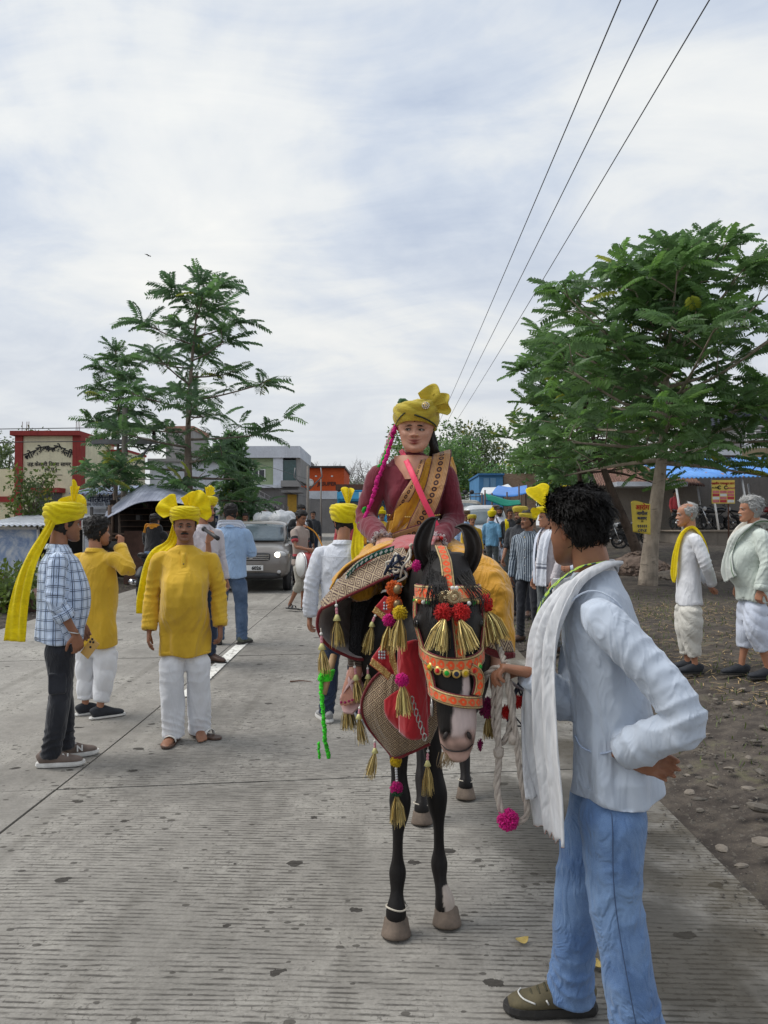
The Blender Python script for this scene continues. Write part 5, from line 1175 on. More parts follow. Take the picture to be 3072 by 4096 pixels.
o = A.put('placket', G().add(*solid(*grid(lambda u, v: np.stack([(u - .5) * .034 + .004, -.132 - .012 * (1 - v) - .03 * np.exp(-((1.20 + .19 * v - 1.07) / .14) ** 2) + .028 * v ** 2, 1.20 + .19 * v], 1), 2, 10)[:2], .005)), KURTA_Y); o.parent = A.top
A.buttons(plain('horn_button', (.25, .16, .05), .4), (1.23, 1.27, 1.31), lambda z: .152 - .03 * (z - 1.2) * 4, .006)
G().tube([A.J['wrr'] + V3(.006, -.004, -.125), A.J['wrr'] + V3(.016, -.008, -.125)], [.010, .010], 8).obj('finger_ring', METAL, A.root)

# man in plaid shirt, seen from behind
B = Person('man in blue plaid shirt and black jeans with long yellow turban tail', Gp(58, 762), 112, 1.68, SK_D, dict(elr=(-.245, .02, 1.09), wrr=(-.225, -.10, .87), ell=(.24, -.02, 1.09), wrl=(.22, -.12, .9), anr=(-.085, .045, .085), anl=(.09, -.045, .085), head=(0, -.03, 1.58)), (22, 0, 0), vox=.0085, seed=8)
B.body(dict(r=dict(d=(.1, -.25, -1), n=(.8, .4, 0), curl=.5), l=dict(n=(-1, 0, 0))), dict(stubble=.3)); B.shirt(PLAID, .80, (.195, .185, .175, .19), (.138, .138, .145), belly=.03, sl=(.07, .058, .055), long=(1, 2), uv=True, seed=33)
B.pants(DENIM_B, (.09, .07, .062), .06, amp=.007, stack=1.0); B.shoes('sneaker', SHOE_BR, SOLE_W, fy=dict(l=8, r=-10)); B.hair(HAIR, .012, .8, .40, .14)
B.turban(YEL, 1.05, rim=(.045, -.012), ph=2.6, folds=4.6, fan=(((-.05, -.03, .10), 10, 86, .19, .24, 1.0, .0, (-1, 0, 0)), ((-.06, -.04, .115), 0, 25, .10, 1.0, 1.6, .3, (-1, 0, 0)), ((-.06, -.02, .12), 180, 35, .08, 1.0, 1.6, .3, (-1, 0, 0))),
    tail=([B.HM @ V3(-.05, .10, .03), B.HM @ V3(-.03, .135, -.06), V3(-.05, .165, 1.36), V3(-.06, .215, 1.2), V3(-.06, .25, 1.0), V3(-.06, .265, .82)], (.05, .06, .085, .11, .125, .13), (.35, 1, 0), 2.5, .014))
c = B.J['wrr']; o = B.put('bangle', G().tube([c + V3(.035 * math.cos(a), .032 * math.sin(a) + .01, .012 + .008 * math.sin(a)) for a in np.linspace(0, 6.28, 20)], [.0042] * 20, 6), METAL)
G().box((-.012, -.012, 0), (.012, .012, .004), 0, Matrix.Translation((-.178, -.02, .60)) @ Matrix.Rotation(R(90), 4, 'Y')).obj('rivet', METAL, B.root)
pk = B.put('cargo_pocket', G().add(*remesh(G().box((-.183, -.05, .48), (-.13, .06, .62)), .009, 9)), DENIM_B); pk.parent = B.bot
for q in 'lr':
    a = B.J['an' + q]; yw = R(B.fy[q]); sx = -1; text('lettering', 'N', .055, SOLE_W, Matrix.Translation((a.x + sx * .047, a.y - .09, .045)) @ Matrix.Rotation(R(-90) + yw, 4, 'Z') @ UPR @ Matrix.Rotation(R(-12), 4, 'X'), B.root, .002)
ph = B.W(c + V3(.03, -.09, -.10)); o = G().box((-.033, -.004, -.062), (.033, .004, .062)); o = o.obj('mobile_phone', plain('gold_case', (.55, .33, .09), .35, .15), None, False); tag(o, 'gold cased phone held low by the plaid shirt man', 'phone')
o.matrix_basis = Matrix.Translation(ph) @ Matrix.Rotation(R(-8), 4, 'Z') @ Matrix.Rotation(R(38), 4, 'Y')
for i, (x, z) in enumerate(((-.022, .058), (-.022, .036), (-.004, .047), (.0, .01))): V, F = ell((x, -.005, z), (.008, .003, .008), 10, 6); G().add(V, F).obj('camera_lens', PHONE_B, o)

# man filming with a phone
Cm = Person('man in yellow kurta and white dhoti filming with raised phone', Gp(95, 716), 158, 1.60, SK_M, dict(elr=(-.34, -.16, 1.18), wrr=(-.36, -.24, 1.44), ell=(.30, .10, 1.10), wrl=(.10, .215, .98), anr=(-.10, .05, .085), anl=(.11, .0, .085)), (-20, 0, 0), vox=.009, seed=12)
Cm.J['wrr'] = Cm.loc(Pv(120, 547, 6.30)); Cm.J['elr'] = Cm.loc(Pv(129, 571, 6.18))
Cm.body(dict(r=dict(d=(.1, -.3, 1), n=(1, 0, 0), curl=.8), l=dict(d=(-1, .1, -.1), n=(0, 1, 0), curl=.9)), dict(stubble=.1)); Cm.shirt(KURTA_Y, .60, (.19, .18, .175, .20), (.12, .118, .13), belly=.03, sl=(.075, .062, .054), collar=1, name='kurta', seed=41, amp=.007); Cm.dhoti(WHITE_C, .14); Cm.shoes('slip', SHOE_BL, SOLE_W, fy=dict(l=-25, r=-30)); Cm.hair(HAIR, .024, .74, .40, .10, rough=.008, tufts=500)
p = Cm.W(Cm.J['wrr'] + V3(.05, -.07, .02)); o = G().box((-.085, -.005, -.04), (.085, .005, .04)).obj('mobile_phone', PHONE_B, None, False); tag(o, 'black phone held sideways by the man filming', 'phone'); o.matrix_basis = Matrix.Translation(Pv(111.5, 546, 6.36)); G().box((-.08, -.007, -.036), (.08, -.0055, .036)).obj('screen', GLASSD, o, False)

# man with a microphone
D = Person('man in yellow turban speaking into black microphone behind kurta man', Gp(203, 664), 50, 1.78, SK_M, dict(elr=(-.23, -.2, 1.2), wrr=(-.04, -.26, 1.43), ell=(.24, .02, 1.1)), (25, 0, 0), vox=.012, seed=15, lod=1)
D.J['wrr'] = D.loc(Pv(208, 541, D.root.location.y - .30)); D.J['elr'] = D.loc(Pv(209, 561, D.root.location.y - .15))
D.body(dict(r=dict(d=(.3, -.2, .9), n=(.2, .9, .2), curl=.9)), dict(mustache=.8)); D.shirt(PINKISH, .8, seed=51, long=(1, 4)); D.pants(JEANS_D, hem=.07); D.shoes('slip', LEATH, SOLE_D); D.hair(HAIR, .012, .85, .4, .15); D.turban(YEL, 1.08, ph=1.2, fan=(((.03, .0, .12), 40, 60, .15, .8, 5, .2),))
p0, p1 = Pv(204, 529, D.root.location.y - .3), Pv(218, 538.5, D.root.location.y - .5); g = G().tube([p0, p0.lerp(p1, .75), p1], [.017, .021, .024], 10); V, F = ell(p0, (.028, .028, .028)); g.add(V, F); tag(g.obj('microphone', BLACK), 'black handheld microphone with tapered handle', 'microphone')

# blue shirt man from behind
E_ = Person('broad man in sky blue shirt and faded jeans seen from behind', Gp(230, 644), 184, 1.74, SK_D, dict(elr=(-.25, -.08, 1.10), wrr=(-.12, -.26, 1.15), ell=(.25, -.08, 1.10), wrl=(.12, -.26, 1.15), anl=(.14, .0, .085), anr=(-.15, .03, .085), knl=(.12, -.02, .49), knr=(-.13, -.02, .49)), (0, 0, 0), vox=.011, seed=17, lod=1)
E_.body(dict(l=dict(curl=.6), r=dict(curl=.6))); E_.shirt(BLUE_C, .80, (.20, .195, .185, .195), (.125, .125, .13), belly=.04, sl=(.074, .062, .058), long=(1, 1), seed=61); E_.pants(JEANS_M, (.10, .078, .07), .05, stack=1.0); E_.shoes('sneaker', OLIVE_T, SOLE_D, fy=dict(l=20, r=-25)); E_.hair(HAIR, .010, .76, .38, .10)
E_.ribbon('scarf', WHITE_B, [V3(-.17, -.06, 1.40), V3(-.12, .06, 1.46), V3(0, .085, 1.465), V3(.12, .06, 1.46), V3(.17, -.06, 1.40)], (.06, .08, .09, .08, .06), (0, .3, 1), 2, .008)

# white shirt man in yellow turban
F_ = Person('man in crisp white shirt with knotted yellow turban seen from behind', Gp(343, 722), 168, 1.68, SK_M, dict(ell=(.26, .03, 1.09), wrl=(.285, -.02, .84), elr=(-.24, -.1, 1.1), wrr=(-.14, -.28, 1.1), anl=(.13, .02, .085), anr=(-.10, .0, .085), head=(0, -.02, 1.59)), (30, 0, 0), vox=.009, seed=19)
F_.body(dict(l=dict(n=(-1, .1, 0), curl=.45)), dict(stubble=.1)); F_.shirt(SHIRT_W, .80, (.19, .185, .175, .185), (.122, .12, .128), belly=.02, sl=(.072, .06, .052), seed=71, amp=.009); F_.pants(JEANS_D, (.088, .068, .062), .06); F_.shoes('sneaker', SHOE_GY, SOLE_W, fy=dict(l=35, r=-5)); F_.hair(HAIR, .013, .8, .38, .06)
F_.turban(YEL, 1.06, rim=(.045, -.005), ph=4.1, folds=4.4, top=.15, fan=(((-.02, .05, .12), 0, 84, .17, .36, 1.6, .05, (0, 1, 0)), ((-.05, .09, .06), -60, 5, .05, .9, 3, .2)), tail=([F_.HM @ V3(-.05, .115, .06), F_.HM @ V3(-.085, .125, -.05), V3(-.155, .13, 1.35), V3(-.215, .135, 1.2), V3(-.24, .14, 1.02)], (.05, .07, .11, .15, .155), (1, .25, 0), 3, .014))
V, F = ell(tuple(F_.J['wrl'] + V3(.0, -.01, -.12)), (.011, .011, .005), 10, 6); o = F_.put('finger_ring', G().add(V, F), GOLD)
yk = F_.put('yoke_seam', G().tube([V3(-.15, .113, 1.325), V3(-.07, .128, 1.318), V3(.07, .128, 1.318), V3(.15, .113, 1.325)], [.0025] * 4, 5, k=3), SHIRT_W); yk.parent = F_.top
# ---------------------------------------------------------------- the groom who holds the horse
SHIRT_G = cloth('pale_blue_grey_cotton', (.49, .55, .64), .5, 7, var=.1)
def _scarf(b, u, v):
    n = b.noise(b.co('Object', (1, 1, .2)), 60, 3); base = b.mix(n.ss(.3, .7), (.64, .65, .67), (.78, .79, .81)); return b.mix((v - 1.02).ab().lt(.006) * .8, base, (.68, .26, .14))
SCARF = uvmat('white_cotton_scarf', _scarf, .15)
H_ = Person('man in pale blue shirt and jeans with white scarf holding the rope', (.668, 2.32, 0), -112, 1.655, SK_D, dict(head=(0, -.03, 1.58)), (-40, 3, 3), vox=.0062, seed=27)
J = H_.J; J['wrr'] = H_.loc(Pv(531, 673, 2.33)); J['elr'] = H_.loc(Pv(570, 706, 2.38)); J['ell'] = V3(.235, .215, 1.06); J['wrl'] = V3(.165, .045, .935); J['shl'] = V3(.178, -.03, 1.36); J['shr'] = V3(-.165, -.09, 1.37); J['chest'] = V3(0, -.03, 1.24); J['neck'] = V3(0, -.055, 1.43); J['head'] = V3(0, -.105, 1.575); H_.HM.translation = J['head']
fr_ = H_.loc(Gp(570, 1012)); fl_ = H_.loc((.70, 2.17, 0)); J['anr'] = V3(fr_.x, fr_.y, .085); J['anl'] = V3(fl_.x, fl_.y, .085); J['hir'] = V3(-.085, -.01, .9); J['hil'] = V3(.085, .0, .9); J['knr'] = J['hir'].lerp(J['anr'], .5) + V3(0, -.03, .0); J['knl'] = J['hil'].lerp(J['anl'], .5) + V3(0, -.03, 0)
hd = H_.loc(Pv(500, 667, 2.33)) - J['wrr']
H_.body(dict(r=dict(d=tuple(hd), n=(.15, 0, -1), curl=.72, th=-1), l=dict(d=(-.25, .9, -.3), n=(1, .2, .1), curl=.35, th=-1)), dict(mustache=1.0, stubble=.45, nose=1.1))
H_.shirt(SHIRT_G, .77, (.18, .17, .16, .182), (.116, .112, .128), belly=.0, sl=(.064, .054, .047), seed=91, crs=1.2, amp=.011, collar=0, hemwave=.006, vox=.0065)
H_.pants(JEANS, (.096, .076, .075), .045, amp=.006, hip=(.165, .118), top=.99); H_.shoes('sneaker', SHOE_GN, SOLE_D, fy=dict(r=22, l=10))
a = J['anr']; yw = R(22); f_ = V3(math.sin(yw), -math.cos(yw), 0); s_ = V3(math.cos(yw), math.sin(yw), 0); Pq = lambda y, z, x: V3(a.x, a.y, 0) + f_ * y + s_ * x + V3(0, 0, z)
for z_, y_ in ((.058, .150),): H_.put('toe_stripe', G().tube([Pq(y_ - .03, .05, .044), Pq(y_ + .005, .058, .03), Pq(y_ + .018, .062, 0), Pq(y_ + .005, .058, -.03)], [.0028] * 4, 6, k=4), STRAPW)
for i in range(4): H_.put('side_mark', G().tube([Pq(.085 - .03 * i, .062, .043), Pq(.078 - .03 * i, .050, .0465)], [.003, .003], 5), STRAPW)
for i in range(5): H_.put('lace', G().tube([Pq(.035 + .022 * i, .100 - i * .010, -.022), Pq(.04 + .022 * i, .109 - i * .010, 0), Pq(.035 + .022 * i, .100 - i * .010, .024)], [.0038] * 3, 5, k=2), plain('olive_lace', c8(70, 66, 44))); H_.hair(HAIR, .011, .74, .53, .22, rough=.008, tufts=6500, tl=.036, tw=.0015)
H_.ribbon('scarf', SCARF, [V3(-.05, .0, 1.445), V3(-.02, .008, 1.452), V3(.03, .006, 1.458), V3(.088, -.035, 1.45), V3(.118, -.12, 1.39), V3(.14, -.185, 1.25), V3(.15, -.19, 1.0), V3(.145, -.175, .80), V3(.14, -.165, .66)], (.02, .04, .06, .09, .13, .18, .20, .20, .19), folds=3.2, amp=.017, n=(28, 90), fray=.012, sides=[(0, .7, .7), (.1, .8, .6), (.6, .6, .4), (.8, .62, 0), (.8, .6, 0), (.8, .6, 0)])
H_.ribbon('scarf', SCARF, [V3(-.03, .0, 1.455), V3(-.075, -.03, 1.455), V3(-.10, -.11, 1.41), V3(-.09, -.20, 1.28), V3(-.04, -.24, 1.05), V3(-.01, -.235, .85), V3(.0, -.22, .74)], (.03, .05, .11, .18, .22, .24, .24), folds=3, amp=.018, n=(28, 70), fray=.012, sides=[(0, .8, .6), (-.3, .6, .5), (.9, -.2, 0), (.95, -.1, 0)])
def _lan(b, u, v):
    a = (v / .035).fr(); n = b.noise(b.co('Object'), 60, 3); return b.mix(n.gt(.52), (.42, .62, .06), (.02, .06, .09))
H_.ribbon('lanyard', uvmat('green_patterned_tape', _lan), [V3(.06, -.01, 1.475), V3(.065, -.10, 1.45), V3(.04, -.20, 1.36), V3(.0, -.25, 1.22), V3(-.04, -.275, 1.12)], (.028, .028, .03, .032, .03), folds=0, amp=0, n=(6, 50), side=(.8, .3, 0))
kn = G()
for k in range(16):
    a = np.random.default_rng(k); c0 = np.array((-.05, -.28, 1.10)); kn.tube([c0, c0 + a.normal(size=3) * .022 + (0, 0, -.02), c0 + a.normal(size=3) * .028 + (0, 0, -.06 - .05 * (k % 3)), c0 + a.normal(size=3) * .03 + (0, 0, -.09 - .06 * (k % 3))], [.006, .004, .0035, .002], 5, k=2, mi=k % 2)
H_.put('thread_knot', kn, [plain('navy_thread', (.02, .025, .05)), plain('grey_thread', (.3, .28, .3))])
# jeans seam and pocket
for q, sx in (('l', 1),):
    h, k, n_ = J['hi' + q], J['kn' + q], J['an' + q]; o = H_.put('side_seam', G().tube([h + V3(.100, .01, -.13), h.lerp(k, .4) + V3(.1, .01, 0), k + V3(.082, .01, 0), n_ + V3(.082, .01, 0)], [.0018] * 4, 5, k=6), plain('dark_stitching', (.05, .09, .18))); o.parent = H_.bot
    o = H_.put('pocket_seam', G().tube([V3(.11, -.10, .955), V3(.14, -.075, .93), V3(.165, -.02, .925), V3(.172, .02, .94)], [.003] * 4, 5, k=3), plain('pale_stitching', (.35, .42, .55))); o.parent = H_.bot
sm = H_.put('sleeve_seam', G().tube([V3(.155, -.13, 1.30), V3(.172, -.10, 1.36), V3(.160, -.04, 1.392), V3(.160, .03, 1.36), V3(.15, .075, 1.27)], [.0028] * 5, 5, k=4), SHIRT_G); sm.parent = H_.top

# ---------------------------------------------------------------- elders at the right
K1 = Person('old man with grey hair and yellow cloth over his shoulder, hands behind him', Gp(690, 672), -98, 1.69, SK_M, dict(ell=(.24, .10, 1.10), wrl=(.06, .20, .90), elr=(-.23, .1, 1.1), wrr=(-.05, .20, .90), anl=(.09, .03, .085), anr=(-.09, .0, .085)), (4, 3, 0), vox=.01, seed=31)
K1.body(dict(l=dict(d=(-.5, .1, -.7), n=(0, 1, 0), curl=.6), r=dict(d=(.5, .1, -.7), n=(0, 1, 0), curl=.5)), dict(mustache=1.1, hairmat=HAIR_W, stubble=.1)); K1.shirt(WHITE_C, .68, (.18, .165, .155, .185), (.112, .108, .125), sl=(.068, .056, .05), seed=101); K1.dhoti(DHOTI, .17, wide=1.15); K1.shoes('slip', SHOE_BL, SOLE_D); K1.hair(HAIR_G, .012, .80, .42, .16, bald=1, rough=.006, tufts=300, tl=.03)
K1.ribbon('shoulder_cloth', YEL, [V3(.07, .16, .92), V3(.13, .155, 1.1), V3(.14, .12, 1.30), V3(.11, .02, 1.455), V3(.075, -.08, 1.40), V3(.05, -.135, 1.2), V3(.03, -.15, 1.0), V3(.02, -.15, .90)], (.03, .10, .11, .10, .10, .11, .10, .02), folds=2.4, amp=.014, n=(18, 60), sides=[(.9, -.3, 0), (.9, -.2, 0), (.9, .2, 0), (.9, .5, 0)])
K2 = Person('stout old man in pale mint kurta with grey moustache and folded shawl', Gp(754, 677), -96, 1.69, SK_M, dict(ell=(.26, .04, 1.09), wrl=(.25, -.02, .84), anl=(.10, .10, .085), anr=(-.10, -.08, .085)), (2, 0, 0), vox=.01, seed=37)
K2.body(dict(l=dict(n=(-.6, .8, 0), curl=.6)), dict(mustache=1.4, hairmat=HAIR_G, wide=1.05), bare=(0, 0)); K2.shirt(MINT, .72, (.20, .19, .185, .205), (.125, .125, .14), belly=.07, sl=(.075, .062, .056), seed=111, collar=0, name='kurta'); K2.dhoti(WHITE_B, .26, wide=1.1); K2.shoes('slip', SHOE_BL, SOLE_D, fy=dict(l=10, r=10)); K2.hair(HAIR_G, .022, .76, .42, .12, rough=.008, tufts=600, tl=.035)
K2.ribbon('shawl', uvmat('grey_green_shawl', lambda b, u, v: b.mix((u - .05).ab().lt(.006), b.mix(b.noise(b.co('Object'), 20, 3), (.5, .54, .5), (.66, .68, .64)), (.10, .22, .10)), .1), [V3(.10, .10, 1.40), V3(.12, .06, 1.45), V3(.10, -.05, 1.44), V3(.06, -.175, 1.33), V3(.04, -.235, 1.16), V3(.07, -.255, 1.02), V3(.10, -.235, .93)], (.12, .14, .13, .12, .13, .16, .17), folds=2.4, amp=.016, n=(22, 60), fray=.012, sides=[(.5, .6, .3), (.8, .5, .2), (.9, .3, 0), (.9, .4, 0)])
K2.ribbon('shawl', DHOTI, [V3(.12, .05, 1.44), V3(.02, .10, 1.45), V3(-.09, .06, 1.45), V3(-.13, -.06, 1.40), V3(-.08, -.17, 1.28), V3(0, -.205, 1.15)], (.10, .10, .12, .12, .12, .08), folds=2, amp=.012, n=(14, 40), sides=[(.3, .3, .9), (0, .4, .9), (-.7, .3, .5), (-.9, -.2, .2)])

# ---------------------------------------------------------------- onlookers on the verge behind the horse
L1 = Person('young man in navy striped shirt with yellow headband and black jeans', Gp(529, 642), -35, 1.72, SK_D, dict(ell=(.235, .02, 1.09), elr=(-.23, .03, 1.09), wrr=(-.24, -.02, .84), anr=(-.10, -.05, .085)), (-25, 0, 0), vox=.011, seed=43, lod=1)
L1.body(dict(r=dict(n=(1, .2, 0), curl=.4)), dict(mustache=.9, stubble=.3)); L1.shirt(STRIPED, .80, (.18, .165, .15, .17), (.112, .105, .115), uv=True, seed=121, sl=(.064, .053, .047)); L1.pants(DENIM_B, (.08, .06, .052), .08, amp=.006); L1.shoes('slip', LEATH, SOLE_D, fy=dict(l=10, r=-20)); L1.hair(HAIR, .016, .72, .4, .1); L1.turban(YEL_P, 1.0, rim=(.042, -.015), top=.10, folds=2.2, name='headband', open_=True)
V, F = ell((.0, -.118, 1.36), (.008, .005, .012), 8, 6); L1.put('pendant', G().add(V, F), GOLD); L1.buttons(STRAPW, (.9, 1.0, 1.1, 1.2, 1.3), .117)
L2 = Person('young man in pale pinkish shirt with white stole and big yellow bow turban', Gp(549, 652), -72, 1.76, SK_M, dict(ell=(.23, .02, 1.09), wrl=(.22, -.06, .86)), (-10, 2, 0), vox=.01, seed=47)
L2.body(dict(l=dict(curl=.5)), {}); L2.shirt(PINKISH, .80, (.18, .168, .155, .172), (.115, .11, .12), seed=131); L2.buttons(plain('dark_button', (.05, .05, .06)), (.88, .97, 1.06, 1.15, 1.24, 1.33), .121, .0); L2.pants(GREY_J, (.085, .065, .058), .07); L2.shoes('slip', LEATH, SOLE_D); L2.hair(HAIR, .014, .72, .4, .08)
L2.turban(YEL, .99, rim=(.065, .03), top=.13, folds=2.5, fan=(((.03, -.03, .11), 0, 70, .30, .55, .9, .25, (1, 0, .1)), ((.03, .0, .12), 180, 33, .40, .34, .9, .25, (1, 0, .1)), ((.05, -.06, .10), 0, -20, .15, .5, .8, .2, (1, 0, .1))))
L2.ribbon('stole', uvmat('white_stole', lambda b, u, v: b.mix((v - .62).ab().lt(.012).mx((v - .585).ab().lt(.004)) * .8, (.70, .73, .80), (.05, .06, .10))), [V3(.06, .08, 1.44), V3(.10, .0, 1.46), V3(.11, -.10, 1.36), V3(.10, -.145, 1.15), V3(.09, -.15, .95), V3(.09, -.15, .78)], (.08, .10, .12, .13, .14, .14), folds=2, amp=.012, n=(16, 50), fray=.01, sides=[(0, .5, .8), (.8, .5, 0), (.85, .5, 0)])
L2.ribbon('stole', WHITE_B, [V3(-.04, .08, 1.44), V3(-.10, .0, 1.46), V3(-.11, -.10, 1.36), V3(-.09, -.145, 1.15), V3(-.07, -.15, .95), V3(-.07, -.15, .80)], (.08, .10, .12, .13, .14, .14), folds=2, amp=.012, n=(16, 50), fray=.01, sides=[(0, .5, .8), (.9, -.4, 0), (.9, -.4, 0)])
L3 = Person('man in light shirt with wristwatch clasping his hands behind stole man', Gp(590, 660), -80, 1.66, SK_M, dict(ell=(.23, -.04, 1.10), wrl=(.10, -.27, 1.08), elr=(-.23, -.06, 1.12), wrr=(-.05, -.29, 1.09)), (0, 0, 0), vox=.011, seed=49, lod=1)
L3.body(dict(l=dict(d=(-.7, -.7, -.1), n=(-.3, .6, 0), curl=.8), r=dict(d=(.7, -.6, -.1), n=(.3, .6, 0), curl=.8))); L3.shirt(WHITE_B, .80, seed=141); L3.pants(GREY_J, hem=.07); L3.shoes('sandal', LEATH, LEATH); L3.hair(HAIR, .015)
e, w_ = L3.J['ell'], L3.J['wrl']; dr = (w_ - e).normalized(); L3.put('wristwatch', G().tube([w_ - dr * .02, w_ + dr * .012], [.034, .033], 12), BLACK)
L4 = Person('man in charcoal shirt and yellow turban standing behind striped shirt man', Gp(521, 616), -30, 1.76, SK_D, dict(elr=(-.24, .0, 1.1), wrr=(-.25, -.12, .90)), (-20, 0, 0), vox=.014, seed=53, lod=1)
L4.body(dict(r=dict(n=(1, 0, 0), curl=.5)), dict(beard=1, mustache=1)); L4.shirt(GREY_DK, .76, (.19, .18, .17, .18), (.118, .115, .12), long=(1, 4), seed=151); L4.pants(DENIM_B, hem=.07); L4.shoes('slip', LEATH); L4.hair(HAIR, .013); L4.turban(YEL_P, 1.05, ph=1.0)

# ---------------------------------------------------------------- crowd further along the road
def crowd(label, px, py, rot, H, top, bot, tur=None, J=None, head=(0, 0, 0), kind='shirt', skin=SK_D, face=None, hem=.8, hair=HAIR, group=None, feet=True, hands=None):
    p = Person(label, Gp(px, py), rot, H, skin, J, head, group, vox=.02, seed=int(px * 7 + py) % 97 + 3, lod=2); p.body(hands, face or dict(mustache=1), eyes=abs((rot + head[0] + 180) % 360 - 180) < 80)
    p.shirt(top, hem, (.19, .178, .168, .185), (.12, .118, .125), belly=.02, collar=0 if kind == 'kurta' else 1, cuffs=False, name=kind, vox=.016)
    (p.dhoti if bot in (DHOTI, WHITE_C, WHITE_B) else p.pants)(bot)
    if feet: p.shoes('slip', LEATH, SOLE_D)
    p.hair(hair, .014)
    if tur: p.turban(tur, 1.05, ph=px, fan=(((.02, .0, .12), px % 90 - 45, 50, .12, .8, 3, .2),) if tur is YEL else ())
    return p
q = crowd('person in long mustard kurta with yellow headscarf beyond the horse', 472, 585, 10, 1.62, KURTA_Y, BLACK_C, YEL_P, kind='kurta', hem=.45, skin=SK_M, face={})
crowd('man in light blue shirt and brown cap near the white van', 466, 578, 5, 1.72, BLUE_C, GREY_J, cloth('brown_knit', (.16, .11, .07)))
crowd('man in dusty blue shirt and yellow turban walking away', 492, 577, 150, 1.66, BLUE_D, GREY_J, YEL, J=dict(knl=(.10, -.1, .5), anl=(.10, .12, .12)), face={})
q = crowd('bearded man in white kurta with black strap across his chest', 500, 570, -15, 1.72, WHITE_B, WHITE_B, None, kind='kurta', hem=.62, face=dict(beard=1, mustache=1.2)); q.ribbon('shoulder_strap', BLACK, [V3(-.10, -.06, 1.43), V3(-.04, -.13, 1.30), V3(.06, -.145, 1.12), V3(.16, -.10, .95)], (.035,) * 4, side=(.6, 0, .6), folds=0, amp=0, n=(2, 16))
b_ = G().box((.10, -.17, .86), (.22, -.11, 1.0)).obj('satchel', WHITE_C, q.root, False)
crowd('man in brown cap standing by the white van', 496, 563, 0, 1.74, PINKISH, GREY_J, cloth('brown_felt', (.14, .10, .07)))
crowd('man with yellow stole over dark shirt by the van', 510, 575, 5, 1.66, GREY_DK, GREY_J, None).ribbon('stole', YEL, [V3(-.09, .0, 1.45), V3(-.10, -.12, 1.3), V3(-.09, -.14, 1.0)], (.09, .1, .1), n=(6, 12))
crowd('man in yellow turban and red shirt behind white shirt man', 347, 590, 10, 1.66, RED_C, GREY_J, YEL); crowd('man with small yellow turban and checked cloth near the bus', 356, 577, -10, 1.62, ORANGE_C, GREY_J, YEL)
crowd('man in yellow turban partly hidden behind rider', 382, 577, 0, 1.66, KURTA_Y, WHITE_C, YEL, kind='kurta', hem=.6)
crowd('dark haired man in white shirt left of the car', 245, 577, 10, 1.6, WHITE_B, GREY_J); crowd('black haired man beside the white covered load', 274, 556, 8, 1.7, GREY_DK, GREY_J, None, group='two men behind the car'); crowd('dark haired man in brown shirt beside the covered load', 280, 555, -6, 1.66, BEIGE, GREY_J, None)
crowd('man in grey shirt beyond the black shirt man', 313, 562, 0, 1.66, GREY_DK, JEANS_D)
q = crowd('young man in black shirt with white towel round his neck', 301, 584, 15, 1.80, BLACK_C, JEANS_D, None, J=dict(elr=(-.30, -.12, 1.15), wrr=(-.05, -.22, 1.22)), head=(10, 14, 0), face=dict(mustache=.6), skin=SK_M); q.ribbon('towel', WHITE_C, [V3(-.10, -.12, 1.28), V3(-.11, .0, 1.44), V3(0, .08, 1.46), V3(.11, .0, 1.44), V3(.10, -.12, 1.26)], (.09, .09, .08, .09, .09), (0, .4, .8), n=(6, 20))
# drummer
q = Person('drummer in beige shirt with red stripe and rolled khaki trousers', Gp(300, 611), 60, 1.66, SK_D, dict(elr=(-.26, -.1, 1.1), wrr=(-.2, -.3, 1.05), knr=(-.10, -.08, .49), anr=(-.10, .14, .12)), (0, 18, 0), vox=.014, seed=59, lod=1)
q.body(None, dict(stubble=.3)); q.shirt(uvmat('beige_striped_jersey', _tee), .78, uv=True, long=(3, 3), collar=0, seed=161, cuffs=False); q.pants(KHAKI, (.095, .08, .075), .34); q.shoes('sandal', SHOE_BL, SOLE_D); q.hair(HAIR, .02)
p = q.W(V3(-.05, -.33, .80)); t = empty('drum', p, R(30), 'two headed drum with white skin slung from drummer neck', 'drum'); G().tube([(-.24, 0, 0), (-.12, 0, 0), (.12, 0, 0), (.24, 0, 0)], [.19, .2, .2, .19], 20).obj('shell', plain('red_shell', (.3, .03, .03), .4), t)
for s_ in (-1, 1): G().tube([(s_ * .24, 0, 0), (s_ * .25, 0, 0)], [.195, .195], 20).obj('drum_head', WHITE, t); G().tube([(s_ * .225, .2 * math.cos(a), .2 * math.sin(a)) for a in np.linspace(0, 6.28, 24)], [.012] * 24, 6).obj('hoop', METAL, t)
G().tube([(.2, 0, .19), (.1, .15, .5), (0, .3, .62)], [.012] * 3, 5, k=3).obj('strap', ORANGE_C, t)
crowd('man in red shirt standing under the blue shelter', 675, 520, 20, 1.7, RED_C, GREY_J).root.location = (Pv(675, 500, 33.5).x, 33.5, PL + .04)
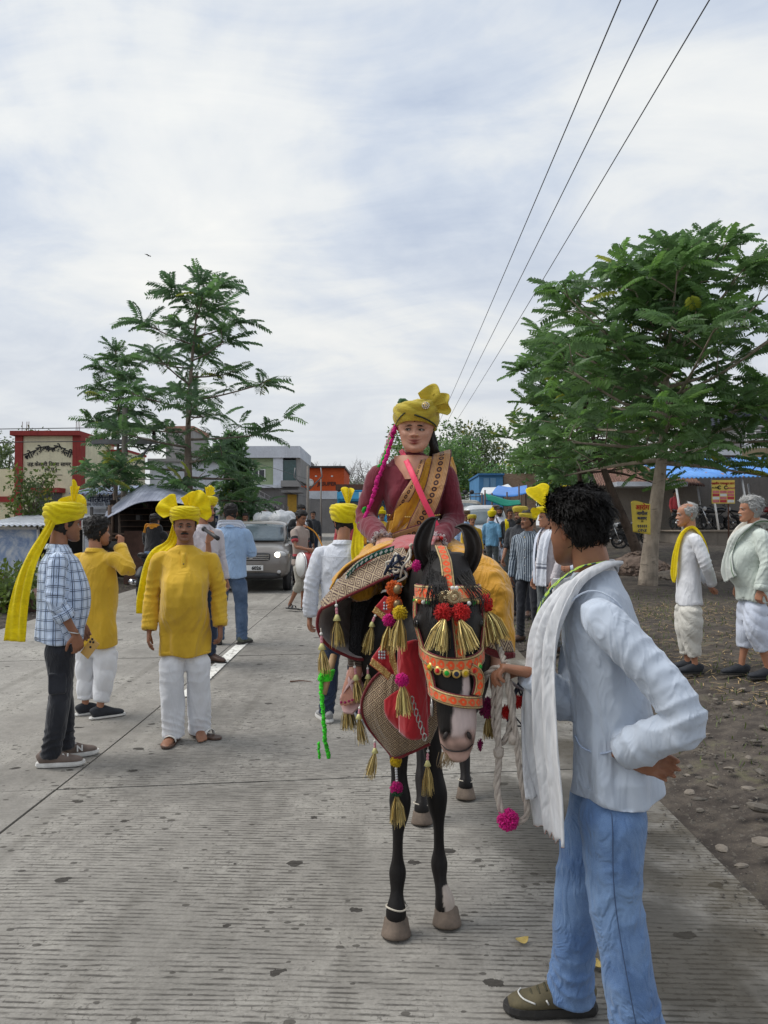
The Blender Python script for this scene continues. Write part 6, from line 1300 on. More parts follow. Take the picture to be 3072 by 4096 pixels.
# ---------------------------------------------------------------- horse
class Item:
    def __init__(s, name, label, cat, loc): s.r = empty(name, loc, 0, label, cat); s.o = np.array(tuple(loc))
    def put(s, name, g, mats, smooth=True, col=False, parent=None):
        g.V = [v - s.o for v in g.V]; o = g.obj(name, mats, parent or s.r, smooth, col); return o
def Lx(px, z, Y): return ((px - 390) / 770 * Y, Y, z)
HB = Item('horse', 'black horse with pink white muzzle wearing festive harness', 'horse', (.2, 3.45, 0))
g = G()
g.tube([(.30, 4.62, 1.10), (.29, 4.45, 1.08), (.27, 4.2, 1.06), (.23, 3.8, 1.02), (.19, 3.45, 1.02), (.16, 3.2, 1.04), (.14, 3.06, 1.02), (.135, 2.96, .99)], [(.10, .14), (.20, .24), (.25, .28), (.27, .29), (.25, .30), (.21, .28), (.16, .22), (.09, .13)], 22, k=2, side=(1, 0, 0))
g.tube([(.17, 3.28, 1.16), (.17, 3.05, 1.28), (.175, 2.88, 1.325), (.185, 2.74, 1.36), (.19, 2.67, 1.37)], [(.13, .24), (.105, .19), (.085, .15), (.065, .11), (.05, .07)], 18, k=2, side=(1, 0, 0))
HR = [(Pv(449, 552, 2.66), .05, .06), (Pv(447, 570, 2.61), .082, .105), (Pv(448, 592, 2.555), .100, .13), (Pv(449, 620, 2.50), .104, .14), (Pv(452, 655, 2.44), .082, .115), (Pv(455, 690, 2.385), .063, .085), (Pv(457, 722, 2.365), .060, .075), (Pv(457, 745, 2.37), .050, .058), (Pv(456, 757, 2.375), .030, .035)]
g.tube([h[0] for h in HR], [(h[1], h[2]) for h in HR], 22, k=3, flat=True)
for c, r in (((-.02, 3.22, 1.0), (.13, .2, .27)), ((.30, 3.22, 1.0), (.12, .2, .27)), (Pv(449, 632, 2.57), (.085, .09, .12)), (Pv(446, 733, 2.325), (.021, .02, .028)), (Pv(468, 733, 2.325), (.021, .02, .028)), (Pv(457, 752, 2.37), (.042, .05, .03)), (Pv(419, 622, 2.47), (.02, .035, .028)), (Pv(478, 622, 2.47), (.02, .035, .028))): g.add(*ell(c, r))
def leg(P): g.tube([p for p, r in P], [r for p, r in P], 14, k=2, side=(1, 0, 0))
for d, Y, x in ((0, 2.98, (402, 399, 399, 400, 399.5, 398, 397.5, 397.5, 396.8, 396)), (1, 3.06, (424, 430, 434, 436, 437, 438, 438.5, 438.6, 440, 444))):
    leg([(Lx(x[0], .90, Y + .08), (.075, .11)), (Lx(x[1], .72, Y + .03), (.048, .065)), (Lx(x[2], .585, Y + .01), (.031, .044)), (Lx(x[3], .495, Y), (.043, .048)), (Lx(x[4], .43, Y), (.036, .04)), (Lx(x[5], .37, Y), (.0225, .032)), (Lx(x[6], .275, Y), (.0215, .031)), (Lx(x[7], .215, Y), (.034, .04)), (Lx(x[8], .15, Y - .02), (.025, .031)), (Lx(x[9], .095, Y - .035), (.038, .042)), (Lx(x[9], .055, Y - .035), (.040, .045))])
for px, Y, s_ in ((421.5, 4.05, -1), (465, 4.42, 1)):
    x = Lx(px, 0, Y)[0]; leg([((.27 + s_ * .13, Y + .12, 1.0), (.11, .17)), ((.27 + s_ * .13, Y + .02, .82), (.085, .13)), ((x, Y + .16, .60), (.045, .07)), ((x, Y + .22, .50), (.042, .06)), ((x, Y + .17, .42), (.032, .045)), ((x, Y + .10, .28), (.024, .034)), ((x, Y + .07, .21), (.034, .042)), ((x, Y + .02, .13), (.028, .032)), ((x, Y, .085), (.040, .043)), ((x, Y, .055), (.042, .045))])
V, F = remesh(g, .0075, 4)
N = normals(V, F)
# nostrils and mouth line pressed in
for c, r, dp in ((Pv(443.5, 736, 2.30), .014, .016), (Pv(470, 736, 2.30), .014, .016)):
    q = V - np.array(c); V = V - N * (dp * np.exp(-(q ** 2).sum(1) / r ** 2))[:, None]
u_ = V[:, 0] * 770 / V[:, 1] + 390; w_ = 529 - (V[:, 2] - 1.53) * 770 / V[:, 1]; nz = wnoise(V, 5, 60) * 1.6
hd_ = (V[:, 1] < 2.62) & (V[:, 2] > .8)
C = np.tile(np.array((.013, .011, .0105)), (len(V), 1)) * (1 + .25 * wnoise(V, 8, 9))[:, None]
wh = np.maximum(sst(w_ + nz, 694, 699) * sst(u_ + nz * .6 + (w_ - 720) * .10, 449.5, 452.5), sst(w_, 657, 661) * sst(u_ + nz * .5, 461.5, 463) * (1 - sst(u_ + nz * .5, 467.5, 469))) * hd_
pk = sst(w_ + nz * 1.5, 728, 738) * hd_
C = C * (1 - wh[:, None]) + np.array((.62, .50, .475)) * wh[:, None]; C = C * (1 - pk[:, None]) + (np.array((.46, .30, .25)) * (1 + .25 * wnoise(V, 3, 70))[:, None]) * pk[:, None]
dk = (np.exp(-((u_ - 444.5) / 3.2) ** 2 - ((w_ - 737) / 4.0) ** 2) + np.exp(-((u_ - 470) / 2.6) ** 2 - ((w_ - 737) / 4.0) ** 2) + .5 * np.exp(-((w_ - 749.5 - np.abs(u_ - 457) * -.1) / 1.1) ** 2)) * hd_; C *= (1 - np.clip(dk, 0, .85))[:, None]
ft = (V[:, 2] < .145 + .012 * wnoise(V, 2, 60)) & (V[:, 0] > .20) & (V[:, 0] < .36) & (V[:, 1] < 3.2) & (V[:, 0] > .205 + (V[:, 2] - .1) * -.1); C[ft] = (.52, .44, .38)
b = MB('black_horse_coat'); v = b.co('Object', (1, 1, .35)); n = b.noise(v, 120, 3); b.set(color=b.mix(.25, b.attr(), b.mix(n, (0, 0, 0), b.attr())), rough=.5, spec=.22); b.bump(n, .25, .004); COAT = b.m
body = HB.put('body', G().add(V, F, 0, None, np.clip(C, .004, 1)), COAT, True, True)
HOOF = plain('hoof_horn', c8(112, 98, 86), .8, .35, 14)
for (px, z, Y) in ((396, 0, 2.945), (446, 0, 3.025), (421.5, 0, 4.05), (465, 0, 4.42)):
    x, y, z = Lx(px, 0, Y); HB.put('hoof', G().tube([(x, y - .012, .002), (x, y - .010, .010), (x, y, .036), (x, y + .01, .060), (x, y + .012, .064)], [(.056, .064), (.056, .064), (.049, .054), (.0435, .046), (.03, .03)], 18, k=1, side=(1, 0, 0)), HOOF)
CORD = plain('white_cord', c8(205, 196, 180), .8)
for x, y, z, r in ((Lx(396.5, 0, 2.95)[0], 2.945, .105, .0395), (Lx(421.5, 0, 4.06)[0], 4.06, .10, .042), (Lx(465, 0, 4.44)[0], 4.43, .10, .042)): HB.put('ankle_cord', G().tube([(x + r * math.cos(a), y + r * math.sin(a), z + .004 * math.sin(a * 2)) for a in np.linspace(0, 6.29, 22)], [.0035] * 22, 5), CORD)
EARM = plain('ear_skin', (.022, .016, .013), .6, .4, 30)
for pts in (((430, 573, 2.66), (422, 560, 2.655), (419, 545, 2.65), (424, 530, 2.66), (431, 521, 2.67), (438, 517.5, 2.68)), ((464, 576, 2.66), (472, 562, 2.655), (475, 548, 2.65), (471, 534, 2.66), (464, 527.5, 2.67), (455, 527, 2.68))):
    sgn = 1 if pts[0][0] < 450 else -1; C_ = catmull([tuple(Pv(*q)) for q in pts], 8); T_ = np.gradient(C_, axis=0); T_ /= np.linalg.norm(T_, axis=1)[:, None]; W_ = np.cross(T_, (0, 1, 0)); W_ /= np.linalg.norm(W_, axis=1)[:, None]
    t_ = np.linspace(0, 1, len(C_)); hw = .034 * np.sin(math.pi * (.22 + .75 * t_ ** 1.1)) ** .8 * (1 - t_ ** 6) + .0008; us = np.linspace(-1, 1, 13)
    V = (C_[:, None] + W_[:, None] * (us[None, :, None] * hw[:, None, None] * .8) + np.array((sgn * .25, -1, 0)) * ((us[None, :] ** 2) * hw[:, None] * 1.05)[:, :, None]).reshape(-1, 3); i_ = np.arange(len(C_) - 1)[:, None] * 13; j_ = np.arange(12)[None]
    V2, F2 = solid(V, np.stack([i_ + j_, i_ + j_ + 1, i_ + 13 + j_ + 1, i_ + 13 + j_], -1).reshape(-1, 4), .006); e = HB.put('ear', G().add(V2, F2), EARM)
for px in (417.5, 480): V, F = ell(Pv(px, 623.5, 2.452), (.012, .018, .014)); HB.put('eye', G().add(V, F), plain('horse_eye', (.008, .006, .005), .08, .1, bump=0))
def strands(n, fn, r=.0012, k=4):
    g = G(); rg = np.random.default_rng(n)
    for i in range(n): P = fn(rg); g.tube(P, [r] * (len(P) - 1) + [r * .4], 3, k=k, cap=False)
    return g
def fore(rg):
    a = rg.uniform(-1, 1); x0 = 437 + 9 * a + rg.normal(); side = rg.uniform() < .80
    x1 = rg.normal(438, 5.5) if side else rg.normal(476, 8); L = rg.uniform(592, 634) if side else rg.uniform(600, 622)
    return [Pv(x0 + rg.normal() * 2, 553 + rg.normal() * 2, 2.62), Pv(.6 * x0 + .4 * x1, 568, 2.55), Pv(.25 * x0 + .75 * x1 + rg.normal(), 584, 2.405 if side else 2.45), Pv(x1, (584 + L) / 2, 2.36 if side else 2.42), Pv(x1 + rg.normal() * 3, L, 2.335 if side else 2.40)]
NOS = plain('nostril_dark', (.02, .012, .010), .6, .2)
for px, rz in ((445.5, 24), (469, -24)): V, F = ell(Pv(px, 735.5, 2.303), (.007, .006, .0125), 12, 8, Matrix.Rotation(R(rz), 3, 'Y')); HB.put('nostril', G().add(V, F), NOS)
HB.put('mouth_line', G().tube([Pv(441, 744, 2.335), Pv(447, 749.5, 2.313), Pv(457, 751.5, 2.303), Pv(467, 749.5, 2.313), Pv(473, 744, 2.335)], [.0016, .0024, .0024, .0024, .0016], 6, k=4), NOS)
HB.put('forelock', strands(150, fore, .0011), HAIR)
def fore2(rg):
    s_ = rg.choice((-1, 1)); x0 = 450 + s_ * rg.uniform(2, 16); return [Pv(x0, 553, 2.64), Pv(x0 + s_ * 3, 566, 2.60), Pv(x0 + s_ * 7 + rg.normal() * 2, 582 + rg.normal() * 3, 2.50), Pv(x0 + s_ * 10 + rg.normal() * 4, 596 + rg.normal() * 5, 2.47)]
HB.put('mane', strands(150, fore2, .0012), HAIR)
def whisk(rg): x = rg.normal(448, 5); return [Pv(x, 752, 2.34), Pv(x - 2, 760, 2.335), Pv(x - 4 + rg.normal() * 2, 764 + rg.uniform(0, 6), 2.34)]
HB.put('chin_hair', strands(46, whisk, .0009), plain('tan_hair', (.25, .18, .1)))

# ---------------------------------------------------------------- harness ornaments
def trimfn(base, motif, edge, per=.030):
    def f(b, u, v):
        a = (v / per).fr() - .5; au = u.ab(); d = ((a * per) * (a * per) + (u * .034) * (u * .034)).sq(); n = b.noise(b.co('Object'), 400, 2)
        m = d.lt(.0108) * d.gt(.0035); tip = (a + .42).ab().lt(.06) * au.lt(.1); col = b.mix(n * .5, base, mul(base, .6)); col = b.mix(m.mx(tip), col, motif)
        dots = ((v / .0045).fr()).gt(.4); e = au.gt(.40); e2 = (au - .36).ab().lt(.025); col = b.mix(e, col, b.mix(dots, mul(edge, .45), edge)); return b.mix(e2, col, (.05, .03, .02))
    return f
TRIM = uvmat('orange_embroidered_trim', trimfn((.50, .25, .10), (.72, .085, .02), (.62, .46, .20)), rough=.7); FELT = cloth('dark_red_felt', (.17, .018, .022), .3, 20)
def _broc(b, u, v):
    p = (u + v) / .036; q = (u - v) / .036; a, c = p.tri(), q.tri(); n = b.noise(b.co('Object'), 260, 3, .7); ln = a.gt(.86).mx(c.gt(.86)); inn = (a.mx(c)); ring = (inn - .52).ab().lt(.10); core = inn.lt(.24)
    col = b.mix(n.ss(.4, .6), (.03, .012, .010), (.11, .05, .035)); m = ln.mx(ring).mx(core); return b.mix(m * (n * 1.3 + .1).mn(1.0), col, (.46, .35, .21))
BROC = uvmat('brown_gold_brocade', _broc, rough=.55)
def _gold(b, u, v): n = b.vor(b.co('Object'), 210); return b.mix(n.lt(.35), b.mix((u.ab().gt(.42)), (.36, .20, .06), (.5, .06, .03)), (.74, .56, .22))
GOLDT = uvmat('gold_sequin_tape', _gold, rough=.4); VELV = cloth('scarlet_velvet', (.40, .012, .02), .4, 8, sheen=.5); VELV_D = cloth('rose_red_velvet', (.42, .07, .07), .35, 8, sheen=.4); LIN = cloth('grey_lining', (.46, .39, .36), .35, 6)
TINSEL = MB('gold_tinsel'); TINSEL.set(color=TINSEL.mix(1.0, (1, 1, 1), TINSEL.attr(), 'MULTIPLY'), rough=.38, metal=.55); TINSEL = TINSEL.m
def yarn(name, c): return cloth(name, c, .6, 60, sheen=.1, var=.35)
Y_RED, Y_MAG, Y_YEL, Y_ORG, Y_GRN, Y_PUR, Y_NVY = yarn('red_yarn', (.62, .022, .02)), yarn('magenta_yarn', (.62, .012, .21)), yarn('yellow_yarn', (.66, .45, .015)), yarn('orange_yarn', (.70, .12, .015)), yarn('green_yarn', (.03, .48, .05)), yarn('maroon_yarn', (.24, .012, .09)), yarn('navy_yarn', (.03, .04, .08))
def strip(P, width, side, nu=4, k=3, mid=0.0, off=0):
    """flat tape along points; side: vectors across the tape. uv: across -.5...5, along metres"""
    P = catmull([tuple(p) for p in P], k); sd = np.array([tuple(x) for x in side], float) if np.ndim(side[0]) else np.array([tuple(side)] * 2, float); t = np.linspace(0, 1, len(P)); sd = np.stack([np.interp(t, np.linspace(0, 1, len(sd)), sd[:, c]) for c in range(3)], 1); sd /= np.linalg.norm(sd, axis=1)[:, None]
    L = np.concatenate([[0], np.cumsum(np.linalg.norm(np.diff(P, axis=0), axis=1))]); us = np.linspace(-.5, .5, nu + 1); W_ = np.interp(t, np.linspace(0, 1, len(np.atleast_1d(width))), np.atleast_1d(width)) if np.ndim(width) else np.full(len(P), width)
    V = (P[:, None] + sd[:, None] * (us[None, :, None] * W_[:, None, None])).reshape(-1, 3); uv = np.stack([np.tile(us, len(P)), np.repeat(L, nu + 1)], 1); w = nu + 1; i = np.arange(len(P) - 1)[:, None] * w; j = np.arange(nu)[None]
    F = np.stack([i + j, i + j + 1, i + w + j + 1, i + w + j], -1).reshape(-1, 4); V2, F2 = solid(V, F, .004); return V2, F2, np.vstack([uv, uv])
_hc = catmull([tuple(h[0]) + (h[1], h[2]) for h in HR], 9)   # ring 0 poll, 1 crown, 2 forehead, 3 eyes, 4 mid, 5 nose, 6 muzzle
def hs(t, ang, off=.008):
    x = (t + 1) * 10 if t > .35 else (t + .4) * 10 * 1.8; A = np.array([np.interp(x, np.arange(len(_hc)), _hc[:, c]) for c in range(5)]); a = R(ang); return Vector(A[:3]) + Vector((math.sin(a) * (A[3] + off), -math.cos(a) * (A[4] + off), 0))
def hax(t): return (hs(t + .15, 0) - hs(t - .15, 0)).normalized()
BR = Item('bridle', 'orange and gold embroidered bridle with red pompoms and gold tassels', 'bridle', hs(2, 0))
def tape(name, tp, width, mat=TRIM, off=.009, back=True, side=None, k=4):
    P = [hs(t, a, off) for t, a in tp]; sd = side or [(hax(t)) for t, a in tp]
    o = BR.put(name, (lambda r: G().add(r[0], r[1], 0, r[2]))(strip(P, width, [tuple(x) for x in sd], 6, k)), mat)
    if back:
        P2 = [hs(t, a, off - .005) for t, a in tp]; q = BR.put('felt_backing', (lambda r: G().add(r[0], r[1], 0, r[2]))(strip(P2, width * 1.14 if not np.ndim(width) else [w_ * 1.14 for w_ in width], [tuple(x) for x in sd], 2, k)), FELT); q.parent = o
    return o
an = lambda a0, a1, n: np.linspace(a0, a1, n)
tape('browband', [(.93 + .05 * abs(a) / 90, a) for a in an(-92, 92, 13)], .060)
tape('noseband', [(3.10 - .26 * (abs(a) / 90) ** 2, a) for a in an(-95, 95, 13)], .040, off=.016)
tape('lower_noseband', [(4.12 + .0022 * a, a) for a in an(-105, 105, 13)], .034, off=.018)
X1 = [(1, 0, 0)]
tape('cheek_strap', [(t, -84 + 3 * t) for t in an(1.15, 2.75, 6)], .024, off=.010, side=[(.25, -1, 0)] * 6); tape('cheek_strap', [(t, 84 - 3 * t) for t in an(1.15, 2.75, 6)], .024, off=.010, side=[(.25, 1, 0)] * 6)
tape('face_strap', [(t, -1 + 4.0 * t) for t in an(1.5, 2.95, 6)], .027, off=.010, side=[(1, 0, 0)] * 2); tape('lower_cheek_strap', [(t, -66) for t in an(3.12, 4.02, 5)], .027, off=.016, side=[(.6, -.8, 0)] * 2); tape('lower_cheek_strap', [(3.2, 28), (3.35, 44), (3.6, 54), (3.85, 52), (4.0, 46)], .030, off=.022, side=[(.3, .3, .9), (.8, .4, .3), (.9, .4, 0), (.9, .4, -.2)])
P = [Pv(440.5, 546, 2.60), Pv(443, 553, 2.555), Pv(446, 562, 2.52), hs(.62, -3, .010), hs(.80, -1.5, .010)]; r = strip(P, .038, [(1, 0, -.05)] * 2, 6, 4); BR.put('crown_strap', G().add(r[0], r[1], 0, r[2]), TRIM)
def pom(it, p, r, mat, seed=1, n=170, core=.72, name='pompom', parent=None, squash=1.0, mats=None):
    p = Vector(p); rg = np.random.default_rng(seed); g = G(); V, F = ell(p, (r * core, r * core, r * core * squash), 12, 9); g.add(V, F)
    D = rg.normal(size=(n, 3)); D /= np.linalg.norm(D, axis=1)[:, None]; T = np.cross(D, rg.normal(size=(n, 3))); T /= np.linalg.norm(T, axis=1)[:, None]; B = np.cross(D, T); l = r * rg.uniform(.88, 1.12, n)[:, None]; w = r * .085; S_ = np.array((1, 1, squash)); o = np.array(p)
    a = D * r * .4; tip = D * l; V = np.stack([o + (a + T * w) * S_, o + (a - T * w * .5 + B * w) * S_, o + (a - T * w * .5 - B * w) * S_, o + (tip + T * w) * S_, o + (tip - T * w * .5 + B * w) * S_, o + (tip - T * w * .5 - B * w) * S_], 1).reshape(-1, 3); k = (np.arange(n) * 6)[:, None]
    g.add(V, [np.concatenate([k + np.array(q) for q in ((0, 1, 4, 3), (1, 2, 5, 4), (2, 0, 3, 5))]), k + np.array((3, 4, 5))]); o_ = it.put(name, g, mat)
    if parent: o_.parent = parent
    return o_
def tassel(it, p, d, L, spread, n=70, seed=1, w=.0016, name='tassel', dark=1.0, droop=.3, mat=TINSEL):
    p = np.array(tuple(p)); d = np.array(tuple(d), float); d /= np.linalg.norm(d); rg = np.random.default_rng(seed); e1 = np.cross(d, (0, 1, .1)); e1 /= np.linalg.norm(e1); e2 = np.cross(d, e1); g = G(); VV, CC = [], []
    w *= .62; n = int(n * 1.8)
    for i in range(n):
        a = rg.uniform(0, 6.28); s_ = spread * rg.uniform(.05, 1) ** .6; o = (e1 * math.cos(a) + e2 * math.sin(a)) * s_; l = L * rg.uniform(.75, 1.08); bend = rg.normal(size=3) * L * .045; p1 = p + o * .18; p2 = p + d * l * .5 + o * .7 + bend; p3 = p + d * l + o + np.array((0, 0, -droop * s_)) + bend; sd = np.cross(d, rg.normal(size=3)); sd /= np.linalg.norm(sd)
        VV += [p1 - sd * w, p1 + sd * w, p2 - sd * w, p2 + sd * w, p3 - sd * w, p3 + sd * w]; c = np.array((.84, .64, .25)) * rg.uniform(.3, 1.4) * dark if rg.uniform() < .82 else np.array((.12, .09, .04)); CC += [np.clip(c, 0, 1)] * 6
    k = (np.arange(n) * 6)[:, None]; g.add(np.array(VV), np.concatenate([k + np.array(q) for q in ((0, 1, 3, 2), (2, 3, 5, 4))]), 0, None, np.array(CC)); return it.put(name, g, mat, False, True)
def bead(it, p, r, mat, name='bead', sq=1): V, F = ell(p, (r, r, r * sq), 10, 7); return it.put(name, G().add(V, F), mat)
PEARL = plain('white_bead', (.7, .68, .64), .3, .05, bump=0); PINKB = plain('pink_bead', (.62, .26, .30), .4, .1, bump=0); CAPY = plain('pale_yellow_cap', (.66, .62, .26), .5, .1, bump=0)
# face pompoms and great tassels
for px, sd in ((443, 1), (461, 2)): pom(BR, Pv(px, 612.5, 2.335), .0285, Y_RED, sd, 260)
tassel(BR, Pv(444, 619, 2.315), (-.28, -.06, -1), .086, .036, 170, 3, .0014); tassel(BR, Pv(460, 620, 2.315), (.42, -.06, -1), .086, .030, 140, 4, .0014)
pom(BR, Pv(400, 613, 2.45), .024, Y_YEL, 5, 240); tassel(BR, Pv(400, 618, 2.44), (-.08, -.05, -1), .088, .028, 120, 6)
for py, sd in ((588, 7), (603, 8)): pom(BR, Pv(394, py, 2.52), .026, Y_ORG, sd, 200); V, F = ell(Pv(397.5, py + 1.5, 2.495), (.014, .014, .016)); BR.put('bell', G().add(V, F), plain('bronze', (.24, .17, .09), .4, .2, metal=.8))
pom(BR, Pv(389, 620.5, 2.55), .0215, Y_MAG, 9, 200); tassel(BR, Pv(389, 626, 2.55), (-.1, 0, -1), .08, .022, 60, 10)
pom(BR, Pv(485, 604, 2.50), .026, Y_RED, 11, 200, squash=1.3); tassel(BR, Pv(487, 612, 2.49), (.30, -.05, -1), .088, .050, 260, 12, .0014)
pom(BR, Pv(402, 680, 2.42), .0215, Y_MAG, 13, 240); tassel(BR, Pv(402.5, 685.5, 2.42), (.06, -.05, -1), .085, .026, 120, 14)
pom(BR, Pv(487, 708, 2.42), .026, Y_PUR, 15, 160, squash=1.25); tassel(BR, Pv(488, 716, 2.42), (.05, 0, -1), .062, .020, 80, 16, dark=.6)
pom(BR, Pv(480, 745, 2.42), .010, Y_PUR, 25, 80, squash=2.0)
for px, py in ((404, 560), (410, 552)): pass
pom(BR, Pv(416.5, 566, 2.60), .016, Y_MAG, 17, 130, squash=1.3)
for k in range(16):
    rg = np.random.default_rng(k); q = Pv(402 + rg.normal() * 4, 562 + rg.normal() * 5, 2.66); BR.put('yarn_fringe', G().tube([q, q + Vector(rg.normal(size=3)) * .02 - Vector((.01, 0, .02)), q + Vector(rg.normal(size=3)) * .02 - Vector((.02, 0, .05))], [.005, .005, .003], 5, k=2), (Y_NVY, CORD)[k % 2])
MEDAL = plain('brass_medal', (.62, .50, .30), .35, .25, 60, metal=.75)
for px, py, dy in ((445.5, 598.5, .012), (454.5, 597, 0)):
    c = Pv(px, py, 2.345 + dy); m_ = BR.put('medallion', G().tube([c, c + Vector((0, -.003, 0))], [.020, .020], 24), MEDAL); rb = G()
    for k in range(28): a = k / 28 * 6.283; d = Vector((math.cos(a), 0, math.sin(a))); rb.tube([c + d * .011 + Vector((0, -.005, 0)), c + d * .0255 + Vector((0, -.004, 0))], [.0012, .0019], 4)
    for s_ in ((0, .007, .007, .007), (0, -.007, -.007, -.007), (.0, 0, 0, 0)): rb.tube([c + Vector((s_[0], -.006, 0)), c + Vector((0, -.006, s_[1])), c + Vector((s_[2], -.006, s_[3]))], [.0014] * 3, 4) if s_[1] else rb.tube([c + Vector((-.007, -.006, 0)), c + Vector((.007, -.006, 0))], [.0014] * 2, 4)
    q = BR.put('medallion_rays', rb, MEDAL); q.parent = m_
for px in (452.5, 456.5): bead(BR, Pv(px, 588, 2.345), .0065, PEARL)
PCOL = [Y_YEL, Y_RED, Y_GRN, Y_NVY, Y_YEL, Y_RED, Y_GRN]
for k, a in enumerate(an(-52, 52, 7)):
    c = hs(3.33 - .16 * (a / 60) ** 2, a, .016); d_ = Vector((math.sin(R(a)), -math.cos(R(a)), 0)); o = BR.put('pendant', G().tube([c, c + d_ * .004], [.0135, .0125], 14), GOLD); q = BR.put('pendant_centre', G().tube([c + d_ * .003, c + d_ * .008], [.0085, .006], 10), PCOL[k]); q.parent = o
for k, a in enumerate(an(-80, 80, 17)):
    if abs(a) < 22: continue
    bead(BR, hs(1.30, a, .008), .0075, (Y_GRN, GOLD, Y_ORG, PEARL)[k % 4], 'bead')
RING = plain('steel_ring', (.4, .38, .36), .35, .2, metal=.9)
c = hs(4.3, -95, .012); BR.put('bit_ring', G().tube([c + Vector((0, .028 * math.cos(a), .028 * math.sin(a) - .02)) for a in np.linspace(0, 6.29, 20)], [.004] * 20, 6), RING)
for k in range(7): q = Pv(412 + 2.1 * k, 700 + 6.2 * k, 2.42); BR.put('chain_link', G().tube([q + Vector((.006 * math.cos(a), .004 * (k % 2) * math.cos(a), .012 * math.sin(a))) for a in np.linspace(0, 6.29, 10)], [.002] * 10, 4), RING)

# ---------------------------------------------------------------- lead rope
RP = Item('lead_rope', 'thick braided grey lead rope with bright pink tassel at its end', 'rope', Pv(505, 680, 2.30))
ROPE = plain('grey_cotton_rope', c8(170, 160, 150), .9, .25, 60)
def braid(pts, r=.0085, k=10, tw=60):
    P = catmull([tuple(p) for p in pts], k); L = np.concatenate([[0], np.cumsum(np.linalg.norm(np.diff(P, axis=0), axis=1))]); T = np.gradient(P, axis=0); T /= np.linalg.norm(T, axis=1)[:, None]; s_ = np.cross(T, (0, 1, .01)); s_ /= np.linalg.norm(s_, axis=1)[:, None]; u = np.cross(T, s_); Ls = np.arange(0, L[-1], .006); I = lambda A: np.stack([np.interp(Ls, L, A[:, c]) for c in range(3)], 1); P, s_, u = I(P), I(s_), I(u)
    for q in range(3): a = Ls * tw + q * 2.094; RP.put('strand', G().tube(P + s_ * (np.cos(a) * r * .55)[:, None] + u * (np.sin(a) * r * .55)[:, None], [r * .62] * len(P), 6), ROPE)
braid([Pv(478, 690, 2.40), Pv(486, 676, 2.37), Pv(496, 668, 2.34), Pv(500, 672, 2.325), Pv(499, 700, 2.33), Pv(497.5, 730, 2.33), Pv(499, 757, 2.33), Pv(497, 785, 2.32), Pv(500, 806, 2.31), Pv(505, 815, 2.31)], .0095)
braid([Pv(508, 664, 2.335), Pv(507, 676, 2.32), Pv(511, 705, 2.325), Pv(516, 735, 2.32), Pv(519, 765, 2.32), Pv(523, 790, 2.32), Pv(527, 808, 2.32), Pv(525, 818, 2.32), Pv(517, 823, 2.315), Pv(510, 822, 2.31)], .0085)
braid([Pv(496, 672, 2.35), Pv(494, 700, 2.35), Pv(494.5, 725, 2.35), Pv(499, 742, 2.345), Pv(506, 738, 2.34), Pv(511, 720, 2.34), Pv(513, 700, 2.34), Pv(509, 680, 2.335)], .0085)
braid([Pv(495, 640, 2.55), Pv(501, 652, 2.45), Pv(505, 664, 2.36)], .009)
for px, py in ((499, 752), (513, 738)): V, F = ell(Pv(px, py, 2.325), (.015, .015, .02)); V += (normals(V, F) * (wnoise(V, 3, 150) * .003)[:, None]); RP.put('knot', G().add(V, F), ROPE)
pom(RP, Pv(508, 820, 2.30), .031, Y_MAG, 31, 420, .6, 'tassel'); pom(RP, Pv(518, 702, 2.40), .020, Y_RED, 32, 140, name='red_tassel'); pom(RP, Pv(505.5, 712, 2.40), .016, Y_RED, 33, 120, name='red_tassel', squash=1.5)

# ---------------------------------------------------------------- breast cloth
BC = Item('breast_cloth', 'scarlet breast cloth with brown brocade border and tassels on horse chest', 'horse cloth', (.05, 2.85, .9))
def sheet(it, name, rows, mat, nu=24, nv=18, th=.006, wob=.0, seed=1, parent=None):
    V, F, uv, hw = patch([[Pv(*p) if len(p) == 3 and p[0] > 5 else Vector(p) for p in r] for r in rows], nu, nv)
    if wob: V = V + normals(V, F) * (wnoise(V, seed, 22) * wob)[:, None]
    if name == 'brocade_panel': uv = V[:, [0, 2]]
    if name == 'brocade_border': uv = uv * np.array((.8, .45))
    V2, F2 = solid(V, F, th); o = it.put(name, G().add(V2, F2, 0, np.vstack([uv, uv])), mat)
    if parent: o.parent = parent
    return o
def piping(it, pts, mat, r=.005, name='piping', parent=None): o = it.put(name, G().tube([Pv(*p) for p in pts], [r] * len(pts), 6, k=5), mat); return o
sheet(BC, 'brocade_panel', [[(385, 668, 2.76), (394, 675, 2.73), (405, 668, 2.72), (418, 655, 2.74), (440, 650, 2.76)], [(371, 682, 2.79), (386, 690, 2.74), (400, 690, 2.72), (418, 685, 2.72), (440, 680, 2.74)], [(362, 704, 2.82), (378, 708, 2.76), (398, 712, 2.73), (418, 710, 2.73), (440, 706, 2.75)], [(368, 726, 2.84), (382, 730, 2.78), (398, 734, 2.76), (418, 732, 2.76), (438, 724, 2.78)], [(386, 748, 2.86), (390, 752, 2.84), (395, 757, 2.83), (410, 752, 2.82), (430, 743, 2.82)]], BROC, 32, 32, wob=.002)
piping(BC, [(385, 668, 2.755), (371, 682, 2.785), (361.5, 704, 2.815), (367.5, 726, 2.835), (386, 748.5, 2.855), (395, 758, 2.825), (410, 753, 2.815), (430, 744, 2.815)], FELT, .006)
sheet(BC, 'velvet_centre', [[(384, 700, 2.70), (398, 690, 2.70), (415, 684, 2.70), (432, 690, 2.72)], [(386, 715, 2.70), (400, 712, 2.68), (416, 710, 2.68), (430, 714, 2.70)], [(396, 728, 2.71), (402, 730, 2.69), (414, 730, 2.69), (424, 726, 2.71)]], VELV, 20, 18, wob=.002)
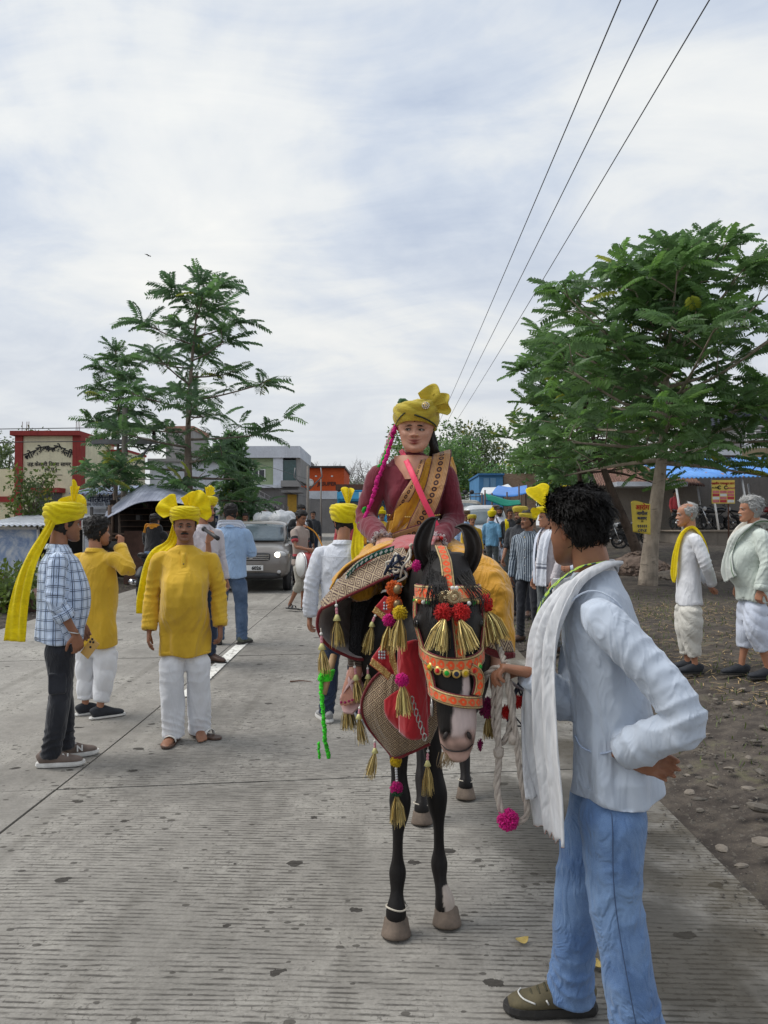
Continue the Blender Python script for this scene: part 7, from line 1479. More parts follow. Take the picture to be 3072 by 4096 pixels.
sheet(BC, 'velvet_drop', [[(398, 640, 2.66), (404, 642, 2.64), (414, 640, 2.64), (422, 640, 2.66)], [(399, 690, 2.66), (406, 692, 2.635), (416, 692, 2.635), (426, 690, 2.66)], [(399, 732, 2.67), (406, 738, 2.645), (416, 740, 2.645), (428, 736, 2.67)]], VELV, 20, 30, wob=.003, seed=4)
# pointed neck tabs with gold tape
for rows, nm in (([[(392, 632, 2.70), (384, 645, 2.72)], [(382, 650, 2.71), (374, 664, 2.73)], [(397, 668, 2.70), (388, 675, 2.72)]], 0),):
    sheet(BC, 'velvet_tab', [[(394, 628, 2.69), (391, 640, 2.69), (393, 664, 2.69), (399, 676, 2.69)], [(386, 640, 2.70), (380, 650, 2.70), (384, 664, 2.70), (393, 674, 2.70)], [(381, 648, 2.71), (371, 661, 2.71), (378, 668, 2.71), (386, 674, 2.71)]], VELV, 15, 10)
def gtape(P, w, sd): r = strip([Pv(*p) for p in P], w, sd, 4, 5); return BC.put('gold_tape', G().add(r[0], r[1], 0, r[2]), GOLDT)
gtape([(371, 661, 2.695), (380, 668, 2.69), (390, 677, 2.685)], .026, [(.45, 0, .9)] * 2); gtape([(396, 626, 2.68), (387, 640, 2.685), (380, 652, 2.69)], .016, [(.9, 0, .45)] * 2); gtape([(397, 630, 2.67), (392, 646, 2.665), (393, 662, 2.665), (400, 678, 2.665)], .024, [(1, 0, 0)] * 2); gtape([(374, 609, 2.70), (381, 614, 2.695), (389, 621, 2.69)], .024, [(.5, 0, .85)] * 2)
sheet(BC, 'velvet_tab', [[(385, 596, 2.70), (396, 600, 2.68)], [(376, 606, 2.70), (390, 617, 2.68)]], VELV, 8, 8)
SILV = plain('silver_sequin', (.55, .56, .6), .3, .4, 300, metal=.6)
for a, b_ in ((382, 655), (387, 606)):
    for i in range(3):
        for j in range(3): V, F = ell(Pv(a - 2.6 + i * 2.6, b_ - 3 + j * 3, 2.685), (.0042, .002, .0048), 8, 5); BC.put('sequin', G().add(V, F), SILV)
def drop(it, p0, p1, p2, n=46, big=1.0, seed=1, dark=1.0):
    a, c, e = Pv(*p0), Pv(*p1), Pv(*p2); it.put('bead_string', G().tube([a, c], [.0014, .0014], 4), CORD)
    bead(it, a.lerp(c, .35), .0055 * big, PEARL); bead(it, a.lerp(c, .6), .005 * big, PINKB, sq=1.6); bead(it, a.lerp(c, .8), .005 * big, PINKB, sq=1.6)
    it.put('tassel_cap', G().tube([c.lerp(a, .12), c, c - Vector((0, 0, .014 * big))], [.004 * big, .007 * big, .013 * big], 8), CAPY); tassel(it, c - Vector((0, 0, .012 * big)), e - c, (e - c).length, .020 * big, n, seed, .0013, dark=dark)
for k, (a, b_, c) in enumerate((((374.6, 737, 2.86), (375, 749, 2.86), (369, 773, 2.86)), ((428, 745, 2.82), (427.5, 762, 2.82), (428.5, 789, 2.82)), ((360, 704, 2.82), (359, 715, 2.82), (363, 739, 2.82)))): drop(BC, a, b_, c, 60, 1.0, 40 + k, .8)
pom(BC, Pv(396, 761.5, 2.83), .021, Y_YEL, 51, 260, .8); 
for k in range(6): bead(BC, Pv(396 + .15 * k, 768.5 + 2.5 * k, 2.82), .0052, METAL, 'silver_bead', 1.3)
pom(BC, Pv(396.5, 788, 2.815), .0235, Y_MAG, 52, 260, .8); pom(BC, Pv(396.5, 793, 2.813), .0215, yarn('dark_green_yarn', (.02, .10, .04)), 53, 160, .8, squash=.6); tassel(BC, Pv(396.5, 796, 2.815), (.05, -.03, -1), .095, .030, 80, 54, dark=.9)

# ---------------------------------------------------------------- saddle cloth
SD = Item('saddle_cloth', 'red saddle cloth with wide brown gold brocade border and hanging tassels', 'horse cloth', (.1, 3.3, 1.3))
sheet(SD, 'brocade_border', [[(404, 548, 3.10), (382, 551, 3.12), (362, 559, 3.12), (340, 579, 3.08), (321, 602, 3.04)], [(408, 556, 3.04), (384, 565, 3.06), (362, 575, 3.06), (340, 589, 3.03), (321, 605, 3.0)], [(414, 566, 2.99), (388, 576, 3.0), (365, 587, 3.0), (342, 598, 2.99), (323, 608, 2.98)]], BROC, 40, 14, wob=.002)
def _grn(b, u, v): a = (v / .022).fr() - .5; d = a.ab() * 2 + u.ab() * 2; return b.mix(d.lt(.75), (.01, .09, .06), (.62, .64, .62))
r = strip([Pv(394, 548.5, 3.075), Pv(375, 555, 3.085), Pv(357, 566, 3.08), Pv(346, 577.5, 3.06)], .026, [(.25, -.25, 1)] * 2, 4, 6); SD.put('green_tape', G().add(r[0], r[1], 0, r[2]), uvmat('green_mirror_tape', _grn))
piping(SD, [(414, 567, 2.985), (388, 577, 2.995), (365, 588, 2.995), (342, 599, 2.985), (322, 609, 2.975)], FELT, .006)
sheet(SD, 'velvet_cover', [[(440, 538, 3.42), (415, 536, 3.42), (395, 540, 3.42), (380, 548, 3.40), (366, 558, 3.35)], [(436, 538, 3.25), (415, 538, 3.25), (396, 543, 3.24), (380, 551, 3.2), (362, 562, 3.18)], [(430, 552, 3.10), (412, 549, 3.09), (395, 552, 3.10), (378, 558, 3.10), (356, 572, 3.08)]], VELV_D, 24, 12, .012, wob=.003)
sheet(SD, 'lining', [[(323, 607, 2.985), (319, 615, 2.99), (318.5, 630, 3.0), (329, 645, 3.02), (352, 657, 3.06), (369, 659, 3.1)], [(345, 599, 3.25), (338, 612, 3.3), (339, 626, 3.32), (347, 637, 3.32), (359, 644, 3.3), (371, 647, 3.3)], [(376, 590, 3.5), (372, 605, 3.5), (371, 615, 3.5), (372, 622, 3.5), (376, 630, 3.5), (381, 634, 3.5)]], LIN, 30, 20, wob=.002)
piping(SD, [(323, 607, 2.98), (318.5, 615, 2.985), (318, 630, 2.995), (328.5, 646, 3.015), (352, 658, 3.055), (369, 660, 3.095)], FELT, .007)
# off side of the horse: flap and border
sheet(SD, 'velvet_flap', [[(462, 575, 3.05), (474, 590, 3.02), (484, 610, 3.02), (492, 630, 3.03)], [(470, 600, 2.98), (478, 615, 2.96), (486, 632, 2.96), (496, 648, 2.98)], [(475, 630, 2.93), (482, 640, 2.92), (492, 650, 2.93), (506, 659, 2.95)]], VELV, 15, 12, .01, wob=.003)
sheet(SD, 'brocade_border', [[(478, 628, 2.92), (488, 634, 2.92), (498, 638, 2.93), (511, 641, 2.96)], [(478, 642, 2.91), (490, 648, 2.91), (500, 651, 2.92), (514, 652, 2.95)]], BROC, 18, 8); sheet(SD, 'velvet_hem', [[(480, 643, 2.912), (492, 649, 2.912), (502, 652, 2.922), (514.5, 652.5, 2.952)], [(484, 652, 2.93), (494, 656, 2.93), (504, 658.5, 2.94), (514.5, 657, 2.96)]], FELT, 14, 4, .012)
for k, (a, b_, c, bg_) in enumerate((((336, 600, 2.97), (337, 616, 2.97), (338, 641, 2.97), 1.25), ((320.8, 628, 2.97), (322, 645, 2.97), (325, 669, 2.97), 1.25), ((377, 612, 2.97), (372, 623, 2.97), (366, 648, 2.97), 1.0), ((354, 662, 3.0), (356, 676, 3.0), (359.6, 697, 3.0), 1.1), ((367.5, 665, 3.02), (368, 675, 3.02), (367.5, 691, 3.02), 1.0))): drop(SD, a, b_, c, 60, bg_, 60 + k)
tassel(SD, Pv(347, 706, 3.05), (.1, 0, -1), .085, .03, 90, 70, dark=.8)
# wooden stirrup handle with green cord at the near side
WT = Item('wooden_tent_peg', 'wooden stick wrapped with bright green cord hanging by saddle cloth', 'stick', Pv(327, 680, 3.02)); WT.put('stick', G().tube([Pv(334, 655, 3.06), Pv(328, 675, 3.02), Pv(322.5, 694, 3.0)], [.014, .016, .016], 8), plain('bare_wood', c8(176, 144, 108), .8, .3)); NEON = yarn('neon_green_cord', (.06, .75, .03))
for k in range(4): q = Pv(327.5 - .8 * k, 671 + 2.6 * k, 3.02); WT.put('cord_wrap', G().tube([q + Vector((.024 * math.cos(a), .024 * math.sin(a), 0)) for a in np.linspace(0, 6.28, 12)], [.0075] * 12, 6), NEON)
P = [Pv(321, 676, 2.99), Pv(322, 700, 2.99), Pv(324, 725, 2.99), Pv(326, 745, 2.99), Pv(329, 757, 2.99)]; rg = np.random.default_rng(3); cc = catmull([tuple(p) for p in P], 26)
WT.put('cord_end', G().tube(cc + rg.normal(size=cc.shape) * .0018, [.0075 * (.8 + .5 * rg.uniform()) for _ in cc], 6), NEON); cc = catmull([tuple(Pv(319, 742, 2.99)), tuple(Pv(318.6, 750, 2.99)), tuple(Pv(319, 759, 2.99))], 12); WT.put('cord_end', G().tube(cc + rg.normal(size=cc.shape) * .002, [.005] * len(cc), 6), NEON)

# ---------------------------------------------------------------- rider
MAROON = cloth('maroon_cotton', (.16, .022, .035), .3, 10, var=.2); SAREE = cloth('mustard_silk', (.62, .30, .02), .6, 9, sheen=.4, rough=.6)
def _bord(b, u, v):
    n = b.noise(b.co('Object'), 200, 2); a = (v / .030).fr() - .5; au = u; col = b.mix((((u + .5) * 14).fr()).gt(.5), (.30, .15, .07), (.46, .27, .12)); mid = u.ab().lt(.2); d = ((a * .030) * (a * .030) + (u * .09) * (u * .09)).sq(); pais = d.lt(.012) * d.gt(.005); col = b.mix(mid, col, b.mix(pais.mx(d.lt(.002)), (.40, .20, .07), (.035, .012, .015))); return b.mix((u.ab() - .45).gt(0), col, (.10, .015, .03))
BORDER = uvmat('brown_saree_border', _bord, rough=.7)
RX = Pv(413, 500, 3.70); RJ = dict(chest=(0, -.02, 1.24), shl=(.165, .0, 1.375), shr=(-.175, .0, 1.375), elr=(-.25, -.03, 1.09), wrr=(-.17, -.30, .985), ell=(.215, -.04, 1.09), wrl=(.11, -.31, .975), head=(.015, -.035, 1.565), knl=(.35, -.50, .78), anl=(.36, -.62, .36), hil=(.11, -.05, .88), hir=(-.11, -.05, .88))
RD = Person('woman rider in maroon blouse and mustard saree wearing yellow turban with brooch', (RX.x, 3.70, .60), 0, 1.52, SK_L, RJ, (-6, 3, 2), vox=.008, seed=83)
RD.HM = RD.HM @ Matrix.Diagonal((1.10, 1.08, 1.02, 1))
RD.J['knr'] = RD.loc(Pv(364, 583, 3.22)); RD.J['anr'] = RD.loc(Pv(357, 667, 3.12))
RD.body(dict(r=dict(d=(.5, -.75, -.1), n=(.2, .2, -1), curl=.6, th=-1), l=dict(d=(-.5, -.75, -.1), n=(-.2, .2, -1), curl=.6)), dict(wide=1.16, cheek=.13, lip=(.40, .12, .15), kajal=1, nose=.9, brow=1.0, gaze=-.9, stubble=0, smile=1.0))
RD.shirt(MAROON, .93, (.172, .160, .125, .15), (.115, .10, .11), sl=(.066, .058, .046), collar=0, seed=171, amp=.006, crs=.8, name='blouse', cuffs=False, vox=.008, extra=(((-.062, -.085, 1.21), (.075, .052, .075)), ((.062, -.085, 1.21), (.075, .052, .075))))
# neckline skin
V, F, uv = grid(lambda u, v: np.stack([(u - .5) * .185 * (1 - .5 * (1 - v) ** 2) - .01, -.078 - .058 * (1 - v) ** .8 - .014 * (1 - (2 * u - 1) ** 2) + .045 * np.abs(2 * u - 1) ** 2, 1.30 + .13 * v], 1), 14, 10); o = RD.put('neckline', G().add(V, F, 0, None, (1, .96, .95)), RD.skin, True, True); o.parent = RD.b
S1 = RD.ribbon('saree_drape', SAREE, [V3(.17, .10, 1.30), V3(.135, .05, 1.425), V3(.11, -.06, 1.415), V3(.06, -.165, 1.26), V3(-.02, -.175, 1.10), V3(-.10, -.135, 1.0), V3(-.15, -.08, .95)], (.12, .13, .14, .17, .18, .17, .14), folds=2.2, amp=.009, n=(26, 70), sides=[(1, 0, .2), (.9, .1, .2), (.8, .1, .55), (.75, -.05, .65), (.75, 0, .65)])
o = RD.ribbon('saree_border', BORDER, [V3(.16, .10, 1.31), V3(.15, .05, 1.445), V3(.15, -.075, 1.425), V3(.105, -.195, 1.25), V3(.035, -.215, 1.09), V3(-.045, -.19, .98)], (.10, .10, .105, .105, .10, .09), folds=0, amp=0, n=(8, 60), sides=[(1, 0, .1), (.9, .1, .2), (.85, .1, .5), (.8, -.05, .6), (.8, 0, .6)]); o.parent = S1
uvl = o.data.uv_layers[0].data; a = np.empty(len(uvl) * 2, np.float32); uvl.foreach_get('uv', a); a = a.reshape(-1, 2); a[:, 0] /= .1; uvl.foreach_set('uv', a.ravel())
o = RD.ribbon('saree_border', BORDER, [V3(.045, -.095, 1.405), V3(.0, -.185, 1.28), V3(-.065, -.195, 1.17), V3(-.125, -.145, 1.085)], (.05, .055, .055, .05), folds=0, amp=0, n=(6, 40), side=(.75, 0, .65)); o.parent = S1
uvl = o.data.uv_layers[0].data; a = np.empty(len(uvl) * 2, np.float32); uvl.foreach_get('uv', a); a = a.reshape(-1, 2); a[:, 0] /= .053; uvl.foreach_set('uv', a.ravel())
o = RD.ribbon('saree_fall', SAREE, [V3(.19, .05, 1.42), V3(.215, .07, 1.32), V3(.205, .09, 1.15), V3(.20, .10, 1.0)], (.12, .14, .14, .12), folds=2, amp=.012, n=(14, 30), side=(.5, .8, 0)); o.parent = S1
# wrapped skirt over the thighs
g = G(); g.tube([V3(0, .06, .84), V3(0, -.02, .92), V3(0, -.03, 1.02), V3(0, -.03, 1.09)], [(.19, .15), (.175, .145), (.15, .135), (.132, .125)], 20, k=2, side=(1, 0, 0))
for q in 'lr':
    h, k, n_ = RD.J['hi' + q], RD.J['kn' + q], RD.J['an' + q]; g.tube([h + V3(0, .05, 0), h.lerp(k, .45) + V3(0, 0, .02), k] + ([k.lerp(n_, .4), k.lerp(n_, .75)] if q == 'l' else [k.lerp(n_, .08)]), [.13, .115, .09] + ([.10, .10] if q == 'l' else [.08]), 16, k=2)
g.add(*ell((0, -.15, .99), (.15, .10, .08)))
V, F = remesh(g, .009, 5); N = normals(V, F); ang = np.arctan2(V[:, 0], -V[:, 1]); V = V + N * (.007 * np.sin(ang * 16 + 5 * V[:, 2] + 2 * np.sin(V[:, 1] * 14)) + .004 * wnoise(V, 6, 24))[:, None]; RD.put('saree_skirt', G().add(V, F), SAREE)
o = RD.ribbon('waist_border', BORDER, [V3(.14, -.06, 1.06), V3(.09, -.20, 1.045), V3(0, -.255, 1.02), V3(-.10, -.225, .985), V3(-.165, -.12, .96)], (.06, .07, .075, .07, .06), folds=0, amp=0, n=(6, 40), side=(0, -.3, 1)); uvl = o.data.uv_layers[0].data; a = np.empty(len(uvl) * 2, np.float32); uvl.foreach_get('uv', a); a = a.reshape(-1, 2); a[:, 0] /= .066; uvl.foreach_set('uv', a.ravel())
for k, t in enumerate(np.linspace(-1, 1, 25)): V, F = ell((t * .135, -.178 + .10 * t * t - .02, 1.10 + .014 * t * t), (.0065, .005, .006), 8, 6); RD.put('belt_bead', G().add(V, F), GOLD)
RD.ribbon('pink_sash', cloth('pink_satin', (.80, .06, .13), .2, 8, rough=.5), [V3(-.065, .0, 1.465), V3(-.045, -.085, 1.415), V3(.0, -.195, 1.30), V3(.055, -.235, 1.17), V3(.12, -.235, 1.04), V3(.14, -.23, .99)], (.026, .028, .03, .03, .03, .03), side=(.8, 0, .6), folds=0, amp=0, n=(4, 40))
nk = [(.075 * math.cos(a), -.01 + .085 * math.sin(a), 1.425 - .035 * max(0, -math.sin(a)) ) for a in np.linspace(0, 6.28, 40)]
for k, p in enumerate(nk): V, F = ell(p, (.006, .006, .006), 7, 5); RD.put('necklace_bead', G().add(V, F), (BLACK, METAL)[k % 2])
RD.hair(HAIR, .013, .80, .42, .12)
RD.put('long_hair', (lambda g_: [g_.tube([RD.HM @ V3(.072 + .01 * math.sin(i * 1.7), .03 + .02 * math.cos(i * 2.1), .0), RD.HM @ V3(.09 + .012 * math.sin(i), .035 + .03 * math.cos(i), -.09), V3(.13 + .03 * math.sin(i * 1.3), .07 + .02 * math.cos(i), 1.40), V3(.17 + .03 * math.sin(i * 2.3), .10, 1.2), V3(.19 + .03 * math.sin(i), .12, 1.02)], [.009, .011, .010, .008, .004], 6, k=3) for i in range(26)] and g_)(G()), HAIR)
def _yb(b, u, v): return (.66, .53, .07)
RD.turban(YEL_P, 1.05, rim=(.043, -.03), top=.150, ph=.9, folds=2.6, lean=.012, fan=(((.045, -.06, .11), 42, 52, .115, .8, 1.4, .35), ((.055, -.05, .105), 68, 24, .115, .7, 1.6, .3)))
GREEN_DK = plain('dark_green_braid', (.02, .03, .012), .8)
for pts in (((-.098, -.05, .015), (-.07, -.10, .06), (-.02, -.123, .10), (.03, -.118, .125)), ((.0, -.133, .07), (.045, -.122, .055), (.085, -.075, .035), (.10, -.03, .02))): o = RD.put('turban_stripe', G().tube([RD.HM @ V3(*p) for p in pts], [(.0045, .002)] * 4, 6, k=6, side=(0, 0, 1)), GREEN_DK); o.parent = RD.tur
c = (.052, -.128, .118); br = RD.put('brooch', G().tube([RD.HM @ V3(*c), RD.HM @ V3(c[0], c[1] - .006, c[2])], [.018, .017], 18), GOLD); br.parent = RD.tur
for k in range(17): a = k / 12 * 6.28; r_ = .016 if k < 12 else .008; a = a if k < 12 else k / 5 * 6.28; V, F = ell(RD.HM @ V3(c[0] + r_ * math.cos(a), c[1] - .008, c[2] + r_ * math.sin(a)), (.0034,) * 3, 7, 5); o = RD.put('pearl', G().add(V, F), PEARL); o.parent = br
V, F = ell(RD.HM @ V3(0, -.097, .040), (.0035, .002, .0035), 8, 5); RD.put('bindi', G().add(V, F), plain('maroon_paint', (.12, .01, .02))); V, F = ell(RD.HM @ V3(.016, -.108, -.030), (.0025,) * 3, 7, 5); RD.put('nose_stud', G().add(V, F), GOLD)
rg = np.random.default_rng(5)
for pts, m_, r_ in (((V3(-.098, -.02, .02), V3(-.115, -.03, -.06), V3(-.15, -.05, -.19), V3(-.185, -.10, -.33), V3(-.235, -.14, -.52)), Y_MAG, .011), ((V3(-.105, .0, .0), V3(-.13, -.01, -.08), V3(-.17, -.03, -.20), V3(-.215, -.06, -.35), V3(-.245, -.11, -.50)), Y_GRN, .008), ((V3(-.11, .01, .01), V3(-.14, .01, -.10), V3(-.18, .02, -.22)), plain('faded_pink_braid', (.42, .26, .26)), .014)):
    cc = catmull([tuple(RD.HM @ p) for p in pts], 22); RD.put('braid_cord', G().tube(cc + rg.normal(size=cc.shape) * .003, [r_ * (.75 + .5 * rg.uniform()) for _ in cc], 7), m_)
V, F = ell(RD.HM @ V3(-.07, .03, .15), (.03, .03, .022)); V += rg.normal(size=V.shape) * .003; RD.put('hair_flower', G().add(V, F), yarn('leaf_green_yarn', (.05, .12, .05)))
class _It:
    def put(s, name, g, mats, smooth=True, col=False, parent=None): return g.obj(name, mats, RD.root, smooth, col)
for q in 'rl':
    w0, e0 = RD.J['wr' + q], RD.J['el' + q]; d = (w0 - e0).normalized(); s0 = d.cross(V3(0, 0, 1)).normalized(); u0 = s0.cross(d)
    for k in range(8): a = k / 8 * 6.28; pom(_It(), w0 + d * .012 + (s0 * math.cos(a) + u0 * math.sin(a)) * .042, .021, yarn('white_blossom', (.68, .60, .60)), 90 + k, 34, .5, 'wrist_blossom')
for k in range(3): a = k; pom(_It(), RD.J['wrl'] + V3(-.02 + .02 * k, -.05, .02), .012, Y_RED, 80 + k, 40, .6, 'red_blossom')
# sandalled foot seen from below
a = RD.J['anr']; fw = V3(-.20, -.62, -.76).normalized(); sd = V3(1, -.25, 0); sd = (sd - fw * sd.dot(fw)).normalized(); up = sd.cross(fw); Pf = lambda y, z, x=0: a + fw * y + up * z + sd * x
if up.y > 0: up = -up
FT = G(); FT.tube([Pf(-.04, -.02), Pf(.0, .0), Pf(.06, .005), Pf(.12, 0), Pf(.16, -.004)], [(.03, .03), (.034, .034), (.036, .028), (.041, .02), (.036, .012)], 12, k=1, side=tuple(sd))
for i, (x, L) in enumerate(((-.028, .195), (-.010, .195), (.006, .188), (.02, .178), (.033, .165))): FT.tube([Pf(.13, 0, x), Pf(L - .02, 0, x), Pf(L, -.003, x)], [.0105, .010, .006], 7)
RD.put('foot', G().add(*remesh(FT, .005, 2), 0, None, (1, .88, .9)), RD.skin, True, True)
SANP = plain('pink_leather', c8(206, 168, 164), .5, .1); so = [(-.06, .02), (-.05, .034), (.02, .036), (.10, .046), (.17, .044), (.21, .02)]; oo = [Pf(y, -.03, x) for y, x in so] + [Pf(y, -.03, -x) for y, x in so[::-1]]; n = len(oo); A_ = np.array([tuple(p) for p in oo]); B_ = A_ - np.array(up) * .014
san = RD.put('sandal', G().add(np.vstack([A_, B_]), [np.array([(i, (i + 1) % n, n + (i + 1) % n, n + i) for i in range(n)]), np.arange(n).reshape(1, -1), (np.arange(n)[::-1] + n).reshape(1, -1)]), SANP, False)
for p_ in (((.15, -.045), (.10, 0), (.03, .04)), ((.15, .045), (.10, 0), (.03, -.04))):
    r = strip([Pf(p_[0][0], -.015, p_[0][1]), Pf(p_[1][0], .033, p_[1][1]), Pf(p_[2][0], .0, p_[2][1])], .026, [tuple(fw)] * 2, 3, 6); o = RD.put('strap', G().add(r[0], r[1], 0, r[2]), SANP); o.parent = san
for x in (-.028, -.010, .006, .02, .033): V, F = ell(Pf(.188 - abs(x + .02) * .5, .008, x), (.006, .006, .006), 7, 5); RD.put('toenail', G().add(V, F), plain('magenta_polish', (.42, .02, .12), .25))
RJ_ = RD.J['anl']; 

LEG = cloth('black_knit_legging', (.02, .019, .02), .8, 60, sheen=.1); k, n_ = RD.J['knr'], RD.J['anr']
cc = catmull([k + V3(0, .06, .02), k, k.lerp(n_, .35) + V3(0, .01, 0), k.lerp(n_, .8), n_ - V3(0, 0, -.01)], 9); RD.put('legging', G().tube(cc, [(.062 - .024 * i / len(cc)) * (1 + .035 * math.sin(i * 2.1)) for i in range(len(cc))], 14), LEG)
for q_ in range(3): c0 = n_ + V3(0, 0, .012 + .012 * q_); RD.put('anklet', G().tube([c0 + V3(.037 * math.cos(a), .037 * math.sin(a), .004 * math.sin(3 * a)) for a in np.linspace(0, 6.28, 20)], [.0055] * 20, 6), plain('brown_braid', (.12, .09, .07)))
sheet(SD, 'under_lining', [[(322, 608, 3.0), (342, 598.5, 3.005), (365, 587.5, 3.01), (388, 576.5, 3.01), (414, 566.5, 3.0)], [(330, 604, 3.3), (348, 594, 3.3), (368, 584, 3.3), (390, 575, 3.25), (414, 565, 3.2)], [(345, 596, 3.6), (358, 590, 3.6), (374, 582, 3.6), (392, 574, 3.5), (414, 564, 3.4)]], cloth('shaded_lining', (.03, .024, .022), .3, 6), 24, 12, .006)  # underside of the cloth; its shadow is put into the near-black colour
o = sheet(SD, 'x', [[(0, 0, 0)] * 2] * 2, SAREE, 2, 2) if 0 else None
V, F, uv, hw = patch([[Pv(330, 590, 3.06), Pv(337, 577, 3.10), Pv(352, 563, 3.14), Pv(372, 551, 3.17), Pv(392, 545, 3.2)], [Pv(334, 580, 3.16), Pv(343, 570, 3.2), Pv(358, 557.5, 3.24), Pv(376, 547, 3.28), Pv(394, 541, 3.3)], [Pv(340, 577, 3.3), Pv(350, 567, 3.35), Pv(364, 556, 3.4), Pv(380, 547, 3.42), Pv(396, 541, 3.45)]], 24, 12)
V = np.array([tuple(RD.loc(p)) for p in V]); V = V + normals(V, F) * (wnoise(V, 3, 20) * .006)[:, None]; V, F = solid(V, F, .008); RD.put('saree_lap', G().add(V, F), SAREE)
# ---------------------------------------------------------------- vehicles
def rrect(hw, zb, zt, y, n=28, e=4.5):
    a = np.arange(n) / n * 2 * math.pi; c, s_ = np.cos(a), np.sin(a); f = lambda v: np.sign(v) * np.abs(v) ** (2 / e); return np.stack([f(c) * hw, np.full(n, y), (zb + zt) / 2 + f(s_) * (zt - zb) / 2], 1)
def hull(st, k=3, n=28, e=4.5):
    A = catmull(st, k); V = np.concatenate([rrect(max(.01, a[1]), a[2], a[3], a[0], n, e) for a in A]); m = len(A); i = np.arange(m - 1)[:, None] * n; j = np.arange(n)[None]; j2 = (j + 1) % n
    return V, [np.stack([i + j, i + n + j, i + n + j2, i + j2], -1).reshape(-1, 4), np.arange(n).reshape(1, -1), (np.arange(n)[::-1] + (m - 1) * n).reshape(1, -1).copy()]
def carpaint(name, col): b = MB(name); v = b.co('Object'); n = b.noise(v, 3, 5); b.set(color=b.mix(n.ss(.35, .7) * .4, col, mul(col, .6)), rough=.3, spec=.6, metal=.25); b.p.inputs['Coat Weight'].default_value = .5; return b.m
RUBBER = plain('tyre_rubber', (.02, .02, .021), .85, .3, 20); LAMPG = plain('lamp_glass', (.5, .5, .5), .12, .1, bump=0); CHROME = plain('chrome', (.6, .6, .62), .15, .1, metal=1, bump=0); DPLAS = plain('dark_plastic', (.025, .025, .027), .6, .2)
def emit(name, col, st): b = MB(name); b.p.inputs['Emission Color'].default_value = (*col, 1); b.p.inputs['Emission Strength'].default_value = st; b.set(color=col); return b.m
HEADL = emit('lit_headlamp', (1, .86, .62), 5.0)
def wheel(par, x, y, r=.29, w=.17, rim=METAL):
    a = np.linspace(0, 6.283, 29)[:-1]; g = G(); prof = [(-w / 2, r * .70), (-w / 2, r * .93), (-w * .36, r), (w * .36, r), (w / 2, r * .93), (w / 2, r * .70)]
    V = np.concatenate([np.stack([np.full(28, x + o), y + q * np.cos(a), r + q * np.sin(a)], 1) for o, q in prof]); i = np.arange(5)[:, None] * 28; j = np.arange(28)[None]; F = np.stack([i + j, i + (j + 1) % 28, i + 28 + (j + 1) % 28, i + 28 + j], -1).reshape(-1, 4)
    t = g.add(V, F).obj('wheel', RUBBER, par); sx = 1 if x > 0 else -1; d = G().tube([(x - sx * .02, y, r), (x + sx * w * .36, y, r)], [r * .70, r * .70], 24, side=(0, 1, 0)); d = d.obj('wheel_disc', DPLAS, par); d.parent = t
    for k in range(8): q = k / 8 * 6.28; sp = G().tube([(x + sx * w * .42, y + r * .1 * math.cos(q), r + r * .1 * math.sin(q)), (x + sx * w * .40, y + r * .66 * math.cos(q), r + r * .66 * math.sin(q))], [r * .11, r * .075], 6).obj('spoke', rim, par); sp.parent = t
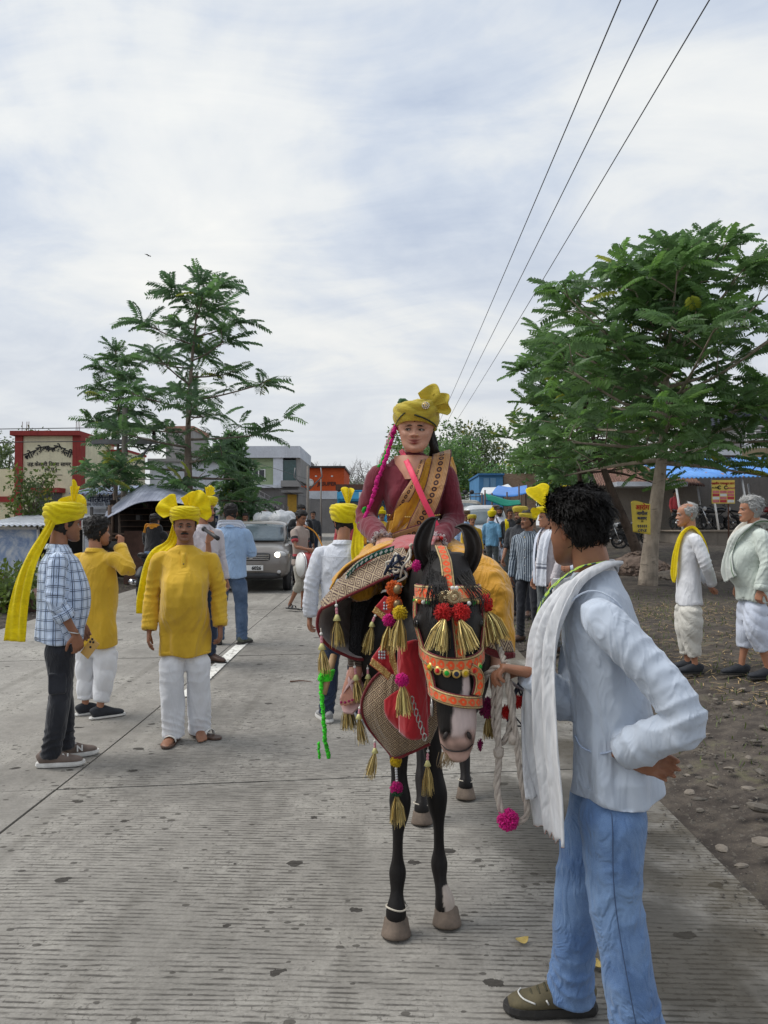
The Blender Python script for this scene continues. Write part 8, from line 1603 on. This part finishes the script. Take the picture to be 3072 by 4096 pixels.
def car(label, loc, rz, col, lit=True, plate=True, name='car'):
    t = empty(name, loc, rz, label, 'car'); P = carpaint('paint_' + name + str(int(col[0] * 999)), col)
    body = G().add(*hull([(.0, .60, .46, .70), (.06, .72, .32, .84), (.32, .77, .26, .94), (.9, .785, .22, 1.01), (1.4, .79, .22, 1.03), (2.6, .79, .22, 1.03), (3.3, .77, .25, 1.03), (3.62, .70, .34, .96), (3.68, .60, .46, .85)])).obj('body', P, t)
    G().add(*hull([(.98, .60, .96, 1.02), (1.3, .645, .96, 1.26), (1.62, .62, .96, 1.445), (2.2, .615, .96, 1.49), (2.9, .61, .96, 1.46), (3.3, .62, .96, 1.30), (3.52, .60, .96, 1.04)], 3, 28, 5)).obj('cabin', P, t)
    def gl(name, q): V, F, uv, _ = patch(q, 8, 6); V, F = solid(V, F, .012); return G().add(V, F).obj(name, plain('windscreen_glass', (.10, .13, .15), .08, .3, 2, bump=0), t)
    gl('windscreen', [[(-.60, .98, 1.045), (-.2, .90, 1.05), (.2, .90, 1.05), (.60, .98, 1.045)], [(-.545, 1.50, 1.385), (-.2, 1.46, 1.405), (.2, 1.46, 1.405), (.545, 1.50, 1.385)]])
    for s_ in (-1, 1):
        gl('side_window', [[(s_ * .645, 1.42, 1.06), (s_ * .648, 2.2, 1.06), (s_ * .64, 2.95, 1.08)], [(s_ * .628, 1.66, 1.36), (s_ * .63, 2.2, 1.40), (s_ * .625, 2.85, 1.37)]])
        V, F = ell((s_ * .83, 1.32, 1.06), (.085, .06, .07)); G().add(V, F).obj('mirror', P, t); hl = G().add(*ell((s_ * .56, .10, .765), (.155, .09, .085))).obj('headlight', LAMPG, t)
        V, F = ell((s_ * .53, .03, .765), (.062, .03, .058)); e = G().add(V, F).obj('headlight_bulb', HEADL if lit else CHROME, t); e.parent = hl; V, F = ell((s_ * .56, .045, .43), (.075, .03, .07)); G().add(V, F).obj('fog_lamp', DPLAS, t); V, F = ell((s_ * .56, .022, .43), (.045, .02, .042)); G().add(V, F).obj('fog_lens', LAMPG, t)
        for y in (.62, 3.02): wheel(t, s_ * .70, y); V, F = ell((s_ * .715, y, .33), (.085, .37, .34)); G().add(V, F).obj('wheel_arch', DPLAS, t)
    G().add(*hull([(-.012, .38, .655, .80), (.05, .40, .64, .82)], 0, 28, 6)).obj('grille', DPLAS, t)
    for k in range(3): G().box((-.36, -.022, .68 + .04 * k), (.36, -.010, .692 + .04 * k)).obj('grille_bar', CHROME, t, False)
    G().add(*hull([(-.03, .50, .30, .40), (.06, .60, .28, .42)], 0)).obj('bumper_vent', DPLAS, t)
    V, F = ell((0, -.028, .735), (.05, .012, .05)); G().add(V, F).obj('badge', CHROME, t)
    if plate:
        pl = G().box((-.25, -.055, .455), (.25, -.04, .565)).obj('number_plate', WHITE, t, False); x = text('lettering', '6026', .095, INK, Matrix.Translation((.02, -.06, .475)) @ UPR, t, .004, align='LEFT'); x.parent = pl
    G().tube([(-.5, 1.03, 1.06), (-.05, 1.0, 1.075)], [.008, .008], 5).obj('wiper', DPLAS, t); G().tube([(-.05, 1.02, 1.06), (.42, 1.0, 1.075)], [.008, .008], 5).obj('wiper', DPLAS, t); G().tube([(-.25, 1.75, 1.47), (-.26, 1.95, 1.62)], [.006, .003], 5).obj('aerial', DPLAS, t)
    return t
Y = 15.6; x = Pv(251, 560, Y).x; car('grey hatchback car with lit headlights driving towards the horse', (x, Y, float(zroad(Y))), R(4), (.20, .18, .165))
def van(label, px, Y, col, w=1.5, hgt=1.85, rack=False):
    p = Pv(px, 520, Y); t = empty('van', gz(p.x, Y), 0, label, 'van'); P = carpaint('paint_van' + str(px), col); k = w / 1.6
    G().add(*hull([(0, .62 * k, .35, .85), (.12, .76 * k, .28, 1.0), (.5, .79 * k, .25, 1.12), (.9, .80 * k, .25, hgt * .72), (1.3, .79 * k, .25, hgt * .96), (1.8, .78 * k, .25, hgt), (3.2, .78 * k, .25, hgt), (3.6, .74 * k, .3, hgt * .95)])).obj('body', P, t)
    V, F, uv, _ = patch([[(-.66 * k, .60, 1.17), (0, .54, 1.19), (.66 * k, .60, 1.17)], [(-.60 * k, 1.18, hgt * .90), (0, 1.12, hgt * .92), (.60 * k, 1.18, hgt * .90)]], 8, 4); V, F = solid(V, F, .012); G().add(V, F).obj('windscreen', plain('van_glass', (.14, .17, .19), .08, .2, 2, bump=0), t)
    for s_ in (-1, 1): G().add(*ell((s_ * .58 * k, .05, .75), (.13, .07, .09))).obj('headlight', LAMPG, t); wheel(t, s_ * .70 * k, .7)
    G().add(*hull([(-.02, .40 * k, .5, .62), (.05, .42 * k, .48, .64)], 0)).obj('grille', DPLAS, t)
    if rack:
        for z in (.12, .26): G().tube([(-.7 * k, 1.4, hgt + z), (.7 * k, 1.4, hgt + z)], [.02, .02], 5).obj('roof_rail', IRON, t)
        for q in np.linspace(-.7, .7, 7): G().tube([(q * k, 1.4, hgt - .02), (q * k, 1.4, hgt + .28)], [.015, .015], 5).obj('roof_rail', IRON, t)
        for q in (-.3, 0, .3): G().tube([(q, 1.3, hgt + .32), (q, 1.24, hgt + .32)], [.1, .1], 12).obj('spot_lamp', DPLAS, t)
    return t
van('white van with sloping windscreen behind the crowd', 489, 25, (.62, .64, .66)); van('cream jeep with roof rack and lamps behind the white van', 468, 33, (.45, .42, .36), 1.7, 2.15, True)
# blue truck
Y = 36; p = Pv(362, 500, Y); t = empty('truck', gz(p.x, Y), 0, 'bright blue truck cab with wide windscreen behind the rider', 'truck'); TB = carpaint('sky_blue_paint', (.03, .36, .66)); H = Pv(360, 490, Y).z - t.location.z
G().add(*hull([(0, 1.12, .5, H * .97), (.1, 1.17, .45, H), (1.8, 1.18, .45, H)], 2, 28, 8)).obj('cab', TB, t); V, F, uv, _ = patch([[(-1.05, -.02, H * .62), (1.05, -.02, H * .62)], [(-1.05, -.02, H * .80), (1.05, -.02, H * .80)]], 6, 4); V, F = solid(V, F, .03); G().add(V, F).obj('windscreen', GLASSD, t)
G().box((-1.16, -.12, H * .845), (1.16, -.02, H * .965)).obj('sun_visor', TB, t, False); G().box((-.14, -.14, H * .85), (.14, -.122, H * .96)).obj('visor_stripe', WHITE, t, False); G().box((-1.25, .2, H + .02), (1.25, 6, H + .28)).obj('roof_load', RUST, t, False); G().box((-1.2, 1.8, .6), (1.2, 6, H)).obj('cargo_body', RUST, t, False); G().box((-1.15, -.08, .55), (1.15, .02, 1.0)).obj('bumper', RUST, t, False)
for s_ in (-1, 1): G().add(*ell((s_ * .9, -.03, 1.3), (.14, .08, .14))).obj('headlight', LAMPG, t); wheel(t, s_ * 1.0, .9, .5, .28)
for z in (.72, .74): pass
# covered pickup behind the car
Y = 23; p = Pv(272, 520, Y); t = empty('loaded_pickup', gz(p.x, Y), 0, 'small pickup piled high under a white plastic sheet', 'truck'); g = G(); rg = np.random.default_rng(4)
for k in range(14): g.add(*ell((rg.uniform(-.45, .4), .3 + rg.uniform(0, 1.2), 1.05 + rg.uniform(0, .38)), (rg.uniform(.25, .4), .4, rg.uniform(.2, .34))))
V, F = remesh(g, .03, 3); V = V + normals(V, F) * (wnoise(V, 4, 9) * .02)[:, None]; b = MB('crumpled_white_plastic'); v = b.co('Object'); n = b.noise(v, 7, 4, .6, 1); b.set(color=b.mix(n, (.55, .57, .6), (.8, .81, .83)), rough=.35); b.bump(n, .8, .05); G().add(V, F).obj('plastic_sheet', b.m, t); G().box((-.75, 0, .45), (.75, 2.4, 1.0)).obj('cargo_bed', WHITE, t, False)
for s_ in (-1, 1): wheel(t, s_ * .68, .5); wheel(t, s_ * .68, 1.9)
# motorcycles
def motorcycle(label, loc, rz, col, group=None):
    t = empty('motorcycle', loc, rz, label, 'motorcycle', group); P = carpaint('bike_paint%d' % int(col[0] * 99 + col[2] * 9), col)
    for y in (-.64, .64):
        g = G().tube([(0, y + .275 * math.cos(a), .30 + .275 * math.sin(a)) for a in np.linspace(0, 6.283, 25)], [.045] * 25, 8); w = g.obj('wheel', RUBBER, t)
        G().tube([(-.05, y, .30), (.05, y, .30)], [.06, .06], 10, side=(0, 1, 0)).obj('hub', METAL, t).parent = w
        for k in range(6): a = k * 1.047; G().tube([(0, y, .30), (0, y + .25 * math.cos(a), .30 + .25 * math.sin(a))], [.014, .012], 5).obj('spoke', DPLAS, t).parent = w
        f = grid(lambda u, v: np.stack([(v - .5) * .11, y + .345 * np.cos(.5 + 2.1 * u), .30 + .345 * np.sin(.5 + 2.1 * u)], 1), 12, 2); V, F = solid(f[0], f[1], .01); G().add(V, F).obj('mudguard', P if y < 0 else DPLAS, t)
    for s_ in (-.06, .06): G().tube([(s_, -.64, .30), (s_, -.52, .62), (s_, -.40, .95)], [.022, .022, .02], 6).obj('fork', METAL, t)
    V, F = remesh(G().tube([(0, -.38, .80), (0, -.22, .86), (0, .0, .82), (0, .12, .74)], [(.07, .06), (.13, .12), (.12, .10), (.06, .05)], 14, k=2, side=(1, 0, 0)), .02, 2); G().add(V, F).obj('fuel_tank', P, t)
    V, F = remesh(G().tube([(0, .05, .78), (0, .35, .78), (0, .68, .84), (0, .8, .88)], [(.10, .05), (.13, .05), (.12, .05), (.06, .03)], 12, k=2, side=(1, 0, 0)), .02, 2); G().add(V, F).obj('seat', BLACK, t)
    G().box((-.11, -.28, .28), (.11, .12, .62)).obj('engine', DPLAS, t, False); G().tube([(.14, -.2, .36), (.15, .2, .3), (.16, .85, .38)], [.03, .035, .05], 8).obj('exhaust', CHROME, t); G().tube([(0, -.42, .92), (0, -.1, .6), (0, .5, .62), (0, .72, .8)], [.03] * 4, 6).obj('frame', DPLAS, t)
    G().tube([(-.34, -.26, 1.06), (-.15, -.38, 1.0), (.15, -.38, 1.0), (.34, -.26, 1.06)], [.016] * 4, 6, k=2).obj('handlebar', DPLAS, t); G().add(*ell((0, -.50, .90), (.10, .08, .10))).obj('headlight', LAMPG, t)
    for s_ in (-1, 1): G().tube([(s_ * .24, -.32, 1.04), (s_ * .27, -.34, 1.16)], [.007, .007], 5).obj('mirror_stalk', DPLAS, t); G().add(*ell((s_ * .29, -.34, 1.19), (.06, .015, .035))).obj('mirror', DPLAS, t)
    return t
m0 = motorcycle('black motorcycle parked under the tin eave by dark trunk', gz(Pv(615, 520, 31).x, 31), R(60), (.02, .02, .022), 'parked motorcycles')
for px, Y, rz, lab, z in ((602, 30.2, 75, 'black motorcycle parked beside another at the tiled house', None), (632, 31.5, 50, 'black motorcycle half hidden by the tree trunks', None), (692, 33, 60, 'black motorcycle at the end of the parking shelter', PL), (703, 33.6, 70, 'black motorcycle in the middle of the parking shelter', PL), (716, 33.4, 65, 'black motorcycle behind the notice board', PL)):
    c = copy_tree(m0); x = Pv(px, 500, Y).x; c.location = (x, Y, float(zg(x, Y)) if z is None else PL + .04); c.rotation_euler = (0, 0, R(rz)); c['label'] = lab
for px, Y, rz in ((747, 33.2, 70), (762, 33.0, 55)): motorcycle('red and black motorcycle parked at the shelter edge', (Pv(px, 500, Y).x, Y, PL + .04), R(rz), (.25, .015, .02), 'parked motorcycles')
# man sitting on a motorcycle
p = Gp(147, 600); mb = motorcycle('black motorcycle ridden by the man with orange scarf', (p.x + .13, p.y + .2, p.z), R(176), (.02, .02, .022))
MR = Person('man in black shirt with orange scarf astride a motorcycle', (p.x + .13, p.y - .15, p.z + .0), 165, 1.70, SK_M, dict(pelvis=(0, 0, .84), chest=(0, -.06, 1.14), neck=(0, -.07, 1.33), head=(0, -.10, 1.48), shl=(.175, -.06, 1.28), shr=(-.175, -.06, 1.28), ell=(.25, -.2, 1.05), elr=(-.25, -.2, 1.05), wrl=(.27, -.45, 1.05), wrr=(-.27, -.45, 1.05), hil=(.10, 0, .82), hir=(-.10, 0, .82), knl=(.22, -.28, .55), knr=(-.24, -.25, .52), anl=(.26, -.1, .085), anr=(-.27, -.05, .085)), (0, 0, 0), vox=.013, seed=91, lod=1)
MR.body(None, {}, eyes=False, bare=(1, 1)); MR.shirt(BLACK_C, .78, seed=191, cuffs=False, collar=0); MR.hair(HAIR, .016)
J = MR.J; g = G(); g.tube([V3(0, .02, .80), V3(0, 0, .9)], [(.16, .12), (.15, .11)], 16, side=(1, 0, 0))
for q in 'lr': g.tube([J['hi' + q], J['kn' + q], J['kn' + q].lerp(J['an' + q], .75)], [.09, .072, .06], 14, k=2)
V, F = remesh(g, .014, 4); MR.put('jeans', G().add(V, F), JEANS_M); MR.shoes('sandal', SHOE_BL, SOLE_D)
MR.ribbon('scarf', ORANGE_C, [V3(-.13, -.12, 1.30), V3(-.10, .0, 1.37), V3(0, .06, 1.375), V3(.10, .0, 1.37), V3(.14, .02, 1.25)], (.07, .10, .12, .10, .08), (0, .5, .8), 2, .012)
# ---------------------------------------------------------------- stones, litter, weeds
STONE = plain('pale_stone', c8(126, 117, 106), .9, .35, 7, bump=.4, bs=40, coord='World'); STONE2 = plain('grey_stone', c8(98, 92, 84), .9, .35, 7, bump=.4, bs=40, coord='World')
def rock(seed, r):
    rg = np.random.default_rng(seed); V, F = ell((0, 0, 0), (1, rg.uniform(.6, .9), rg.uniform(.3, .5)), 8, 6); V *= (1 + .22 * wnoise(V, seed, 2.2))[:, None]; return G().add(V * r, F)
rmesh = [rock(k, 1.0).mesh('stone', (STONE, STONE2)[k % 2], smooth=False) for k in range(8)]; rg = np.random.default_rng(17)
pts = [(748, 790, .055), (757, 810, .08), (690, 793, .05), (700, 800, .045), (712, 787, .04), (735, 808, .035), (722, 850, .045), (700, 812, .04), (742, 868, .05), (760, 773, .05), (715, 775, .03), (755, 742, .06), (738, 705, .06), (725, 716, .04), (708, 735, .03), (764, 728, .05), (748, 758, .03), (690, 768, .03), (730, 770, .045), (702, 756, .03), (763, 845, .06), (697, 712, .03), (716, 700, .035), (760, 702, .05), (742, 690, .045)]
pts += [(x_, y_, rg.uniform(.012, .026)) for x_, y_ in zip(rg.uniform(640, 768, 45), rg.uniform(640, 860, 45)) if Gp(x_, y_).x > 1.85]
for k, (px, py, r) in enumerate(pts):
    p = Gp(px, py); o = bpy.data.objects.new('stone', rmesh[k % 8]); COL.objects.link(o); o.location = p + Vector((0, 0, r * .12)); r *= .8; o.scale = (r * rg.uniform(.8, 1.3), r, r * .8); o.rotation_euler = (rg.normal() * .15, rg.normal() * .15, rg.uniform(0, 6.28)); tag(o, 'loose weathered stone lying on the dirt verge', 'stone', 'stones on the dirt verge')
def scatter(n, fx, size, seed, flat=.5):
    rg = np.random.default_rng(seed); T = np.array([(1, 0, 0), (-.5, .8, 0), (-.5, -.8, 0), (.0, 0, .6)]); TF = np.array([(0, 1, 3), (1, 2, 3), (2, 0, 3)]); P = np.array([fx(rg) for _ in range(n)]); a = rg.uniform(0, 6.28, n); s_ = size * rg.uniform(.4, 1.6, n); c, q = np.cos(a), np.sin(a); V = np.stack([T[None, :, 0] * c[:, None] - T[None, :, 1] * q[:, None], T[None, :, 0] * q[:, None] + T[None, :, 1] * c[:, None], np.broadcast_to(T[None, :, 2], (n, 4))], 2) * s_[:, None, None] + P[:, None]; V += rg.normal(size=V.shape) * size * .2
    return G().add(V.reshape(-1, 3), (TF[None] + (np.arange(n) * 4)[:, None, None]).reshape(-1, 3))
def vz(x, y): return (x, y, float(zg(x, y)) - .02)
o = scatter(5200, lambda r: vz(1.62 + abs(r.normal()) * 1.6, r.uniform(1.8, 14)), .012, 1).add(*scatter(900, lambda r: (1.53 - abs(r.normal()) * .09, r.uniform(2.2, 16), .002), .008, 3).arrays()).obj('gravel', STONE2, None, False); tag(o, 'loose gravel scattered over the right hand verge', 'gravel', kind='stuff')
o = scatter(1600, lambda r: vz(-5.6 - abs(r.normal()) * 1.5, r.uniform(7, 22)), .02, 2).obj('gravel', STONE2, None, False); tag(o, 'loose gravel along the left hand verge', 'gravel', kind='stuff')
def heap(label, px, py, rx, ry, h, n, seed, mat, size):
    c = Gp(px, py); rg = np.random.default_rng(seed)
    def f(r): a = r.uniform(0, 6.28); q = math.sqrt(r.uniform(0, 1)); return (c.x + rx * q * math.cos(a), c.y + ry * q * math.sin(a), c.z - .03 + h * (1 - q) ** .8)
    g = scatter(n, f, size, seed); g.add(*ell((c.x, c.y, c.z - h * .15), (rx * .85, ry * .85, h * .95), 20, 10)); tag(g.obj('rubble_heap', mat, None, False), label, 'rubble', kind='stuff')
heap('heap of broken brick and stone at the dark tree foot', 637, 572, 1.0, .8, .55, 900, 5, plain('rubble', c8(112, 96, 86), .95, .4, 9, coord='World'), .06); heap('low bank of reddish debris on left verge', 8, 603, 1.5, 1.1, .35, 900, 6, plain('red_debris', c8(98, 74, 66), .95, .4, 9, coord='World'), .05); heap('rubble spread before the raised platform', 690, 578, 1.2, .8, .25, 500, 7, plain('grey_rubble', c8(116, 106, 96), .95, .4, 9, coord='World'), .05)
STRAW = plain('dry_straw', c8(176, 150, 106), .9, .3, 9, coord='World'); g = G(); rg = np.random.default_rng(9)
VV = []; n = 2600
for k in range(n):
    x_, y_ = rg.uniform(2.9, 6.2), rg.uniform(6.2, 13); p = np.array((x_, y_, float(zg(x_, y_)) + rg.uniform(-.015, .01))); a = rg.uniform(0, 6.28); l = rg.uniform(.04, .16); d = np.array((math.cos(a), math.sin(a), rg.normal() * .12)) * l; s_ = np.array((-math.sin(a), math.cos(a), 0)) * .0035; VV += [p - s_, p + s_, p + d + s_, p + d - s_]
g.add(np.array(VV), (np.arange(n) * 4)[:, None] + np.arange(4)[None]); tag(g.obj('straw', STRAW, None, False), 'dry straw strewn on the ground before the old men', 'straw', kind='stuff')
WEED = leaf_mat('weed_leaf', (.10, .14, .05)); VV = []; n = 3600
for k in range(n):
    if k % 3: x_, y_ = rg.normal(3.6, 1.3), rg.uniform(5, 15)
    else: x_, y_ = -5.8 - abs(rg.normal()) * 1.6, rg.uniform(8, 24)
    if -5.6 < x_ < 1.75: continue
    p = np.array((x_, y_, float(zg(x_, y_)) - .01)); a = rg.uniform(0, 6.28); l = rg.uniform(.03, .09); d = np.array((math.cos(a) * .5, math.sin(a) * .5, .8)) * l; s_ = np.array((-math.sin(a), math.cos(a), 0)) * .008; VV += [p - s_ * .4, p + s_ * .4, p + d * .6 + s_, p + d]
VV = np.array(VV); m = len(VV) // 4; tag(G().add(VV, (np.arange(m) * 4)[:, None] + np.arange(4)[None], 0, None, (1, 1, 1)).obj('weeds', WEED, None, False, True), 'short green weeds dotted over both verges', 'weeds', kind='stuff')
YLEAF = plain('fallen_leaf', c8(190, 166, 96), .8, .25, 30)
for k, (px, py, rz) in enumerate(((522, 945, .3), (596, 972, 1.2))):
    p = Gp(px, py); V, F, uv = grid(lambda u, v: np.stack([(u - .5) * .052, np.sin(u * math.pi) ** .7 * .022 * (2 * v - 1), .006 + .012 * (u - .5) ** 2 * 4 + .004 * np.abs(2 * v - 1)], 1), 8, 4); V, F = solid(V, F, .001); o = G().add(V, F).obj('fallen_leaf', YLEAF); o.location = p + Vector((0, 0, .002)); o.rotation_euler = (0, 0, rz); tag(o, 'small fallen yellow leaf lying on the concrete', 'leaf', 'fallen leaves on the road')
p = Gp(290, 683); o = G().tube([(0, 0, .012), (.12, .02, .015), (.22, -.02, .01)], [.008, .006, .003], 5, k=2).obj('twig', RUST); o.location = p; tag(o, 'thin broken twig lying on the concrete lane', 'twig')
# bird
p = Pv(147.5, 256, 110); b_ = G(); b_.tube([p, p + Vector((.25, 0, .02)), p + Vector((.5, 0, .0))], [.02, .06, .01], 6); b_.add([p + Vector(q) for q in ((.1, 0, .03), (.35, 0, .03), (.1, -.3, .16), (-.3, -.6, .10))], [[0, 1, 2, 3]]); b_.add([p + Vector(q) for q in ((.1, 0, .03), (.35, 0, .03), (.35, .3, .16), (.3, .7, .10))], [[0, 1, 2, 3]]); tag(b_.obj('bird', DPLAS), 'small dark bird gliding in the cloudy sky', 'bird')
bpy.data.scenes.remove(TMP)
